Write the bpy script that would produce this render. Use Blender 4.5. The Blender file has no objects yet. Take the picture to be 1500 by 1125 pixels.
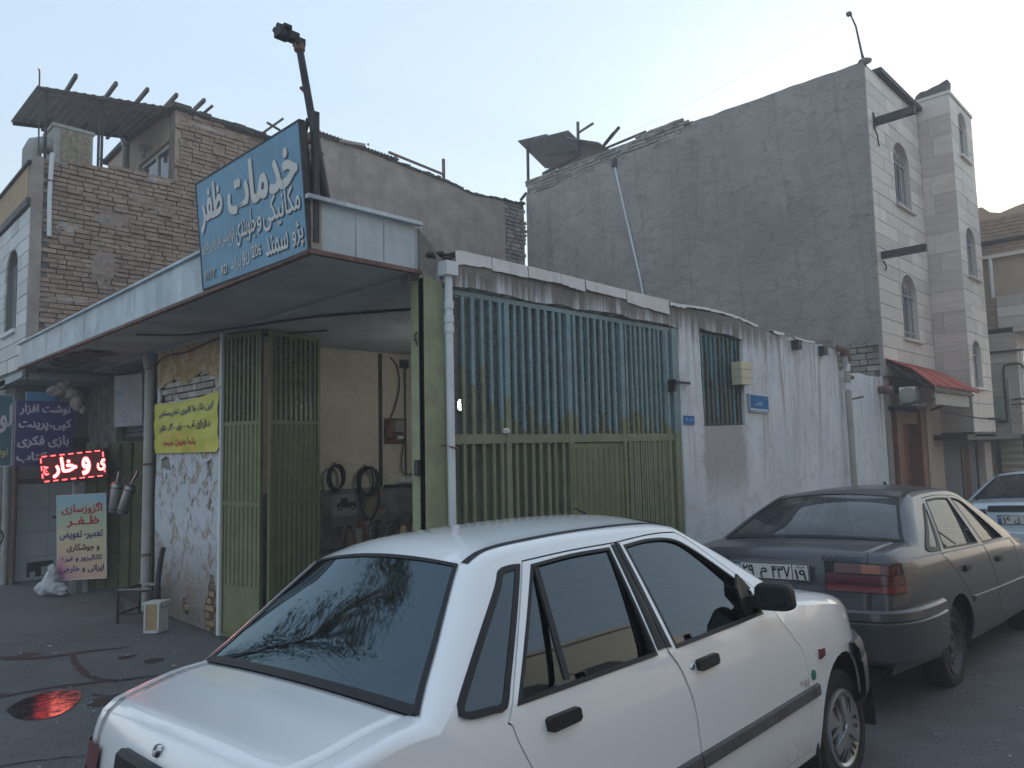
import bpy, bmesh, math, random
from mathutils import Vector, Matrix
from mathutils.geometry import delaunay_2d_cdt
random.seed(7)
R = math.radians
SC = bpy.context.scene
COL = SC.collection

# ------------------------------------------------------------------ camera
cam_d = bpy.data.cameras.new('camera'); cam = bpy.data.objects.new('camera', cam_d); COL.objects.link(cam)
cam_d.sensor_fit = 'HORIZONTAL'; cam_d.sensor_width = 36.0; cam_d.lens = 25.685
cam_d.clip_start = 0.05; cam_d.clip_end = 600
yaw, pitch, roll = R(45.0689), R(4.9877), R(-1.2589)
fw = Vector((math.cos(yaw)*math.cos(pitch), math.sin(yaw)*math.cos(pitch), math.sin(pitch)))
rt = Vector((math.sin(yaw), -math.cos(yaw), 0)); up = rt.cross(fw)
rt2 = rt*math.cos(roll) + up*math.sin(roll); up2 = -rt*math.sin(roll) + up*math.cos(roll)
cam.matrix_world = Matrix(((rt2.x, up2.x, -fw.x, 0), (rt2.y, up2.y, -fw.y, 0), (rt2.z, up2.z, -fw.z, 1.7), (0, 0, 0, 1)))
SC.camera = cam
CAMP = Vector((0, 0, 1.7))

# ------------------------------------------------------------------ world, sun, exposure
SUN_AZ = math.atan2(0.26, 0.95)          # from +X towards +Y : the sun stands low behind the far buildings
SUN_EL = R(14.0)
world = bpy.data.worlds.new('World'); SC.world = world; world.use_nodes = True
wn = world.node_tree; bg = wn.nodes['Background']
sky = wn.nodes.new('ShaderNodeTexSky'); sky.sky_type = 'NISHITA'; sky.sun_disc = False
sky.sun_elevation = SUN_EL; sky.sun_rotation = math.pi/2 - SUN_AZ
sky.air_density = 2.0; sky.dust_density = 1.0; sky.ozone_density = 3.0; sky.altitude = 0
wn.links.new(sky.outputs[0], bg.inputs[0]); bg.inputs[1].default_value = 0.05
veil = wn.nodes.new('ShaderNodeBackground'); veil.inputs[0].default_value = (.25, .308, .395, 1); veil.inputs[1].default_value = 1.0   # even high haze all over the evening sky
addw = wn.nodes.new('ShaderNodeAddShader'); wn.links.new(bg.outputs[0], addw.inputs[0]); wn.links.new(veil.outputs[0], addw.inputs[1]); wn.links.new(addw.outputs[0], wn.nodes['World Output'].inputs[0])
sun_d = bpy.data.lights.new('sun', 'SUN'); sun = bpy.data.objects.new('sun', sun_d); COL.objects.link(sun)
sun_d.energy = 4.0; sun_d.angle = R(0.5); sun_d.color = (1.0, 0.78, 0.52)
sdir = Vector((math.cos(SUN_AZ)*math.cos(SUN_EL), math.sin(SUN_AZ)*math.cos(SUN_EL), math.sin(SUN_EL)))
sun.rotation_euler = sdir.to_track_quat('Z', 'Y').to_euler()
sun.location = (30, 8, 30)
SC.view_settings.view_transform = 'Standard'; SC.view_settings.look = 'None'
SC.view_settings.gamma = 1.0; SC.view_settings.exposure = 0.88
SC.cycles.use_denoising = True
SC.cycles.max_bounces = 8; SC.cycles.volume_bounces = 2; SC.cycles.diffuse_bounces = 5

# ------------------------------------------------------------------ mesh helpers
class MB:
    def __init__(self): self.v = []; self.f = []
    def add(self, vs, fs):
        b = len(self.v); self.v += [tuple(p) for p in vs]; self.f += [tuple(i+b for i in f) for f in fs]; return self
    def box(self, x0, x1, y0, y1, z0, z1):
        vs = [(x, y, z) for z in (z0, z1) for y in (y0, y1) for x in (x0, x1)]
        return self.add(vs, [(0, 2, 3, 1), (4, 5, 7, 6), (0, 1, 5, 4), (2, 6, 7, 3), (0, 4, 6, 2), (1, 3, 7, 5)])
    def beam(self, a, b, w, h, upv=(0, 0, 1)):
        a = Vector(a); b = Vector(b); d = (b-a).normalized(); s = d.cross(Vector(upv))
        if s.length < 1e-4: s = d.cross(Vector((1, 0, 0)))
        s.normalize(); u = s.cross(d).normalized(); vs = []
        for p in (a, b):
            for i, j in ((-1, -1), (1, -1), (1, 1), (-1, 1)): vs.append(p + s*(i*w/2) + u*(j*h/2))
        return self.add(vs, [(0, 3, 2, 1), (4, 5, 6, 7), (0, 1, 5, 4), (1, 2, 6, 5), (2, 3, 7, 6), (3, 0, 4, 7)])
    def tube(self, pts, r, n=8, closed=False, cap=True):
        pts = [Vector(p) for p in pts]; m = len(pts); rs = r if isinstance(r, (list, tuple)) else [r]*m
        vs = []; prev = None
        for i, p in enumerate(pts):
            if closed: d = pts[(i+1) % m] - pts[i-1]
            else: d = pts[min(i+1, m-1)] - pts[max(i-1, 0)]
            d.normalize()
            if prev is None:
                s = d.cross(Vector((0, 0, 1)))
                if s.length < 0.05: s = d.cross(Vector((1, 0, 0)))
            else: s = prev - d*prev.dot(d)
            s.normalize(); prev = s; u = d.cross(s)
            for k in range(n):
                a = 2*math.pi*k/n; vs.append(p + (s*math.cos(a) + u*math.sin(a))*rs[i])
        fs = []
        for i in range(m if closed else m-1):
            j = (i+1) % m
            for k in range(n): fs.append((i*n+k, i*n+(k+1) % n, j*n+(k+1) % n, j*n+k))
        if cap and not closed: fs += [tuple(range(n-1, -1, -1)), tuple((m-1)*n+k for k in range(n))]
        return self.add(vs, fs)
    def prism(self, poly, vec):
        n = len(poly); vec = Vector(vec); a = [Vector(p) for p in poly]; b = [p+vec for p in a]
        nn = sum(((a[i]-a[0]).cross(a[(i+1) % n]-a[0]) for i in range(1, n-1)), Vector())
        if nn.dot(vec) > 0: fs = [tuple(range(n-1, -1, -1)), tuple(range(n, 2*n))] + [(i, (i+1) % n, n+(i+1) % n, n+i) for i in range(n)]
        else: fs = [tuple(range(n)), tuple(range(2*n-1, n-1, -1))] + [((i+1) % n, i, n+i, n+(i+1) % n) for i in range(n)]
        return self.add(a+b, fs)
    def lathe(self, prof, o, ax, n=24):
        o = Vector(o); ax = Vector(ax).normalized(); s = ax.cross(Vector((0, 0, 1)))
        if s.length < 0.05: s = ax.cross(Vector((1, 0, 0)))
        s.normalize(); u = ax.cross(s); vs = []; m = len(prof)
        for r, h in prof:
            for k in range(n):
                a = 2*math.pi*k/n; vs.append(o + ax*h + (s*math.cos(a)+u*math.sin(a))*r)
        fs = [(i*n+k, i*n+(k+1) % n, (i+1)*n+(k+1) % n, (i+1)*n+k) for i in range(m-1) for k in range(n)]
        return self.add(vs, fs)
    def quad(self, a, b, c, d): return self.add([a, b, c, d], [(0, 1, 2, 3)])
    def grid(self, rows):
        m = len(rows); n = len(rows[0])
        return self.add([p for r in rows for p in r], [(i*n+j, i*n+j+1, (i+1)*n+j+1, (i+1)*n+j) for i in range(m-1) for j in range(n-1)])
    def blob(self, c, r, n=10, m=7, jit=.15):
        """rounded lump; jit folds its surface with a few random waves"""
        c = Vector(c); rows = []; n = max(n, 14) if jit > .1 else n; m = max(m, 10) if jit > .1 else m
        wv = [(Vector((random.uniform(-1, 1), random.uniform(-1, 1), random.uniform(-1, 1))).normalized()*random.uniform(2.5, 8), random.uniform(0, 6.3)) for _ in range(6)]
        for i in range(m+1):
            t = math.pi*i/m; row = []
            for k in range(n):
                a = 2*math.pi*k/n; d = Vector((math.sin(t)*math.cos(a), math.sin(t)*math.sin(a), math.cos(t)))
                q = 1 + jit*sum((1-2*abs(math.sin(d.dot(w)*.5+p)))/(1+.35*kk) for kk, (w, p) in enumerate(wv))*.4
                row.append((c.x+r[0]*q*d.x, c.y+r[1]*q*d.y, c.z+r[2]*q*d.z))
            row.append(row[0]); rows.append(row)
        return self.grid(rows)
    def mesh(self, name, smooth=None, merge=False):
        me = bpy.data.meshes.new(name); me.from_pydata(self.v, [], self.f); me.validate()
        if merge:
            bm = bmesh.new(); bm.from_mesh(me); bmesh.ops.remove_doubles(bm, verts=bm.verts, dist=0.0006)
            bmesh.ops.recalc_face_normals(bm, faces=bm.faces) if merge == 2 else None
            bm.to_mesh(me); bm.free()
        if smooth is not None:
            me.polygons.foreach_set('use_smooth', [True]*len(me.polygons)); me.set_sharp_from_angle(angle=R(smooth))
        me.update(); return me

BASE = {}
def link(o, parent=None, kind=None):
    COL.objects.link(o)
    if parent is not None:
        o.parent = parent
        root = parent
        while root.parent is not None: root = root.parent
        if parent.parent is None: o.matrix_parent_inverse = Matrix.Translation(-Vector(BASE.get(parent.name, (0, 0, 0))))
    if kind: o['kind'] = kind
    return o
SPLIT = set('seat_rail roof_moulding cover_slot seat_bar sign_frame edge_rail brace window_rail pole pipe roof_plank coupling bay_cap roof_drum shop_wall cornice canopy_frame bracket wire_tie socket crossbar parapet_cap side_wall back_wall cable_hook wire spout'.split())
def pieces(mb):
    par = list(range(len(mb.v)))
    def find(i):
        while par[i] != i: par[i] = par[par[i]]; i = par[i]
        return i
    for f in mb.f:
        for i in f[1:]: par[find(i)] = find(f[0])
    g = {}
    for f in mb.f: g.setdefault(find(f[0]), []).append(f)
    out = []
    for fs in g.values():
        ix = sorted({i for f in fs for i in f}); r = {i: k for k, i in enumerate(ix)}; m = MB(); m.v = [mb.v[i] for i in ix]; m.f = [tuple(r[i] for i in f) for f in fs]; out.append(m)
    return out
def obj(name, mb, mat, parent=None, smooth=None, kind=None, merge=False):
    if name in SPLIT and isinstance(mb, MB) and not kind:
        ps = pieces(mb)
        if 1 < len(ps) < 10: return [obj(name+' ', p, mat, parent, smooth, kind, merge) for p in ps][0]
    name = name.strip()
    me = mb if isinstance(mb, bpy.types.Mesh) else mb.mesh(name, smooth, merge)
    if mat is not None and not me.materials: me.materials.append(mat)
    return link(bpy.data.objects.new(name, me), parent, kind)
def tag(o, label, cat, group=None):
    o['label'] = label; o['category'] = cat
    if group: o['group'] = group
    return o
def thing(name, label, cat, loc=(0, 0, 0), group=None):
    o = bpy.data.objects.new(name, None); COL.objects.link(o); o.empty_display_size = .1
    o.location = loc; BASE[o.name] = tuple(loc); return tag(o, label, cat, group)
def inst(name, me, parent, loc, rot=(0, 0, 0), scale=(1, 1, 1)):
    o = bpy.data.objects.new(name, me); o.location = loc; o.rotation_euler = rot; o.scale = scale
    return link(o, parent)
def inside(p, poly):
    x, y = p[0], p[1]; c = False; n = len(poly); j = n-1
    for i in range(n):
        xi, yi = poly[i][0], poly[i][1]; xj, yj = poly[j][0], poly[j][1]
        if (yi > y) != (yj > y) and x < (xj-xi)*(y-yi)/(yj-yi)+xi: c = not c
        j = i
    return c
def dens(poly, h):
    out = []
    n = len(poly)
    for i in range(n):
        a = Vector(poly[i][:2]); b = Vector(poly[(i+1) % n][:2]); k = max(1, int((b-a).length/h))
        for t in range(k): out.append(tuple(a.lerp(b, t/k)))
    return out
def panel(outer, holes, h, fmap, thick=None, mb=None, grid=True, flip=False):
    """sheet cut to 'outer' minus 'holes' (2-D outlines), mapped into space by fmap(a, b); thick(a, b) -> rim vector"""
    mb = mb or MB(); loops = [list(outer)]+[list(x) for x in holes]
    if grid: loops = [loops[0]] + [dens(l, h) if len(l) < 12 else l for l in loops[1:]]
    vs = []; es = []
    for l in loops:
        b = len(vs); vs += [Vector(p[:2]) for p in l]; es += [(b+i, b+(i+1) % len(l)) for i in range(len(l))]
    if grid:
        xs = [p[0] for p in outer]; ys = [p[1] for p in outer]; nb = list(vs); row = 0
        y = min(ys)+h*.5
        while y < max(ys):
            x = min(xs)+(h*.5 if row % 2 else h*.25)
            while x < max(xs):
                q = Vector((x, y))
                if inside(q, outer) and not any(inside(q, hh) for hh in holes) and min((q-w).length_squared for w in nb) > (h*.45)**2: vs.append(q)
                x += h
            y += h*.87; row += 1
    r = delaunay_2d_cdt(vs, es, [], 0, 1e-6); P = r[0]; T = []
    for f in r[2]:
        for k in range(1, len(f)-1):
            t = (f[0], f[k], f[k+1]); c = (P[t[0]]+P[t[1]]+P[t[2]])/3
            if inside(c, outer) and not any(inside(c, hh) for hh in holes): T.append(t)
    pts = [Vector(fmap(p.x, p.y)) for p in P]
    if flip: T = [t[::-1] for t in T]
    b = len(mb.v); used = sorted({i for t in T for i in t}); rem = {i: k for k, i in enumerate(used)}
    mb.v += [tuple(pts[i]) for i in used]; mb.f += [tuple(b+rem[i] for i in t) for t in T]
    if thick is not None:
        cnt = {}
        for t in T:
            for i in range(3): cnt[(t[i], t[(i+1) % 3])] = 1
        bd = [e for e in cnt if (e[1], e[0]) not in cnt]; b2 = len(mb.v); bi = {}
        for e in bd:
            for i in e:
                if i not in bi: bi[i] = b2+len(bi); tv = thick(P[i].x, P[i].y) if callable(thick) else thick; mb.v.append(tuple(pts[i]+Vector(tv)))
        for i, j in bd: mb.f.append((b+rem[j], b+rem[i], bi[i], bi[j]))
    return mb
def rect(a0, b0, a1, b1): return [(a0, b0), (a1, b0), (a1, b1), (a0, b1)]
def wob(pts, amp, h=.12):
    out = []
    for p in dens(pts, h): out.append((p[0]+random.uniform(-amp, amp), p[1]+random.uniform(-amp, amp)))
    return out
def PX(X): return lambda a, b: (X, a, b)      # sheet on a plane x = X : (y, z)
def PY(Y): return lambda a, b: (a, Y, b)      # sheet on a plane y = Y : (x, z)
def pchip(tab, x):
    xs = [t[0] for t in tab]; ys = [t[1] for t in tab]; n = len(xs)
    if x <= xs[0]: return ys[0]
    if x >= xs[-1]: return ys[-1]
    k = max(i for i in range(n-1) if xs[i] <= x)
    d = [(ys[i+1]-ys[i])/(xs[i+1]-xs[i]) for i in range(n-1)]
    def m(i):
        if i == 0: return d[0]
        if i == n-1: return d[-1]
        return 0 if d[i-1]*d[i] <= 0 else 2*d[i-1]*d[i]/(d[i-1]+d[i])
    h = xs[k+1]-xs[k]; t = (x-xs[k])/h
    return (2*t**3-3*t*t+1)*ys[k]+(t**3-2*t*t+t)*h*m(k)+(-2*t**3+3*t*t)*ys[k+1]+(t**3-t*t)*h*m(k+1)
def crom(pts, step):
    P = [Vector(p) for p in pts]; out = []
    for i in range(len(P)-1):
        p0 = P[i-1] if i else P[0]*2-P[1]; p3 = P[i+2] if i+2 < len(P) else P[-1]*2-P[-2]; p1, p2 = P[i], P[i+1]
        n = max(1, round((p2-p1).length/step))
        for k in range(n):
            t = k/n; out.append(.5*((2*p1)+(p2-p0)*t+(2*p0-5*p1+4*p2-p3)*t*t+(3*p1-p0-3*p2+p3)*t**3))
    out.append(P[-1].copy()); return out

# ------------------------------------------------------------------ materials
class NT:
    def __init__(self, name):
        self.m = bpy.data.materials.new(name); self.m.use_nodes = True; self.t = self.m.node_tree
        self.b = self.t.nodes['Principled BSDF']; self.out = self.t.nodes['Material Output']
        self._pos = None
    def n(self, ty, **kw):
        nd = self.t.nodes.new('ShaderNode'+ty)
        for k, v in kw.items(): setattr(nd, k, v)
        return nd
    def l(self, a, b): self.t.links.new(a, b)
    def setin(self, sock, v):
        if isinstance(v, bpy.types.NodeSocket): self.l(v, sock)
        elif isinstance(v, (tuple, list)) and len(v) == 3 and len(sock.default_value) == 4: sock.default_value = (*v, 1)
        else: sock.default_value = v
    def pos(self):
        if self._pos is None: self._pos = self.n('NewGeometry').outputs['Position']
        return self._pos
    def objc(self): return self.n('TexCoord').outputs['Object']
    def rnd(self): return self.n('ObjectInfo').outputs['Random']
    def sc(self, v, s):
        m = self.n('Mapping'); self.l(v, m.inputs[0]); m.inputs['Scale'].default_value = s; return m.outputs[0]
    def noise(self, scale, detail=6, rough=.6, vec=None, dist=0.0):
        nd = self.n('TexNoise'); self.l(vec or self.pos(), nd.inputs['Vector']); nd.inputs['Scale'].default_value = scale
        nd.inputs['Detail'].default_value = detail; nd.inputs['Roughness'].default_value = rough; nd.inputs['Distortion'].default_value = dist
        return nd.outputs['Fac']
    def ramp(self, fac, lo, hi, a=0.0, b=1.0):
        r = self.n('MapRange', interpolation_type='SMOOTHSTEP'); self.setin(r.inputs[0], fac)
        for i, v in ((1, lo), (2, hi), (3, a), (4, b)): self.setin(r.inputs[i], v)
        return r.outputs[0]
    def mix(self, fac, a, b, mode='MIX'):
        m = self.n('MixRGB', blend_type=mode); self.setin(m.inputs[0], fac); self.setin(m.inputs[1], a); self.setin(m.inputs[2], b); return m.outputs[0]
    def math(self, op, a, b=0.0):
        m = self.n('Math', operation=op); self.setin(m.inputs[0], a); self.setin(m.inputs[1], b); return m.outputs[0]
    def sep(self, v, i):
        s = self.n('SeparateXYZ'); self.l(v, s.inputs[0]); return s.outputs[i]
    def bump(self, h, strength=.3, dist=.01):
        b = self.n('Bump'); b.inputs['Strength'].default_value = strength; b.inputs['Distance'].default_value = dist
        self.l(h, b.inputs['Height']); self.l(b.outputs[0], self.b.inputs['Normal'])
    def fin(self, col, rough=.8, metal=0.0, spec=.4, **kw):
        self.setin(self.b.inputs['Base Color'], col); self.setin(self.b.inputs['Roughness'], rough)
        self.setin(self.b.inputs['Metallic'], metal); self.b.inputs['Specular IOR Level'].default_value = spec
        for k, v in kw.items(): self.setin(self.b.inputs[k], v)
        return self.m
def weather(name, base, var=.18, dirt=(.10, .085, .07), damt=.35, streak=0.0, scale=1.0, bump=.25, rough=.85, metal=0.0, rnd=0.0, spec=.3, local=False):
    t = NT(name); p = t.objc() if local else t.pos()
    n1 = t.noise(2.2*scale, 6, .65, p); n2 = t.noise(17*scale, 5, .7, p); n3 = t.noise(90*scale, 3, .6, p)
    dk = tuple(c*(1-var) for c in base); lt = tuple(min(1, c*(1+var)) for c in base)
    c = t.mix(t.ramp(n1, .3, .7), dk, lt)
    c = t.mix(t.ramp(n2, .52, .78, 0, damt), c, dirt)
    if streak:
        st = t.noise(1.0, 5, .7, t.sc(p, (9*scale, 9*scale, .55)))
        c = t.mix(t.ramp(st, .5, .72, 0, streak), c, dirt)
    if rnd:
        r = t.rnd(); c = t.mix(1.0, c, t.mix(r, (1-rnd,)*3, (1+rnd*.6,)*3), 'MULTIPLY')
    t.bump(t.math('ADD', t.math('MULTIPLY', n2, .7), t.math('MULTIPLY', n3, .3)), bump, .012)
    return t.fin(c, t.ramp(n2, .2, .8, max(.05, rough-.12), min(1, rough+.1)), metal, spec)
def plain(name, col, rough=.6, metal=0.0, spec=.4, var=.08, scale=6):
    t = NT(name); n = t.noise(scale, 4, .6, t.objc())
    c = t.mix(n, tuple(x*(1-var) for x in col), tuple(min(1, x*(1+var)) for x in col))
    return t.fin(c, rough, metal, spec)
def emit(name, col, s):
    t = NT(name); return t.fin((.02, .02, .02), .5, **{'Emission Color': col, 'Emission Strength': s})
# ------------------------------------------------------------------ material library
def wall_white():
    t = NT('streaked_white_plaster'); p = t.pos(); x = t.sep(p, 0); z = t.sep(p, 2)
    n1 = t.noise(1.6, 7, .65); n2 = t.noise(11, 6, .7); n3 = t.noise(60, 4, .6)
    c = t.mix(t.ramp(n1, .3, .7), (.63, .67, .71), (.72, .755, .79))
    c = t.mix(t.ramp(n2, .55, .8, 0, .5), c, (.36, .345, .33))
    st = t.noise(1.0, 6, .72, t.sc(p, (5.5, 5.5, .28)), 1.1)
    st2 = t.noise(1.0, 5, .7, t.sc(p, (13, 13, .5)))
    fade = t.ramp(t.math('ADD', z, t.math('MULTIPLY', n1, .9)), .9, 3.3)
    xr = t.ramp(x, 6.4, 8.6, .45, 1.0)
    c = t.mix(t.math('MULTIPLY', t.math('MULTIPLY', t.ramp(st, .50, .66), fade), t.math('MULTIPLY', xr, .85)), c, (.30, .262, .23))
    c = t.mix(t.math('MULTIPLY', t.ramp(st2, .52, .72), t.math('MULTIPLY', fade, .75)), c, (.21, .185, .165))
    n5 = t.noise(3.5, 6, .7); n6 = t.noise(30, 5, .75, t.sc(p, (1, 1, .6)))
    box = t.math('MULTIPLY', t.math('MULTIPLY', t.ramp(t.math('ADD', x, t.math('MULTIPLY', n5, .35)), 6.86, 7.02), t.ramp(t.math('ADD', x, t.math('MULTIPLY', n5, .35)), 7.95, 7.8)), t.math('MULTIPLY', t.ramp(t.math('ADD', z, t.math('MULTIPLY', n6, .5)), 1.2, 1.75), t.ramp(z, 1.92, 1.88)))
    c = t.mix(t.math('MULTIPLY', box, .75), c, (.36, .335, .32))
    c = t.mix(t.ramp(n5, .48, .68, 0, .5), c, (.45, .455, .46)); c = t.mix(t.ramp(n6, .55, .75, 0, .5), c, (.34, .325, .31))
    top = t.ramp(t.math('ADD', z, t.math('MULTIPLY', t.math('SUBTRACT', st2, .5), 1.0)), 2.72, 3.02)
    top = t.math('MULTIPLY', top, t.ramp(x, 7.5, 9.5, 1.0, .4))
    c = t.mix(top, c, t.mix(n2, (.10, .095, .09), (.30, .28, .26)))
    c = t.mix(t.ramp(n3, .62, .75, 0, .4), c, (.25, .23, .21))
    t.bump(t.math('ADD', t.math('ADD', n2, n6), t.math('MULTIPLY', n3, .6)), .55, .02)
    return t.fin(c, .88, 0, .2)
def wall_grey():
    t = NT('grey_cement_render'); p = t.pos()
    n1 = t.noise(.7, 7, .7); n2 = t.noise(3.4, 8, .78, t.sc(p, (1, 1, 1.5)), 1.0); n3 = t.noise(28, 6, .78)
    wv = t.n('TexWave', wave_type='BANDS', bands_direction='Y', wave_profile='SAW'); t.l(t.pos(), wv.inputs[0])
    wv.inputs['Scale'].default_value = .30; wv.inputs['Distortion'].default_value = 5.5; wv.inputs['Detail'].default_value = 4; wv.inputs['Detail Scale'].default_value = .35
    seam = t.ramp(wv.outputs['Fac'], .9, 1.0)
    c = t.mix(t.ramp(n1, .25, .75), (.40, .368, .335), (.57, .53, .488))
    c = t.mix(t.ramp(n2, .45, .70, 0, .7), c, (.27, .246, .224))
    c = t.mix(t.ramp(n3, .5, .8, 0, .4), c, (.45, .445, .44))
    c = t.mix(t.math('MULTIPLY', t.math('MULTIPLY', seam, n1), .4), c, (.20, .197, .195))
    dr = t.noise(1.0, 6, .75, t.sc(p, (1, 3.2, .18)), .5); z = t.sep(p, 2)
    c = t.mix(t.math('MULTIPLY', t.ramp(dr, .54, .70), t.ramp(z, 3.0, 8.0, .15, .6)), c, (.24, .215, .195))
    ck = t.n('TexVoronoi', feature='DISTANCE_TO_EDGE'); t.l(t.sc(p, (1, .55, .45)), ck.inputs['Vector']); ck.inputs['Scale'].default_value = 1.1
    c = t.mix(t.math('MULTIPLY', t.ramp(ck.outputs['Distance'], .012, .004), t.ramp(n1, .5, .62, 0, .22)), c, (.18, .165, .15))
    t.bump(t.math('ADD', t.math('ADD', n2, t.math('MULTIPLY', n3, .5)), t.math('MULTIPLY', seam, .15)), 1.0, .09)
    return t.fin(c, .92, 0, .15)
def asphalt():
    t = NT('asphalt'); p = t.pos()
    n1 = t.noise(.45, 6, .65, None, .4); n2 = t.noise(3.1, 7, .7); n3 = t.noise(95, 3, .75); n4 = t.noise(24, 5, .78)
    c = t.mix(t.ramp(n1, .3, .7), (.115, .116, .119), (.17, .17, .172))
    c = t.mix(t.ramp(n2, .5, .75, 0, .6), c, (.088, .088, .091))
    c = t.mix(t.ramp(n4, .5, .72, 0, .6), c, (.15, .147, .142))
    c = t.mix(t.ramp(n3, .52, .72, 0, .8), c, (.27, .265, .26))
    c = t.mix(t.ramp(n3, .48, .3, 0, .75), c, (.03, .03, .032))
    t.bump(t.math('ADD', t.math('MULTIPLY', n3, .8), t.math('MULTIPLY', n4, .8)), .9, .018)
    return t.fin(c, t.ramp(n2, .3, .7, .65, .9), 0, .35)
def pillar_plaster():
    t = NT('peeling_pillar_paint'); p = t.pos(); z = t.sep(p, 2); n1 = t.noise(2.6, 7, .7, None, .5); n2 = t.noise(16, 6, .7); n3 = t.noise(6, 6, .75, None, .8)
    zz = t.math('ADD', z, t.math('MULTIPLY', t.math('SUBTRACT', n1, .5), .5))
    low = t.mix(t.ramp(n2, .35, .75), (.50, .53, .57), (.60, .62, .64))
    low = t.mix(t.ramp(n3, .50, .58, 0, .85), low, (.30, .225, .16))
    oc = t.mix(t.ramp(n3, .4, .6), (.34, .21, .095), (.50, .40, .26))
    oc = t.mix(t.ramp(n2, .55, .7, 0, .8), oc, (.22, .13, .065))
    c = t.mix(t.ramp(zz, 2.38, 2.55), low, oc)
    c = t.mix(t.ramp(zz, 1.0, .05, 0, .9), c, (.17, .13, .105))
    t.bump(t.math('ADD', n2, n3), .5, .015)
    return t.fin(c, .85, 0, .25)
def travertine(name, base, band=.5, sc=1.0):
    t = NT(name); p = t.pos(); r = t.rnd()
    off = t.n('VectorMath', operation='ADD'); t.l(t.sc(p, (1.3*sc, 1.3*sc, 16*sc)), off.inputs[0]); cb = t.n('CombineXYZ'); t.l(t.math('MULTIPLY', r, 40), cb.inputs[2]); t.l(cb.outputs[0], off.inputs[1])
    n1 = t.noise(1.0, 6, .7, off.outputs[0], .4); n2 = t.noise(9, 5, .7); n3 = t.noise(1.2, 4, .6)
    c = t.mix(t.ramp(n1, .35, .7), tuple(b*(1-.22*band) for b in base), base)
    c = t.mix(t.ramp(n1, .60, .66, 0, .5*band), c, (base[0]*.66, base[1]*.58, base[2]*.52))
    c = t.mix(t.ramp(n2, .55, .75, 0, .3), c, (.36, .33, .30)); st = t.noise(1.0, 5, .7, t.sc(p, (7, 7, .5))); c = t.mix(t.ramp(st, .54, .72, 0, .5), c, (.33, .29, .25))
    c = t.mix(1.0, c, t.mix(r, (.78,)*3, (1.06,)*3), 'MULTIPLY')
    t.bump(n1, .12, .006)
    return t.fin(c, .55, 0, .4)
def gate_paint(name, green, blue, thr, spread):
    """olive green paint brushed over older turquoise paint; the brush line differs from bar to bar"""
    t = NT(name); p = t.pos(); z = t.sep(p, 2); n = t.noise(9, 5, .7); n2 = t.noise(1.0, 5, .75, t.sc(p, (40, 40, 7)))
    zz = t.math('ADD', z, t.math('MULTIPLY', t.math('SUBTRACT', t.rnd(), .5), spread)); x = t.sep(p, 0)
    zz = t.math('ADD', zz, t.ramp(x, 3.4, 4.2, -.45, 0.0))
    zz = t.math('ADD', zz, t.math('MULTIPLY', t.math('SUBTRACT', n2, .5), .25))
    g = t.mix(t.ramp(n, .35, .7), green, tuple(c*1.3 for c in green)); b = t.mix(t.ramp(n, .3, .7), blue, tuple(c*.72 for c in blue))
    c = t.mix(t.ramp(zz, thr-.015, thr+.015), g, b)
    c = t.mix(t.ramp(n2, .64, .70, 0, .75), c, (.12, .10, .08))
    t.bump(n2, .25, .004)
    return t.fin(c, .55, 0, .4)

M = {}
M['wallA'] = wall_white(); M['wallG'] = wall_grey(); M['asphalt'] = asphalt(); M['pillar'] = pillar_plaster()
M['brown_plaster'] = weather('brown_plaster', (.33, .28, .245), .22, (.15, .12, .10), .5, .25, 1.0, .5)
M['tan_plaster'] = weather('tan_plaster', (.42, .34, .275), .12, (.22, .17, .13), .3, .2)
M['brick'] = weather('old_brick', (.335, .242, .182), .22, (.13, .105, .09), .5, 0, 2.5, .7, .9, rnd=.22)
M['brick_grey'] = weather('greyed_brick', (.29, .265, .245), .22, (.10, .09, .085), .5, 0, 2.5, .5, .9, rnd=.3)
M['mortar'] = weather('mortar', (.225, .175, .14), .25, (.09, .075, .065), .5, 0, 2, .6, .95)
M['white_brick'] = weather('painted_brick', (.46, .43, .40), .2, (.26, .18, .11), .6, 0, 3, .6, .85, rnd=.25)
M['raw_brick'] = weather('raw_brick', (.30, .20, .12), .25, (.16, .10, .06), .5, 0, 3, .6, .9, rnd=.3)
M['trav'] = travertine('pale_stone', (.70, .655, .605), .6); M['trav_band'] = travertine('veined_travertine', (.68, .60, .54), 1.0)
M['stone_left'] = travertine('blue_white_stone', (.70, .72, .72), .35)
M['joint'] = plain('stone_joint', (.17, .16, .15), .9)
M['fascia'] = weather('galvanised_fascia', (.40, .465, .51), .24, (.70, .72, .72), .3, .5, 1.0, .12, .5, .25, spec=.5)
M['fascia_end'] = weather('dull_fascia', (.40, .46, .49), .12, (.22, .26, .28), .3, .12, 1.0, .12, .55, .1, spec=.4)
M['soffit'] = weather('soffit', (.42, .445, .465), .16, (.11, .11, .11), .4, 0, .8, .25, .9)
M['rust'] = weather('rusty_steel', (.16, .095, .075), .3, (.07, .045, .035), .6, 0, 3, .4, .85)
M['dark_steel'] = weather('dark_steel', (.055, .052, .055), .25, (.09, .06, .045), .4, 0, 3, .3, .6, .3)
M['black'] = plain('black_rubber', (.018, .018, .02), .6)
M['white_pipe'] = weather('white_plastic_pipe', (.62, .645, .66), .06, (.38, .36, .33), .25, .1, 2, .1, .5)
M['grey_pipe'] = weather('grey_painted_pipe', (.36, .35, .335), .12, (.2, .18, .16), .4, .2, 2, .2, .6)
M['cream'] = weather('cream_wall', (.68, .61, .48), .12, (.24, .2, .15), .4, .1, .9, .25, .85)
M['grime'] = weather('grimy_wall', (.18, .175, .165), .4, (.05, .05, .048), .7, .1, 2, .4, .85)
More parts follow.
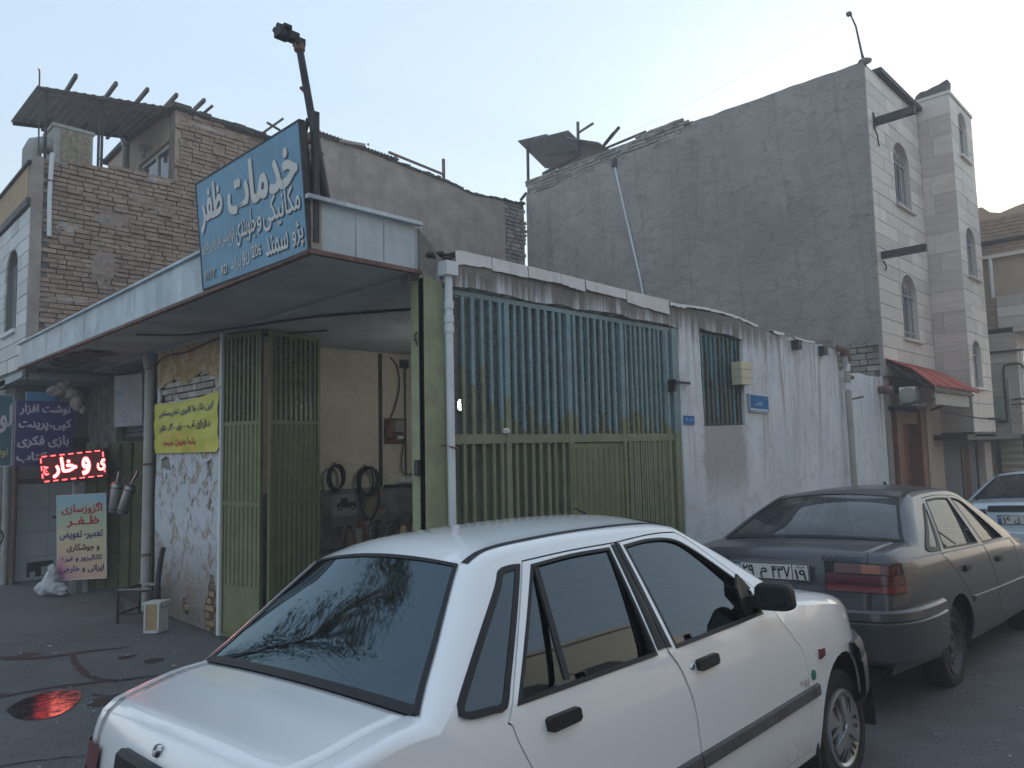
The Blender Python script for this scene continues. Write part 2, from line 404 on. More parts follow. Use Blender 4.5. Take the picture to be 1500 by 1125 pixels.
M['floor'] = weather('oily_floor', (.08, .078, .075), .3, (.03, .03, .03), .6, 0, 1, .3, .7)
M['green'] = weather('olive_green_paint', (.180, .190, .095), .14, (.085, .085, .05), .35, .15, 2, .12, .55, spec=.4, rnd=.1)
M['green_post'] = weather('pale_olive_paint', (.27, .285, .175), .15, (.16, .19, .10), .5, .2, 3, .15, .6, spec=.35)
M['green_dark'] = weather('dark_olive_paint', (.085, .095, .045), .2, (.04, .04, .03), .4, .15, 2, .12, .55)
M['bars'] = gate_paint('olive_over_turquoise_paint', (.165, .178, .11), (.20, .30, .32), 1.9, .26)
M['pane'] = weather('dusty_pane', (.125, .148, .155), .25, (.19, .195, .185), .5, .3, 1.2, .1, .3, spec=.5)
M['bitumen'] = weather('bitumen', (.05, .046, .044), .3, (.1, .09, .08), .5, 0, 4, .8, .9)
def see_through(m, amount):
    t = m.node_tree; tr = t.nodes.new('ShaderNodeBsdfTransparent'); mx = t.nodes.new('ShaderNodeMixShader'); mx.inputs[0].default_value = amount
    t.links.new(t.nodes['Principled BSDF'].outputs[0], mx.inputs[1]); t.links.new(tr.outputs[0], mx.inputs[2]); t.links.new(mx.outputs[0], t.nodes['Material Output'].inputs[0])
see_through(M['pane'], .30)
M['pane_low'] = weather('olive_smeared_pane', (.105, .12, .085), .3, (.06, .065, .05), .5, .4, 1.4, .1, .5)
M['flash'] = weather('white_flashing', (.62, .62, .61), .08, (.34, .32, .30), .35, .25, 2, .15, .6)
M['sheet'] = weather('roof_sheet', (.20, .215, .23), .15, (.12, .11, .10), .4, .2, 2, .15, .6, .2)
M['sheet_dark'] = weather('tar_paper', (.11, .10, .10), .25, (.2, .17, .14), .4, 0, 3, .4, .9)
M['tin'] = weather('cooler_tin', (.33, .33, .305), .14, (.2, .17, .12), .45, .2, 3, .15, .6, .2)
M['pad'] = weather('straw_pad', (.30, .255, .19), .35, (.14, .11, .08), .6, 0, 9, .8, .95)
M['frame_white'] = plain('white_frame', (.68, .70, .72), .5)
M['curtain'] = weather('pale_curtain', (.50, .57, .62), .1, (.36, .42, .48), .3, .5, 2, .3, .7)
M['iron'] = plain('grey_window_iron', (.24, .26, .28), .55)
M['glass_dark'] = plain('window_glass', (.035, .045, .055), .08, 0, .6, .3)
M['red_sheet'] = weather('red_corrugated_sheet', (.42, .105, .075), .15, (.24, .07, .055), .35, .15, 2, .12, .6)
M['wood'] = weather('brown_door_wood', (.20, .085, .058), .25, (.09, .045, .035), .5, .3, 3, .25, .6)
M['far_brick'] = weather('beige_far_brick', (.34, .26, .195), .14, (.24, .18, .135), .4, 0, 3, .4, .9)
M['far_tan'] = weather('far_tan_plaster', (.44, .35, .265), .08, (.33, .26, .19), .3, .15, 1)
M['shutter'] = weather('beige_shutter', (.42, .38, .30), .1, (.3, .25, .18), .3, .1, 2, .1, .6)
M['slat'] = weather('grey_slat', (.14, .15, .155), .15, (.08, .08, .08), .4, .1, 2, .2, .7, rnd=.12)
M['tile'] = weather('white_tile', (.44, .45, .46), .06, (.3, .29, .28), .25, .1, 2, .05, .4, spec=.5, rnd=.06)
M['orange_board'] = weather('tan_slat_board', (.46, .33, .19), .12, (.3, .2, .11), .4, .5, 3, .2, .7)
M['wall_far'] = weather('house_render', (.36, .32, .28), .12, (.24, .21, .18), .3, .2, .8)

# ------------------------------------------------------------------ ground
def gz(x, y):
    z = pchip([(-3, .085), (.3, .085), (1.0, .068), (2.2, -.022), (3.1, -.092), (3.6, -.1), (5, -.1)], y)
    k = 1.0 if y < 4 else max(0, 1-(y-4)/1.0)
    if x > 4.8: z -= k*.033*(min(x, 12.0)-4.8)
    z += .012*math.sin(x*1.7+y*.6)*math.sin(y*1.3-x*.4)
    return z
def axis(lo, hi, step, far):
    a = []; v = lo
    while v < hi+1e-6: a.append(v); v += step
    return [-far, -45, -30, -15] + a + [hi+6, hi+15, hi+30, far]
gx = axis(-6, 20, .25, 75); gy = axis(-8, 15, .25, 75)
obj('ground', MB().grid([[(x, y, gz(x, y)) for y in gy] for x in gx]), M['asphalt'], smooth=60, kind='structure')
def decal(poly, mat, name, h, dz=.005):
    return obj(name, panel(poly, [], h, lambda a, b: (a, b, gz(a, b)+dz)), mat, smooth=60, kind='structure')
def strip(pts, ws):
    P = [Vector(p) for p in pts]; L = []; Rr = []
    for i, p in enumerate(P):
        d = (P[min(i+1, len(P)-1)]-P[max(i-1, 0)]).normalized(); n = Vector((-d.y, d.x)); w = ws[i]*(1+random.uniform(-.25, .25))
        L.append(tuple(p+n*w)); Rr.append(tuple(p-n*w))
    return L + Rr[::-1]
tar = weather('tar_fill', (.018, .018, .02), .2, (.035, .035, .035), .5, 0, 5, .4, .5, spec=.4)
def tarline(ctrl, w):
    c = crom([Vector((*p, 0)) for p in ctrl], .07); n = len(c)
    ws = [w*max(.15, math.sin(math.pi*min(1, (i+.6)/n))**.5) for i in range(n)]
    decal(strip([(p.x+random.uniform(-.012, .012), p.y+random.uniform(-.012, .012)) for p in c], ws), tar, 'tar_strip', .3)
tarline([(1.35, 8.7), (1.52, 8.15), (1.75, 7.85), (2.05, 7.75), (2.4, 7.6)], .045)
tarline([(1.95, 7.72), (1.9, 7.3), (1.86, 6.85), (1.98, 6.55), (2.3, 6.4)], .035)
tarline([(1.0, 7.0), (1.25, 6.85), (1.6, 6.75), (1.98, 6.55)], .03)
tarline([(1.75, 6.35), (1.85, 6.0), (1.78, 5.6), (1.9, 5.2)], .03)
tarline([(-.2, 5.6), (.4, 5.3), (.9, 5.35), (1.4, 5.1)], .012)
tarline([(2.7, 10.4), (3.0, 9.9), (2.9, 9.4), (3.1, 9.0)], .012)
oil = NT('wet_oil'); n_ = oil.noise(11, 5, .65); oil.bump(n_, .10, .012)
oil_m = oil.fin(oil.mix(n_, (.010, .010, .012), (.03, .028, .03)), oil.ramp(n_, .45, .7, .04, .35), 0, .5)
pud = [(1.22, 6.45), (1.36, 6.62), (1.55, 6.66), (1.70, 6.5), (1.66, 6.3), (1.55, 6.12), (1.42, 6.02), (1.30, 6.08), (1.24, 6.2)]
decal([tuple(p)[:2] for p in crom([Vector((*q, 0)) for q in pud+[pud[0]]], .06)[:-1]], oil_m, 'puddle', .2, .006)
# repaired patch, grit and litter
patch_m = asphalt(); patch_m.name = 'asphalt_patch'
decal(wob([(-.4, 3.9), (1.0, 3.6), (1.25, 4.5), (.2, 5.0), (-.5, 4.8)], .03, .12), weather('patched_asphalt', (.062, .063, .067), .3, (.14, .14, .14), .5, 0, 6, .8, .9), 'asphalt_patch', .25, .004)
decal(wob([(4.6, -.2), (7.8, -.1), (7.7, .55), (4.7, .5)], .02, .15), weather('patched_asphalt', (.062, .063, .067), .3, (.14, .14, .14), .5, 0, 6, .8, .9), 'asphalt_patch', .25, .004)
gr_ = MB()
for q in range(900):
    x, y = random.choice(((random.uniform(-.5, 3.0), random.uniform(3.6, 11)), (random.uniform(4.4, 9), random.uniform(-.6, 1.5)))); s = random.choice((.004, .006, .008, .013)); z = gz(x, y)+.003
    gr_.add([(x+s*random.uniform(.6, 1.3)*math.cos(k*1.57+q), y+s*random.uniform(.6, 1.3)*math.sin(k*1.57+q), z) for k in range(4)]+[(x, y, z+s*.9)], [(0, 1, 4), (1, 2, 4), (2, 3, 4), (3, 0, 4)])
obj('road_grit', gr_, weather('grit', (.26, .25, .24), .4, (.1, .1, .1), .6, 0, 30, 0), kind='stuff')
lit_ = MB()
for q in range(26):
    x, y = random.uniform(.2, 2.9), random.uniform(4.6, 10.5); s = random.uniform(.012, .035); a_ = random.uniform(0, 6.3); z = gz(x, y)+.006
    lit_.quad(*[(x+s*math.cos(a_+k*1.57)*random.uniform(.5, 1.2), y+s*math.sin(a_+k*1.57), z+random.uniform(0, .012)) for k in range(4)])
obj('street_litter', lit_, weather('litter', (.42, .40, .37), .4, (.2, .14, .1), .6, 0, 12, 0), kind='stuff')
for q in range(7):
    cx, cy = random.uniform(.6, 2.6), random.uniform(4.6, 8.5); r_ = random.uniform(.05, .16)
    decal([(cx+r_*(1+random.uniform(-.3, .3))*math.cos(a/14*6.283)*1.3, cy+r_*(1+random.uniform(-.3, .3))*math.sin(a/14*6.283)) for a in range(14)], tar, 'oil_stain', .3, .004)

# ------------------------------------------------------------------ brick + stone helpers
def unit_block(name, mat, jit=.0, bev=.06):
    bm = bmesh.new(); bmesh.ops.create_cube(bm, size=1.0)
    for v in bm.verts: v.co += Vector((random.uniform(-jit, jit), random.uniform(-jit, jit), random.uniform(-jit, jit)))
    me = bpy.data.meshes.new(name); bm.to_mesh(me); bm.free(); me.materials.append(mat); return me
def bricks(parent, mat, axis_, plane, reg, rng, bl=.212, bh=.058, jt=.014, cap=300, proud=.02, depth=.05, name='brick'):
    """courses of brick on a wall plane; reg(a, z) says whether a brick stands there. The ones that show largest are parts"""
    ms = [unit_block(name, mat, .03) for _ in range(5)]; a0, a1, z0, z1 = rng; lst = []; row = 0; z = z0
    while z < z1:
        a = a0 - (bl/2 if row % 2 else 0) - random.uniform(0, .05)
        while a < a1:
            w = bl*random.choice((1, 1, 1, .96, .5)) ; c = a+w/2
            if reg(c, z+bh/2): lst.append((c, z+bh/2, w))
            a += w+jt
        z += bh+jt*random.uniform(.8, 1.25); row += 1
    def loc(c, zz): return Vector((plane, c, zz)) if axis_ == 0 else Vector((c, plane, zz))
    lst.sort(key=lambda q: (loc(q[0], q[1])-CAMP).length)
    rest = MB()
    for i, (c, zz, w) in enumerate(lst):
        p = random.uniform(-proud, proud*.5)*(1 if random.random() > .12 else 2.0); L = loc(c, zz)
        L[axis_] += depth/2 + p; ro = (0, random.uniform(-.025, .025), random.uniform(-.03, .03)) if axis_ else (random.uniform(-.025, .025), 0, random.uniform(-.03, .03))
        s = (w, depth, bh) if axis_ else (depth, w, bh)
        s = (s[0], s[1], s[2]*random.uniform(.88, 1.06))
        if i < cap: inst(name, ms[i % 5], parent, L, ro, s)
        else: rest.box(L.x-s[0]/2, L.x+s[0]/2, L.y-s[1]/2, L.y+s[1]/2, L.z-s[2]/2, L.z+s[2]/2)
    if rest.v: obj('brick_courses', rest, mat, parent, kind='stuff')
    return len(lst)
def slabs(parent, mat, axis_, plane, a0, a1, z0, z1, ph, lens, cuts=(), jt=.006, th=.025, sgn=-1, name='stone_panel'):
    """stone cladding laid in courses, one part per slab, cut round the openings"""
    ub = unit_block(name, mat, 0); z = z0; row = 0
    while z < z1-.03:
        zt = min(z+ph, z1); a = a0; k = row
        while a < a1-.02:
            w = lens[k % len(lens)]*random.uniform(.9, 1.1); b = min(a+w, a1)
            if a1-b < .12: b = a1
            rc = rect(a+jt/2, z+jt/2, b-jt/2, zt-jt/2); hit = [c for c in cuts if not (max(p[0] for p in c) < a or min(p[0] for p in c) > b or max(p[1] for p in c) < z or min(p[1] for p in c) > zt)]
            pr = random.uniform(-.003, .003)
            if not hit:
                L = Vector((plane, (a+b)/2, (z+zt)/2)) if axis_ == 0 else Vector(((a+b)/2, plane, (z+zt)/2)); L[axis_] += -sgn*th/2+pr
                s = (th, b-a-jt, zt-z-jt) if axis_ == 0 else (b-a-jt, th, zt-z-jt)
                inst(name, ub, parent, L, (0, 0, 0), s)
            else:
                fm = PX(plane+pr) if axis_ == 0 else PY(plane+pr); tv = (th, 0, 0) if axis_ == 0 else (0, th, 0)
                m = panel(rc, hit, .5, fm, tv, grid=False)
                if m.f: obj(name, m, mat, parent)
            a = b; k += 1
        z = zt; row += 1
def arch(a0, a1, z0, zs, n=10):
    c = (a0+a1)/2; r = (a1-a0)/2
    return [(a0, z0), (a1, z0)] + [(c+r*math.cos(math.pi*i/n), zs+r*.85*math.sin(math.pi*i/n)) for i in range(n+1)]

# ------------------------------------------------------------------ the workshop
YA, XB, XF, XG, YC = 4.0, 3.127, 2.256, 12.32, 11.76
ws = thing('workshop_building', 'low flat-roofed corner workshop with streaked white side wall and wide sheet-metal canopy', 'workshop', (3.2, 4.05, -.1))
topA = [(10.52, 2.96), (9.9, 3.0), (9.4, 2.99), (8.9, 3.02), (8.5, 3.03), (8.1, 3.05), (7.6, 3.105), (7.0, 3.12), (6.2, 3.09), (5.2, 3.10), (4.2, 3.11), (3.44, 3.11), (3.36, 3.03), (3.28, 3.07), (3.2, 3.16), (3.10, 3.25)]
tw = []
for i in range(len(topA)-1):
    for k in range(4):
        a, b = Vector(topA[i]), Vector(topA[i+1]); p = a.lerp(b, k/4); tw.append((p.x, p.y+random.uniform(-.012, .012)))
tw.append(topA[-1])
win_hole = [(6.80, 1.88), (7.72, 1.90), (7.71, 2.55), (7.715, 2.87), (7.4, 2.905), (7.1, 2.9), (6.815, 2.92), (6.80, 2.4)]
oA = [(6.38, -.5), (10.52, -.5)] + tw + [(3.10, 2.90), (3.26, 2.90)] + [(3.4+i*.2, 2.885+random.uniform(-.012, .02)) for i in range(15)] + [(6.38, 2.87), (6.385, 1.5)]
obj('side_wall', panel(oA, [win_hole], .2, lambda a, b: (a, YA+.012*math.sin(a*3.1)*math.sin(b*2.7), b), (0, .22, 0)), M['wallA'], ws, 35)
# lower yard wall at the far end
lw = [(10.53, -.5), (12.30, -.5), (12.30, 2.70), (12.1, 2.68), (11.7, 2.67), (11.3, 2.70), (10.95, 2.67), (10.53, 2.69)]
yard = thing('yard_wall', 'lower streaked white yard wall joining the workshop to the grey building', 'wall', (11.4, 4.0, -.3))
obj('wall', panel(wob(lw, .006, .15), [], .25, lambda a, b: (a, YA+.02, b), (0, .2, 0)), M['wallA'], yard, 35)
# roof edge: torn white flashing
fl = [(3.42, 3.78, .105, .085), (3.785, 4.18, .10, .1), (4.19, 4.58, .095, .085), (4.585, 4.90, .09, .11), (4.91, 5.5, .085, .09), (5.51, 6.21, .115, .15)]
for x0, x1, h0, h1 in fl:
    nn = 8; front = []
    for i in range(nn+1):
        x = x0+(x1-x0)*i/nn; zt = pchip([(p[0], p[1]) for p in topA[::-1]], x)+.045; hh = h0+(h1-h0)*i/nn+random.uniform(-.006, .006)
        front.append([(x, YA+.20, zt+.004), (x, YA-.016+random.uniform(-.003, .003), zt), (x, YA-.024+random.uniform(-.004, .004), zt-hh)])
    o_ = obj('flashing_sheet', MB().grid(front), M['flash'], ws); mo = o_.modifiers.new('thickness', 'SOLIDIFY'); mo.thickness = .004
for x0, x1 in ((6.24, 6.62), (6.63, 7.02), (7.03, 7.55), (7.56, 8.1), (8.5, 8.8), (9.1, 9.7)):
    front = []
    for i in range(7):
        x = x0+(x1-x0)*i/6; zt = pchip([(p[0], p[1]) for p in topA[::-1]], x)+.03
        front.append([(x, YA+.2, zt+.01), (x, YA-.012, zt), (x, YA-.018, zt-random.uniform(.02, .045))])
    o_ = obj('flashing_sheet', MB().grid(front), M['flash'], ws); mo = o_.modifiers.new('thickness', 'SOLIDIFY'); mo.thickness = .004
ob = MB()
for i in range(5): ob.blob((random.uniform(3.2, 3.42), YA+.08+random.uniform(-.06, .06), 3.08+random.uniform(-.03, .06)), (random.uniform(.05, .1), .07, random.uniform(.03, .06)), 9, 6, .3)
obj('bitumen_lump', ob, M['bitumen'], ws, 30)
obj('roof_slab', MB().box(3.12, 10.5, 4.22, 11.74, 2.965, 3.04), M['bitumen'], ws)
obj('rear_wall', MB().box(10.28, 10.5, 4.25, 11.74, -.3, 2.96), M['cream'], ws)
obj('floor', MB().box(3.1, 10.28, 4.2, 11.7, -.3, -.075), M['floor'], ws)
obj('ceiling', MB().box(3.13, 10.28, 4.22, 11.74, 2.92, 2.962), M['soffit'], ws)
# partition inside: cream above, grimy below
obj('inner_wall', MB().box(3.46, 10.28, 7.56, 7.7, 1.26, 2.92), M['cream'], ws)
obj('inner_wall', MB().box(3.46, 10.28, 7.53, 7.7, -.08, 1.255), M['grime'], ws)
obj('wall_ledge', MB().box(3.46, 10.28, 7.505, 7.53, .90, .93), M['grime'], ws)
# canopy
can = obj('canopy', MB().box(XF+.012, 3.12, 4.012, 11.9, 2.95, 3.25), M['soffit'], ws)
ys = [4.0, 5.62, 7.2, 8.8, 10.4, 11.92]
for i in range(5):
    nn = 10; rows = []
    for k in range(nn+1):
        y = ys[i]+.003+(ys[i+1]-ys[i]-.006)*k/nn; w_ = random.uniform(-.004, .004)
        rows.append([(XF-.03, y, 3.285), (XF-.03, y, 3.265), (XF+w_*.4, y, 3.262), (XF+w_, y, 3.1), (XF, y, 2.955+random.uniform(-.004, .004))])
    f_ = obj('fascia_panel', MB().grid(rows), M['fascia'], can); mo = f_.modifiers.new('thickness', 'SOLIDIFY'); mo.thickness = .003
for x0, x1 in ((2.33, 2.58), (2.585, 2.80), (2.805, 3.06)):
    rows = [[(x0+(x1-x0)*k/5, YA-.0+random.uniform(-.003, .003), z) for z in (3.262, 3.1, 2.955)] for k in range(6)]
    f_ = obj('fascia_panel', MB().grid(rows), M['fascia_end'], can); mo = f_.modifiers.new('thickness', 'SOLIDIFY'); mo.thickness = .003
obj('canopy_lip', MB().box(XF-.04, 3.10, YA-.045, YA+.0, 3.262, 3.288), M['fascia'], can)
obj('canopy_edge', MB().box(XF-.012, XF+.03, YA-.01, 11.9, 2.925, 2.953).box(XF+.03, 3.12, YA-.012, YA+.03, 2.925, 2.953), M['rust'], can)
obj('corner_plaster', panel(wob([(XF+.0, 2.956), (XF+.075, 2.956), (XF+.075, 3.26), (XF, 3.26)], .004, .05), [], .1, PY(YA-.006), (0, .02, 0)), M['brown_plaster'], can)
pts = [(2.5, 7.9, 2.93), (2.62, 7.6, 2.90), (2.75, 7.2, 2.865), (2.95, 6.6, 2.87), (3.3, 5.8, 2.90), (3.8, 5.0, 2.91)]
obj('ceiling_cable', MB().tube(crom(pts, .1), .012, 6), M['black'], ws, 60)
pts = [(3.08, 9.0, 2.78), (3.08, 8.7, 2.84), (3.1, 8.2, 2.83), (3.1, 7.7, 2.86), (3.12, 7.3, 2.88), (3.4, 7.0, 2.9), (3.8, 6.4, 2.905)]
obj('ceiling_cable', MB().tube(crom(pts, .1), .009, 6), M['black'], ws, 60)
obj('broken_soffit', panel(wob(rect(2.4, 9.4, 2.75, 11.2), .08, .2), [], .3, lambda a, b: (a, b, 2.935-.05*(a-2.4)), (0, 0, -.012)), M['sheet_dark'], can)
# corner post of folded steel, two faces
cp = MB().box(3.127, 3.30, YA-.006, 4.14, -.12, 2.92).box(3.127, 3.17, YA-.014, 4.05, -.12, 2.92)
post = obj('corner_post', cp, M['green_post'], ws)
obj('hasp', MB().tube([(3.12, 4.06, 2.52), (3.09, 4.05, 2.5), (3.09, 4.02, 2.42)], .007, 6).tube([(3.12, 4.09, 2.47), (3.08, 4.03, 2.47)], .006, 6).box(3.1, 3.127, 4.045, 4.085, 1.52, 1.63), M['dark_steel'], post)
# front pillar: brick core, torn plaster coats
core = obj('front_pillar', MB().box(XB+.05, 3.46, 7.32, 9.1, -.12, 2.93), M['mortar'], ws)
holes = [wob([(7.45, 2.34), (7.9, 2.30), (8.5, 2.33), (9.0, 2.30), (9.03, 2.5), (8.6, 2.56), (8.2, 2.50), (7.8, 2.58), (7.5, 2.52)], .02, .1),
         wob([(7.36, -.08), (7.62, -.08), (7.66, .12), (7.58, .3), (7.52, .48), (7.42, .5), (7.36, .3)], .018, .06),
         wob([(8.05, .02), (8.2, .0), (8.24, .14), (8.12, .18)], .015, .05),
         wob([(8.62, 1.52), (8.9, 1.55), (8.95, 1.66), (8.7, 1.69)], .015, .05), wob([(7.5, 1.5), (7.62, 1.46), (7.66, 1.62), (7.52, 1.66)], .012, .05)]
for q in range(13):
    cy, cz = random.uniform(7.45, 9.0), random.uniform(.85, 1.6); hh = random.uniform(.025, .07)
    holes.append([(cy+random.uniform(.4, 1)*.03*math.cos(a*.785), cz+hh*random.uniform(.6, 1)*math.sin(a*.785)) for a in range(8)])
pl_o = wob(rect(7.33, -.08, 9.1, 2.92), .006, .1)
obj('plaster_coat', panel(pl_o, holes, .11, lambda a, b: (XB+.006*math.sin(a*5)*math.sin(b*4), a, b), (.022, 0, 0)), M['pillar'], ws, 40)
obj('plaster_ground', panel(rect(7.33, .5, 9.1, 2.28), holes[1:2], .3, PX(XB+.03), (.02, 0, 0)), M['brown_plaster'], ws)
def reg1(a, z): return any(inside((a, z), h_) or inside((a+.1, z), h_) or inside((a-.1, z), h_) for h_ in holes[:1]) and 7.34 < a-.1 and a+.1 < 9.09
def reg2(a, z): return any(inside((a, z), h_) or inside((a+.09, z), h_) or inside((a-.09, z), h_) for h_ in holes[1:3]) and 7.34 < a-.1
bricks(core, M['white_brick'], 0, XB+.012, reg1, (7.35, 9.08, 2.26, 2.6), cap=200, proud=.006)
bricks(core, M['raw_brick'], 0, XB+.012, reg2, (7.36, 9.0, -.1, .55), cap=200, proud=.008)
obj('door_jamb', MB().box(3.11, 3.46, 7.27, 7.325, -.1, 2.92), M['white_pipe'], ws)

# recess to the left of the pillar
slat_w = obj('slatted_wall', MB().box(3.56, 3.66, 9.12, 12.3, 1.96, 2.94), M['slat'], ws)
su = unit_block('slat', M['slat'], 0)
for k in range(14): inst('slat', su, slat_w, (3.545, 10.72, 2.0+k*.067), (0, R(12), 0), (.018, 3.1, .06))
obj('lintel', MB().box(3.48, 3.6, 9.2, 12.3, 1.88, 1.97), M['dark_steel'], ws)
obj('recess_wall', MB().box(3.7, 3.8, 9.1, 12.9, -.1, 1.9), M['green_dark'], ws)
def leaf3(name, a, b, z0, z1, mat, parent, th=.03, rib=0):
    a = Vector((*a, 0)); b = Vector((*b, 0)); d = (b-a).normalized(); n = Vector((-d.y, d.x, 0))
    P = [a+Vector((0, 0, z0)), b+Vector((0, 0, z0)), b+Vector((0, 0, z1)), a+Vector((0, 0, z1))]
    return obj(name, MB().prism(P, n*th), mat, parent), d, n
sd = thing('steel_door', 'dark olive sheet-steel door behind the hanging mufflers', 'door', (3.25, 10.85, -.1))
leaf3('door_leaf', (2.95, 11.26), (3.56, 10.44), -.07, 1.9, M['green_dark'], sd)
for k in range(1, 6):
    p = Vector((2.95, 11.26, 0)).lerp(Vector((3.56, 10.44, 0)), k/6); obj('door_rib', MB().box(p.x-.015, p.x+.015, p.y-.03, p.y+.01, -.05, 1.88), M['green_dark'], sd)
dp = thing('drain_pipe', 'grey downpipe at the left edge of the peeling pillar, under the canopy', 'pipe', (3.08, 9.22, -.1))
obj('pipe', MB().tube([(3.07, 9.2, -.1), (3.07, 9.2, 2.3), (3.07, 9.2, 2.72)], .055, 14), M['grey_pipe'], dp, 50)
obj('pipe_head', MB().tube([(3.07, 9.2, 2.72), (3.09, 9.26, 2.82), (3.14, 9.36, 2.93)], [.06, .085, .1], 12), M['grey_pipe'], dp, 50)
for z_ in (.55, 1.6): obj('pipe_clamp', MB().lathe([(.058, -.015), (.064, -.015), (.064, .015), (.058, .015)], (3.07, 9.2, z_), (0, 0, 1), 14), M['rust'], dp)

# ------------------------------------------------------------------ the barred gate in the side wall
gt = thing('barred_gate', 'tall barred steel gate, olive paint below and old turquoise above, in the white side wall', 'gate', (4.8, 4.05, -.15))
GY = YA+.03
obj('gate_frame', MB().box(3.30, 6.38, GY, GY+.05, 2.83, 2.868).box(3.30, 6.38, GY-.004, GY+.05, 1.735, 1.805).box(3.31, 3.36, GY, GY+.05, -.3, 2.83).box(6.28, 6.375, GY-.02, GY+.06, -.3, 2.865), M['bars'], gt)
for x in (3.97, 4.71, 5.46, 6.20): obj('gate_upright', MB().box(x-.026, x+.026, GY-.008, GY+.05, -.3, 2.83), M['bars'], gt)
bx = [3.42+.098*i for i in range(6)] + [4.065+.0915*i for i in range(7)] + [4.80+.0915*i for i in range(7)] + [5.535+.078*i for i in range(9)]
bms = MB().box(-.0135, .0135, -.012, .012, -.5, .5).mesh('bar'); bms.materials.append(M['bars'])
for x in bx:
    inst('bar', bms, gt, (x+random.uniform(-.006, .006), GY+.012, 2.318), (0, R(random.uniform(-.6, .6)), 0), (random.uniform(.75, 1.2), 1, 1.026))
    if not 4.74 < x < 5.44: inst('bar', bms, gt, (x+random.uniform(-.008, .008), GY+.014, .72), (0, R(random.uniform(-.3, .3)), 0), (random.uniform(.8, 1.1), 1, 2.03))
for i in range(8): inst('bar', bms, gt, (5.575+.078*i, GY+.016, .72), (0, 0, 0), (.9, 1, 2.03))
cuts = [3.36, 3.944, 4.684, 5.434, 6.174, 6.28]
for i in range(5):
    obj('pane', MB().box(cuts[i]+.03, cuts[i+1]-.002, GY+.035, GY+.041, 1.81, 2.826), M['pane'], gt)
    if i != 2: obj('pane', MB().box(cuts[i]+.03, cuts[i+1]-.002, GY+.035, GY+.041, -.3, 1.73), M['pane_low'], gt)
wd = obj('wicket_door', MB().box(4.74, 5.43, GY+.012, GY+.03, -.28, 1.725), M['green'], gt)
for i in range(9): obj('rib', MB().prism([(4.765+.075*i, GY+.012, -.25), (4.79+.075*i, GY-.012, -.25), (4.81+.075*i, GY-.012, -.25), (4.835+.075*i, GY+.012, -.25)], (0, 0, 1.94)), M['green'], wd)
obj('door_frame', MB().box(4.712, 4.738, GY-.016, GY+.02, -.3, 1.73).box(5.432, 5.452, GY-.016, GY+.02, -.3, 1.73), M['green'], gt)
obj('white_rag', MB().blob((3.93, GY-.02, 1.83), (.045, .02, .025), 8, 5, .3), M['flash'], gt, 40)
obj('gate_catch', MB().box(6.2, 6.5, YA-.05, YA-.03, 2.30, 2.325).box(6.2, 6.24, YA-.05, YA+.03, 2.22, 2.34), M['dark_steel'], gt)
# side window
wnd = obj('side_window', MB().box(6.8, 6.84, YA+.04, YA+.08, 1.89, 2.9).box(7.67, 7.71, YA+.04, YA+.08, 1.9, 2.88).box(6.84, 7.67, YA+.04, YA+.08, 2.85, 2.9).box(6.84, 7.67, YA+.04, YA+.08, 1.89, 1.93).box(6.84, 7.67, YA+.042, YA+.078, 2.36, 2.39), M['dark_steel'], ws)
obj('pane', MB().box(6.82, 7.69, YA+.09, YA+.1, 1.9, 2.88), M['pane'], wnd)
wb = MB().box(-.014, .014, -.012, .012, -.5, .5).mesh('window_bar'); bm_ = gate_paint('worn_window_paint', (.07, .085, .085), (.10, .22, .24), 2.2, 1.6); wb.materials.append(bm_)
for i in range(9): inst('window_bar', wb, wnd, (6.89+.093*i, YA+.045, 2.39), (0, R(random.uniform(-.6, .6)), 0), (1, 1, .97))
for x, z in ((9.02, 2.86), (9.83, 2.85)): obj('beam_stub', MB().box(x-.01, x+.10, YA-.09, YA+.05, z, z+.11).box(x-.03, x+.12, YA-.095, YA+.05, z+.108, z+.118), M['dark_steel'], ws)

# folding gate leaves standing open in the front opening
fg = thing('folding_gate', 'olive folding steel gate standing half open beside the peeling pillar', 'gate', (3.3, 6.9, -.1))
def gleaf(a, b, nr):
    A = Vector((*a, 0)); B = Vector((*b, 0)); d = (B-A).normalized(); L = (B-A).length; n = Vector((d.y, -d.x, 0)); Z = Vector((0, 0, 1))
    def bar(s0, s1, z0, z1, o0, o1): return [A+d*s0+Z*z0+n*o0, A+d*s1+Z*z0+n*o0, A+d*s1+Z*z1+n*o0, A+d*s0+Z*z1+n*o0], n*(o1-o0)
    m = MB()
    for s0, s1, z0, z1 in ((0, .035, -.08, 2.9), (L-.035, L, -.08, 2.9), (.035, L-.035, 2.86, 2.9), (.035, L-.035, -.08, -.04), (.035, L-.035, 1.98, 2.02), (.035, L-.035, 1.19, 1.23)): m.prism(*bar(s0, s1, z0, z1, 0, .035))
    lf = obj('gate_leaf', m, M['green'], fg)
    obj('sheet', MB().prism(*bar(.035, L-.035, -.04, 2.0, .014, .02)), M['green'], lf)
    obj('dusty_glass', MB().prism(*bar(.035, L-.035, 2.02, 2.86, .004, .008)), M['pane'], lf)
    for k in range(nr):
        s = .035+(L-.07)*(k+.5)/nr; w = (L-.07)/nr*.27
        m2 = MB()
        for z0, z1 in ((.42, 1.19), (1.23, 1.98)):
            q = [A+d*(s-w)+n*.02, A+d*(s-w*.5)+n*.034, A+d*(s+w*.5)+n*.034, A+d*(s+w)+n*.02]; m2.prism([p+Z*z0 for p in q], Z*(z1-z0))
        m2.prism(*bar(s-w*.6, s+w*.6, 2.02, 2.86, .01, .028))
        obj('rib', m2, M['green'], lf)
    return lf
gleaf((3.16, 7.30), (3.30, 6.74), 8); gleaf((3.335, 6.72), (3.96, 6.86), 9)
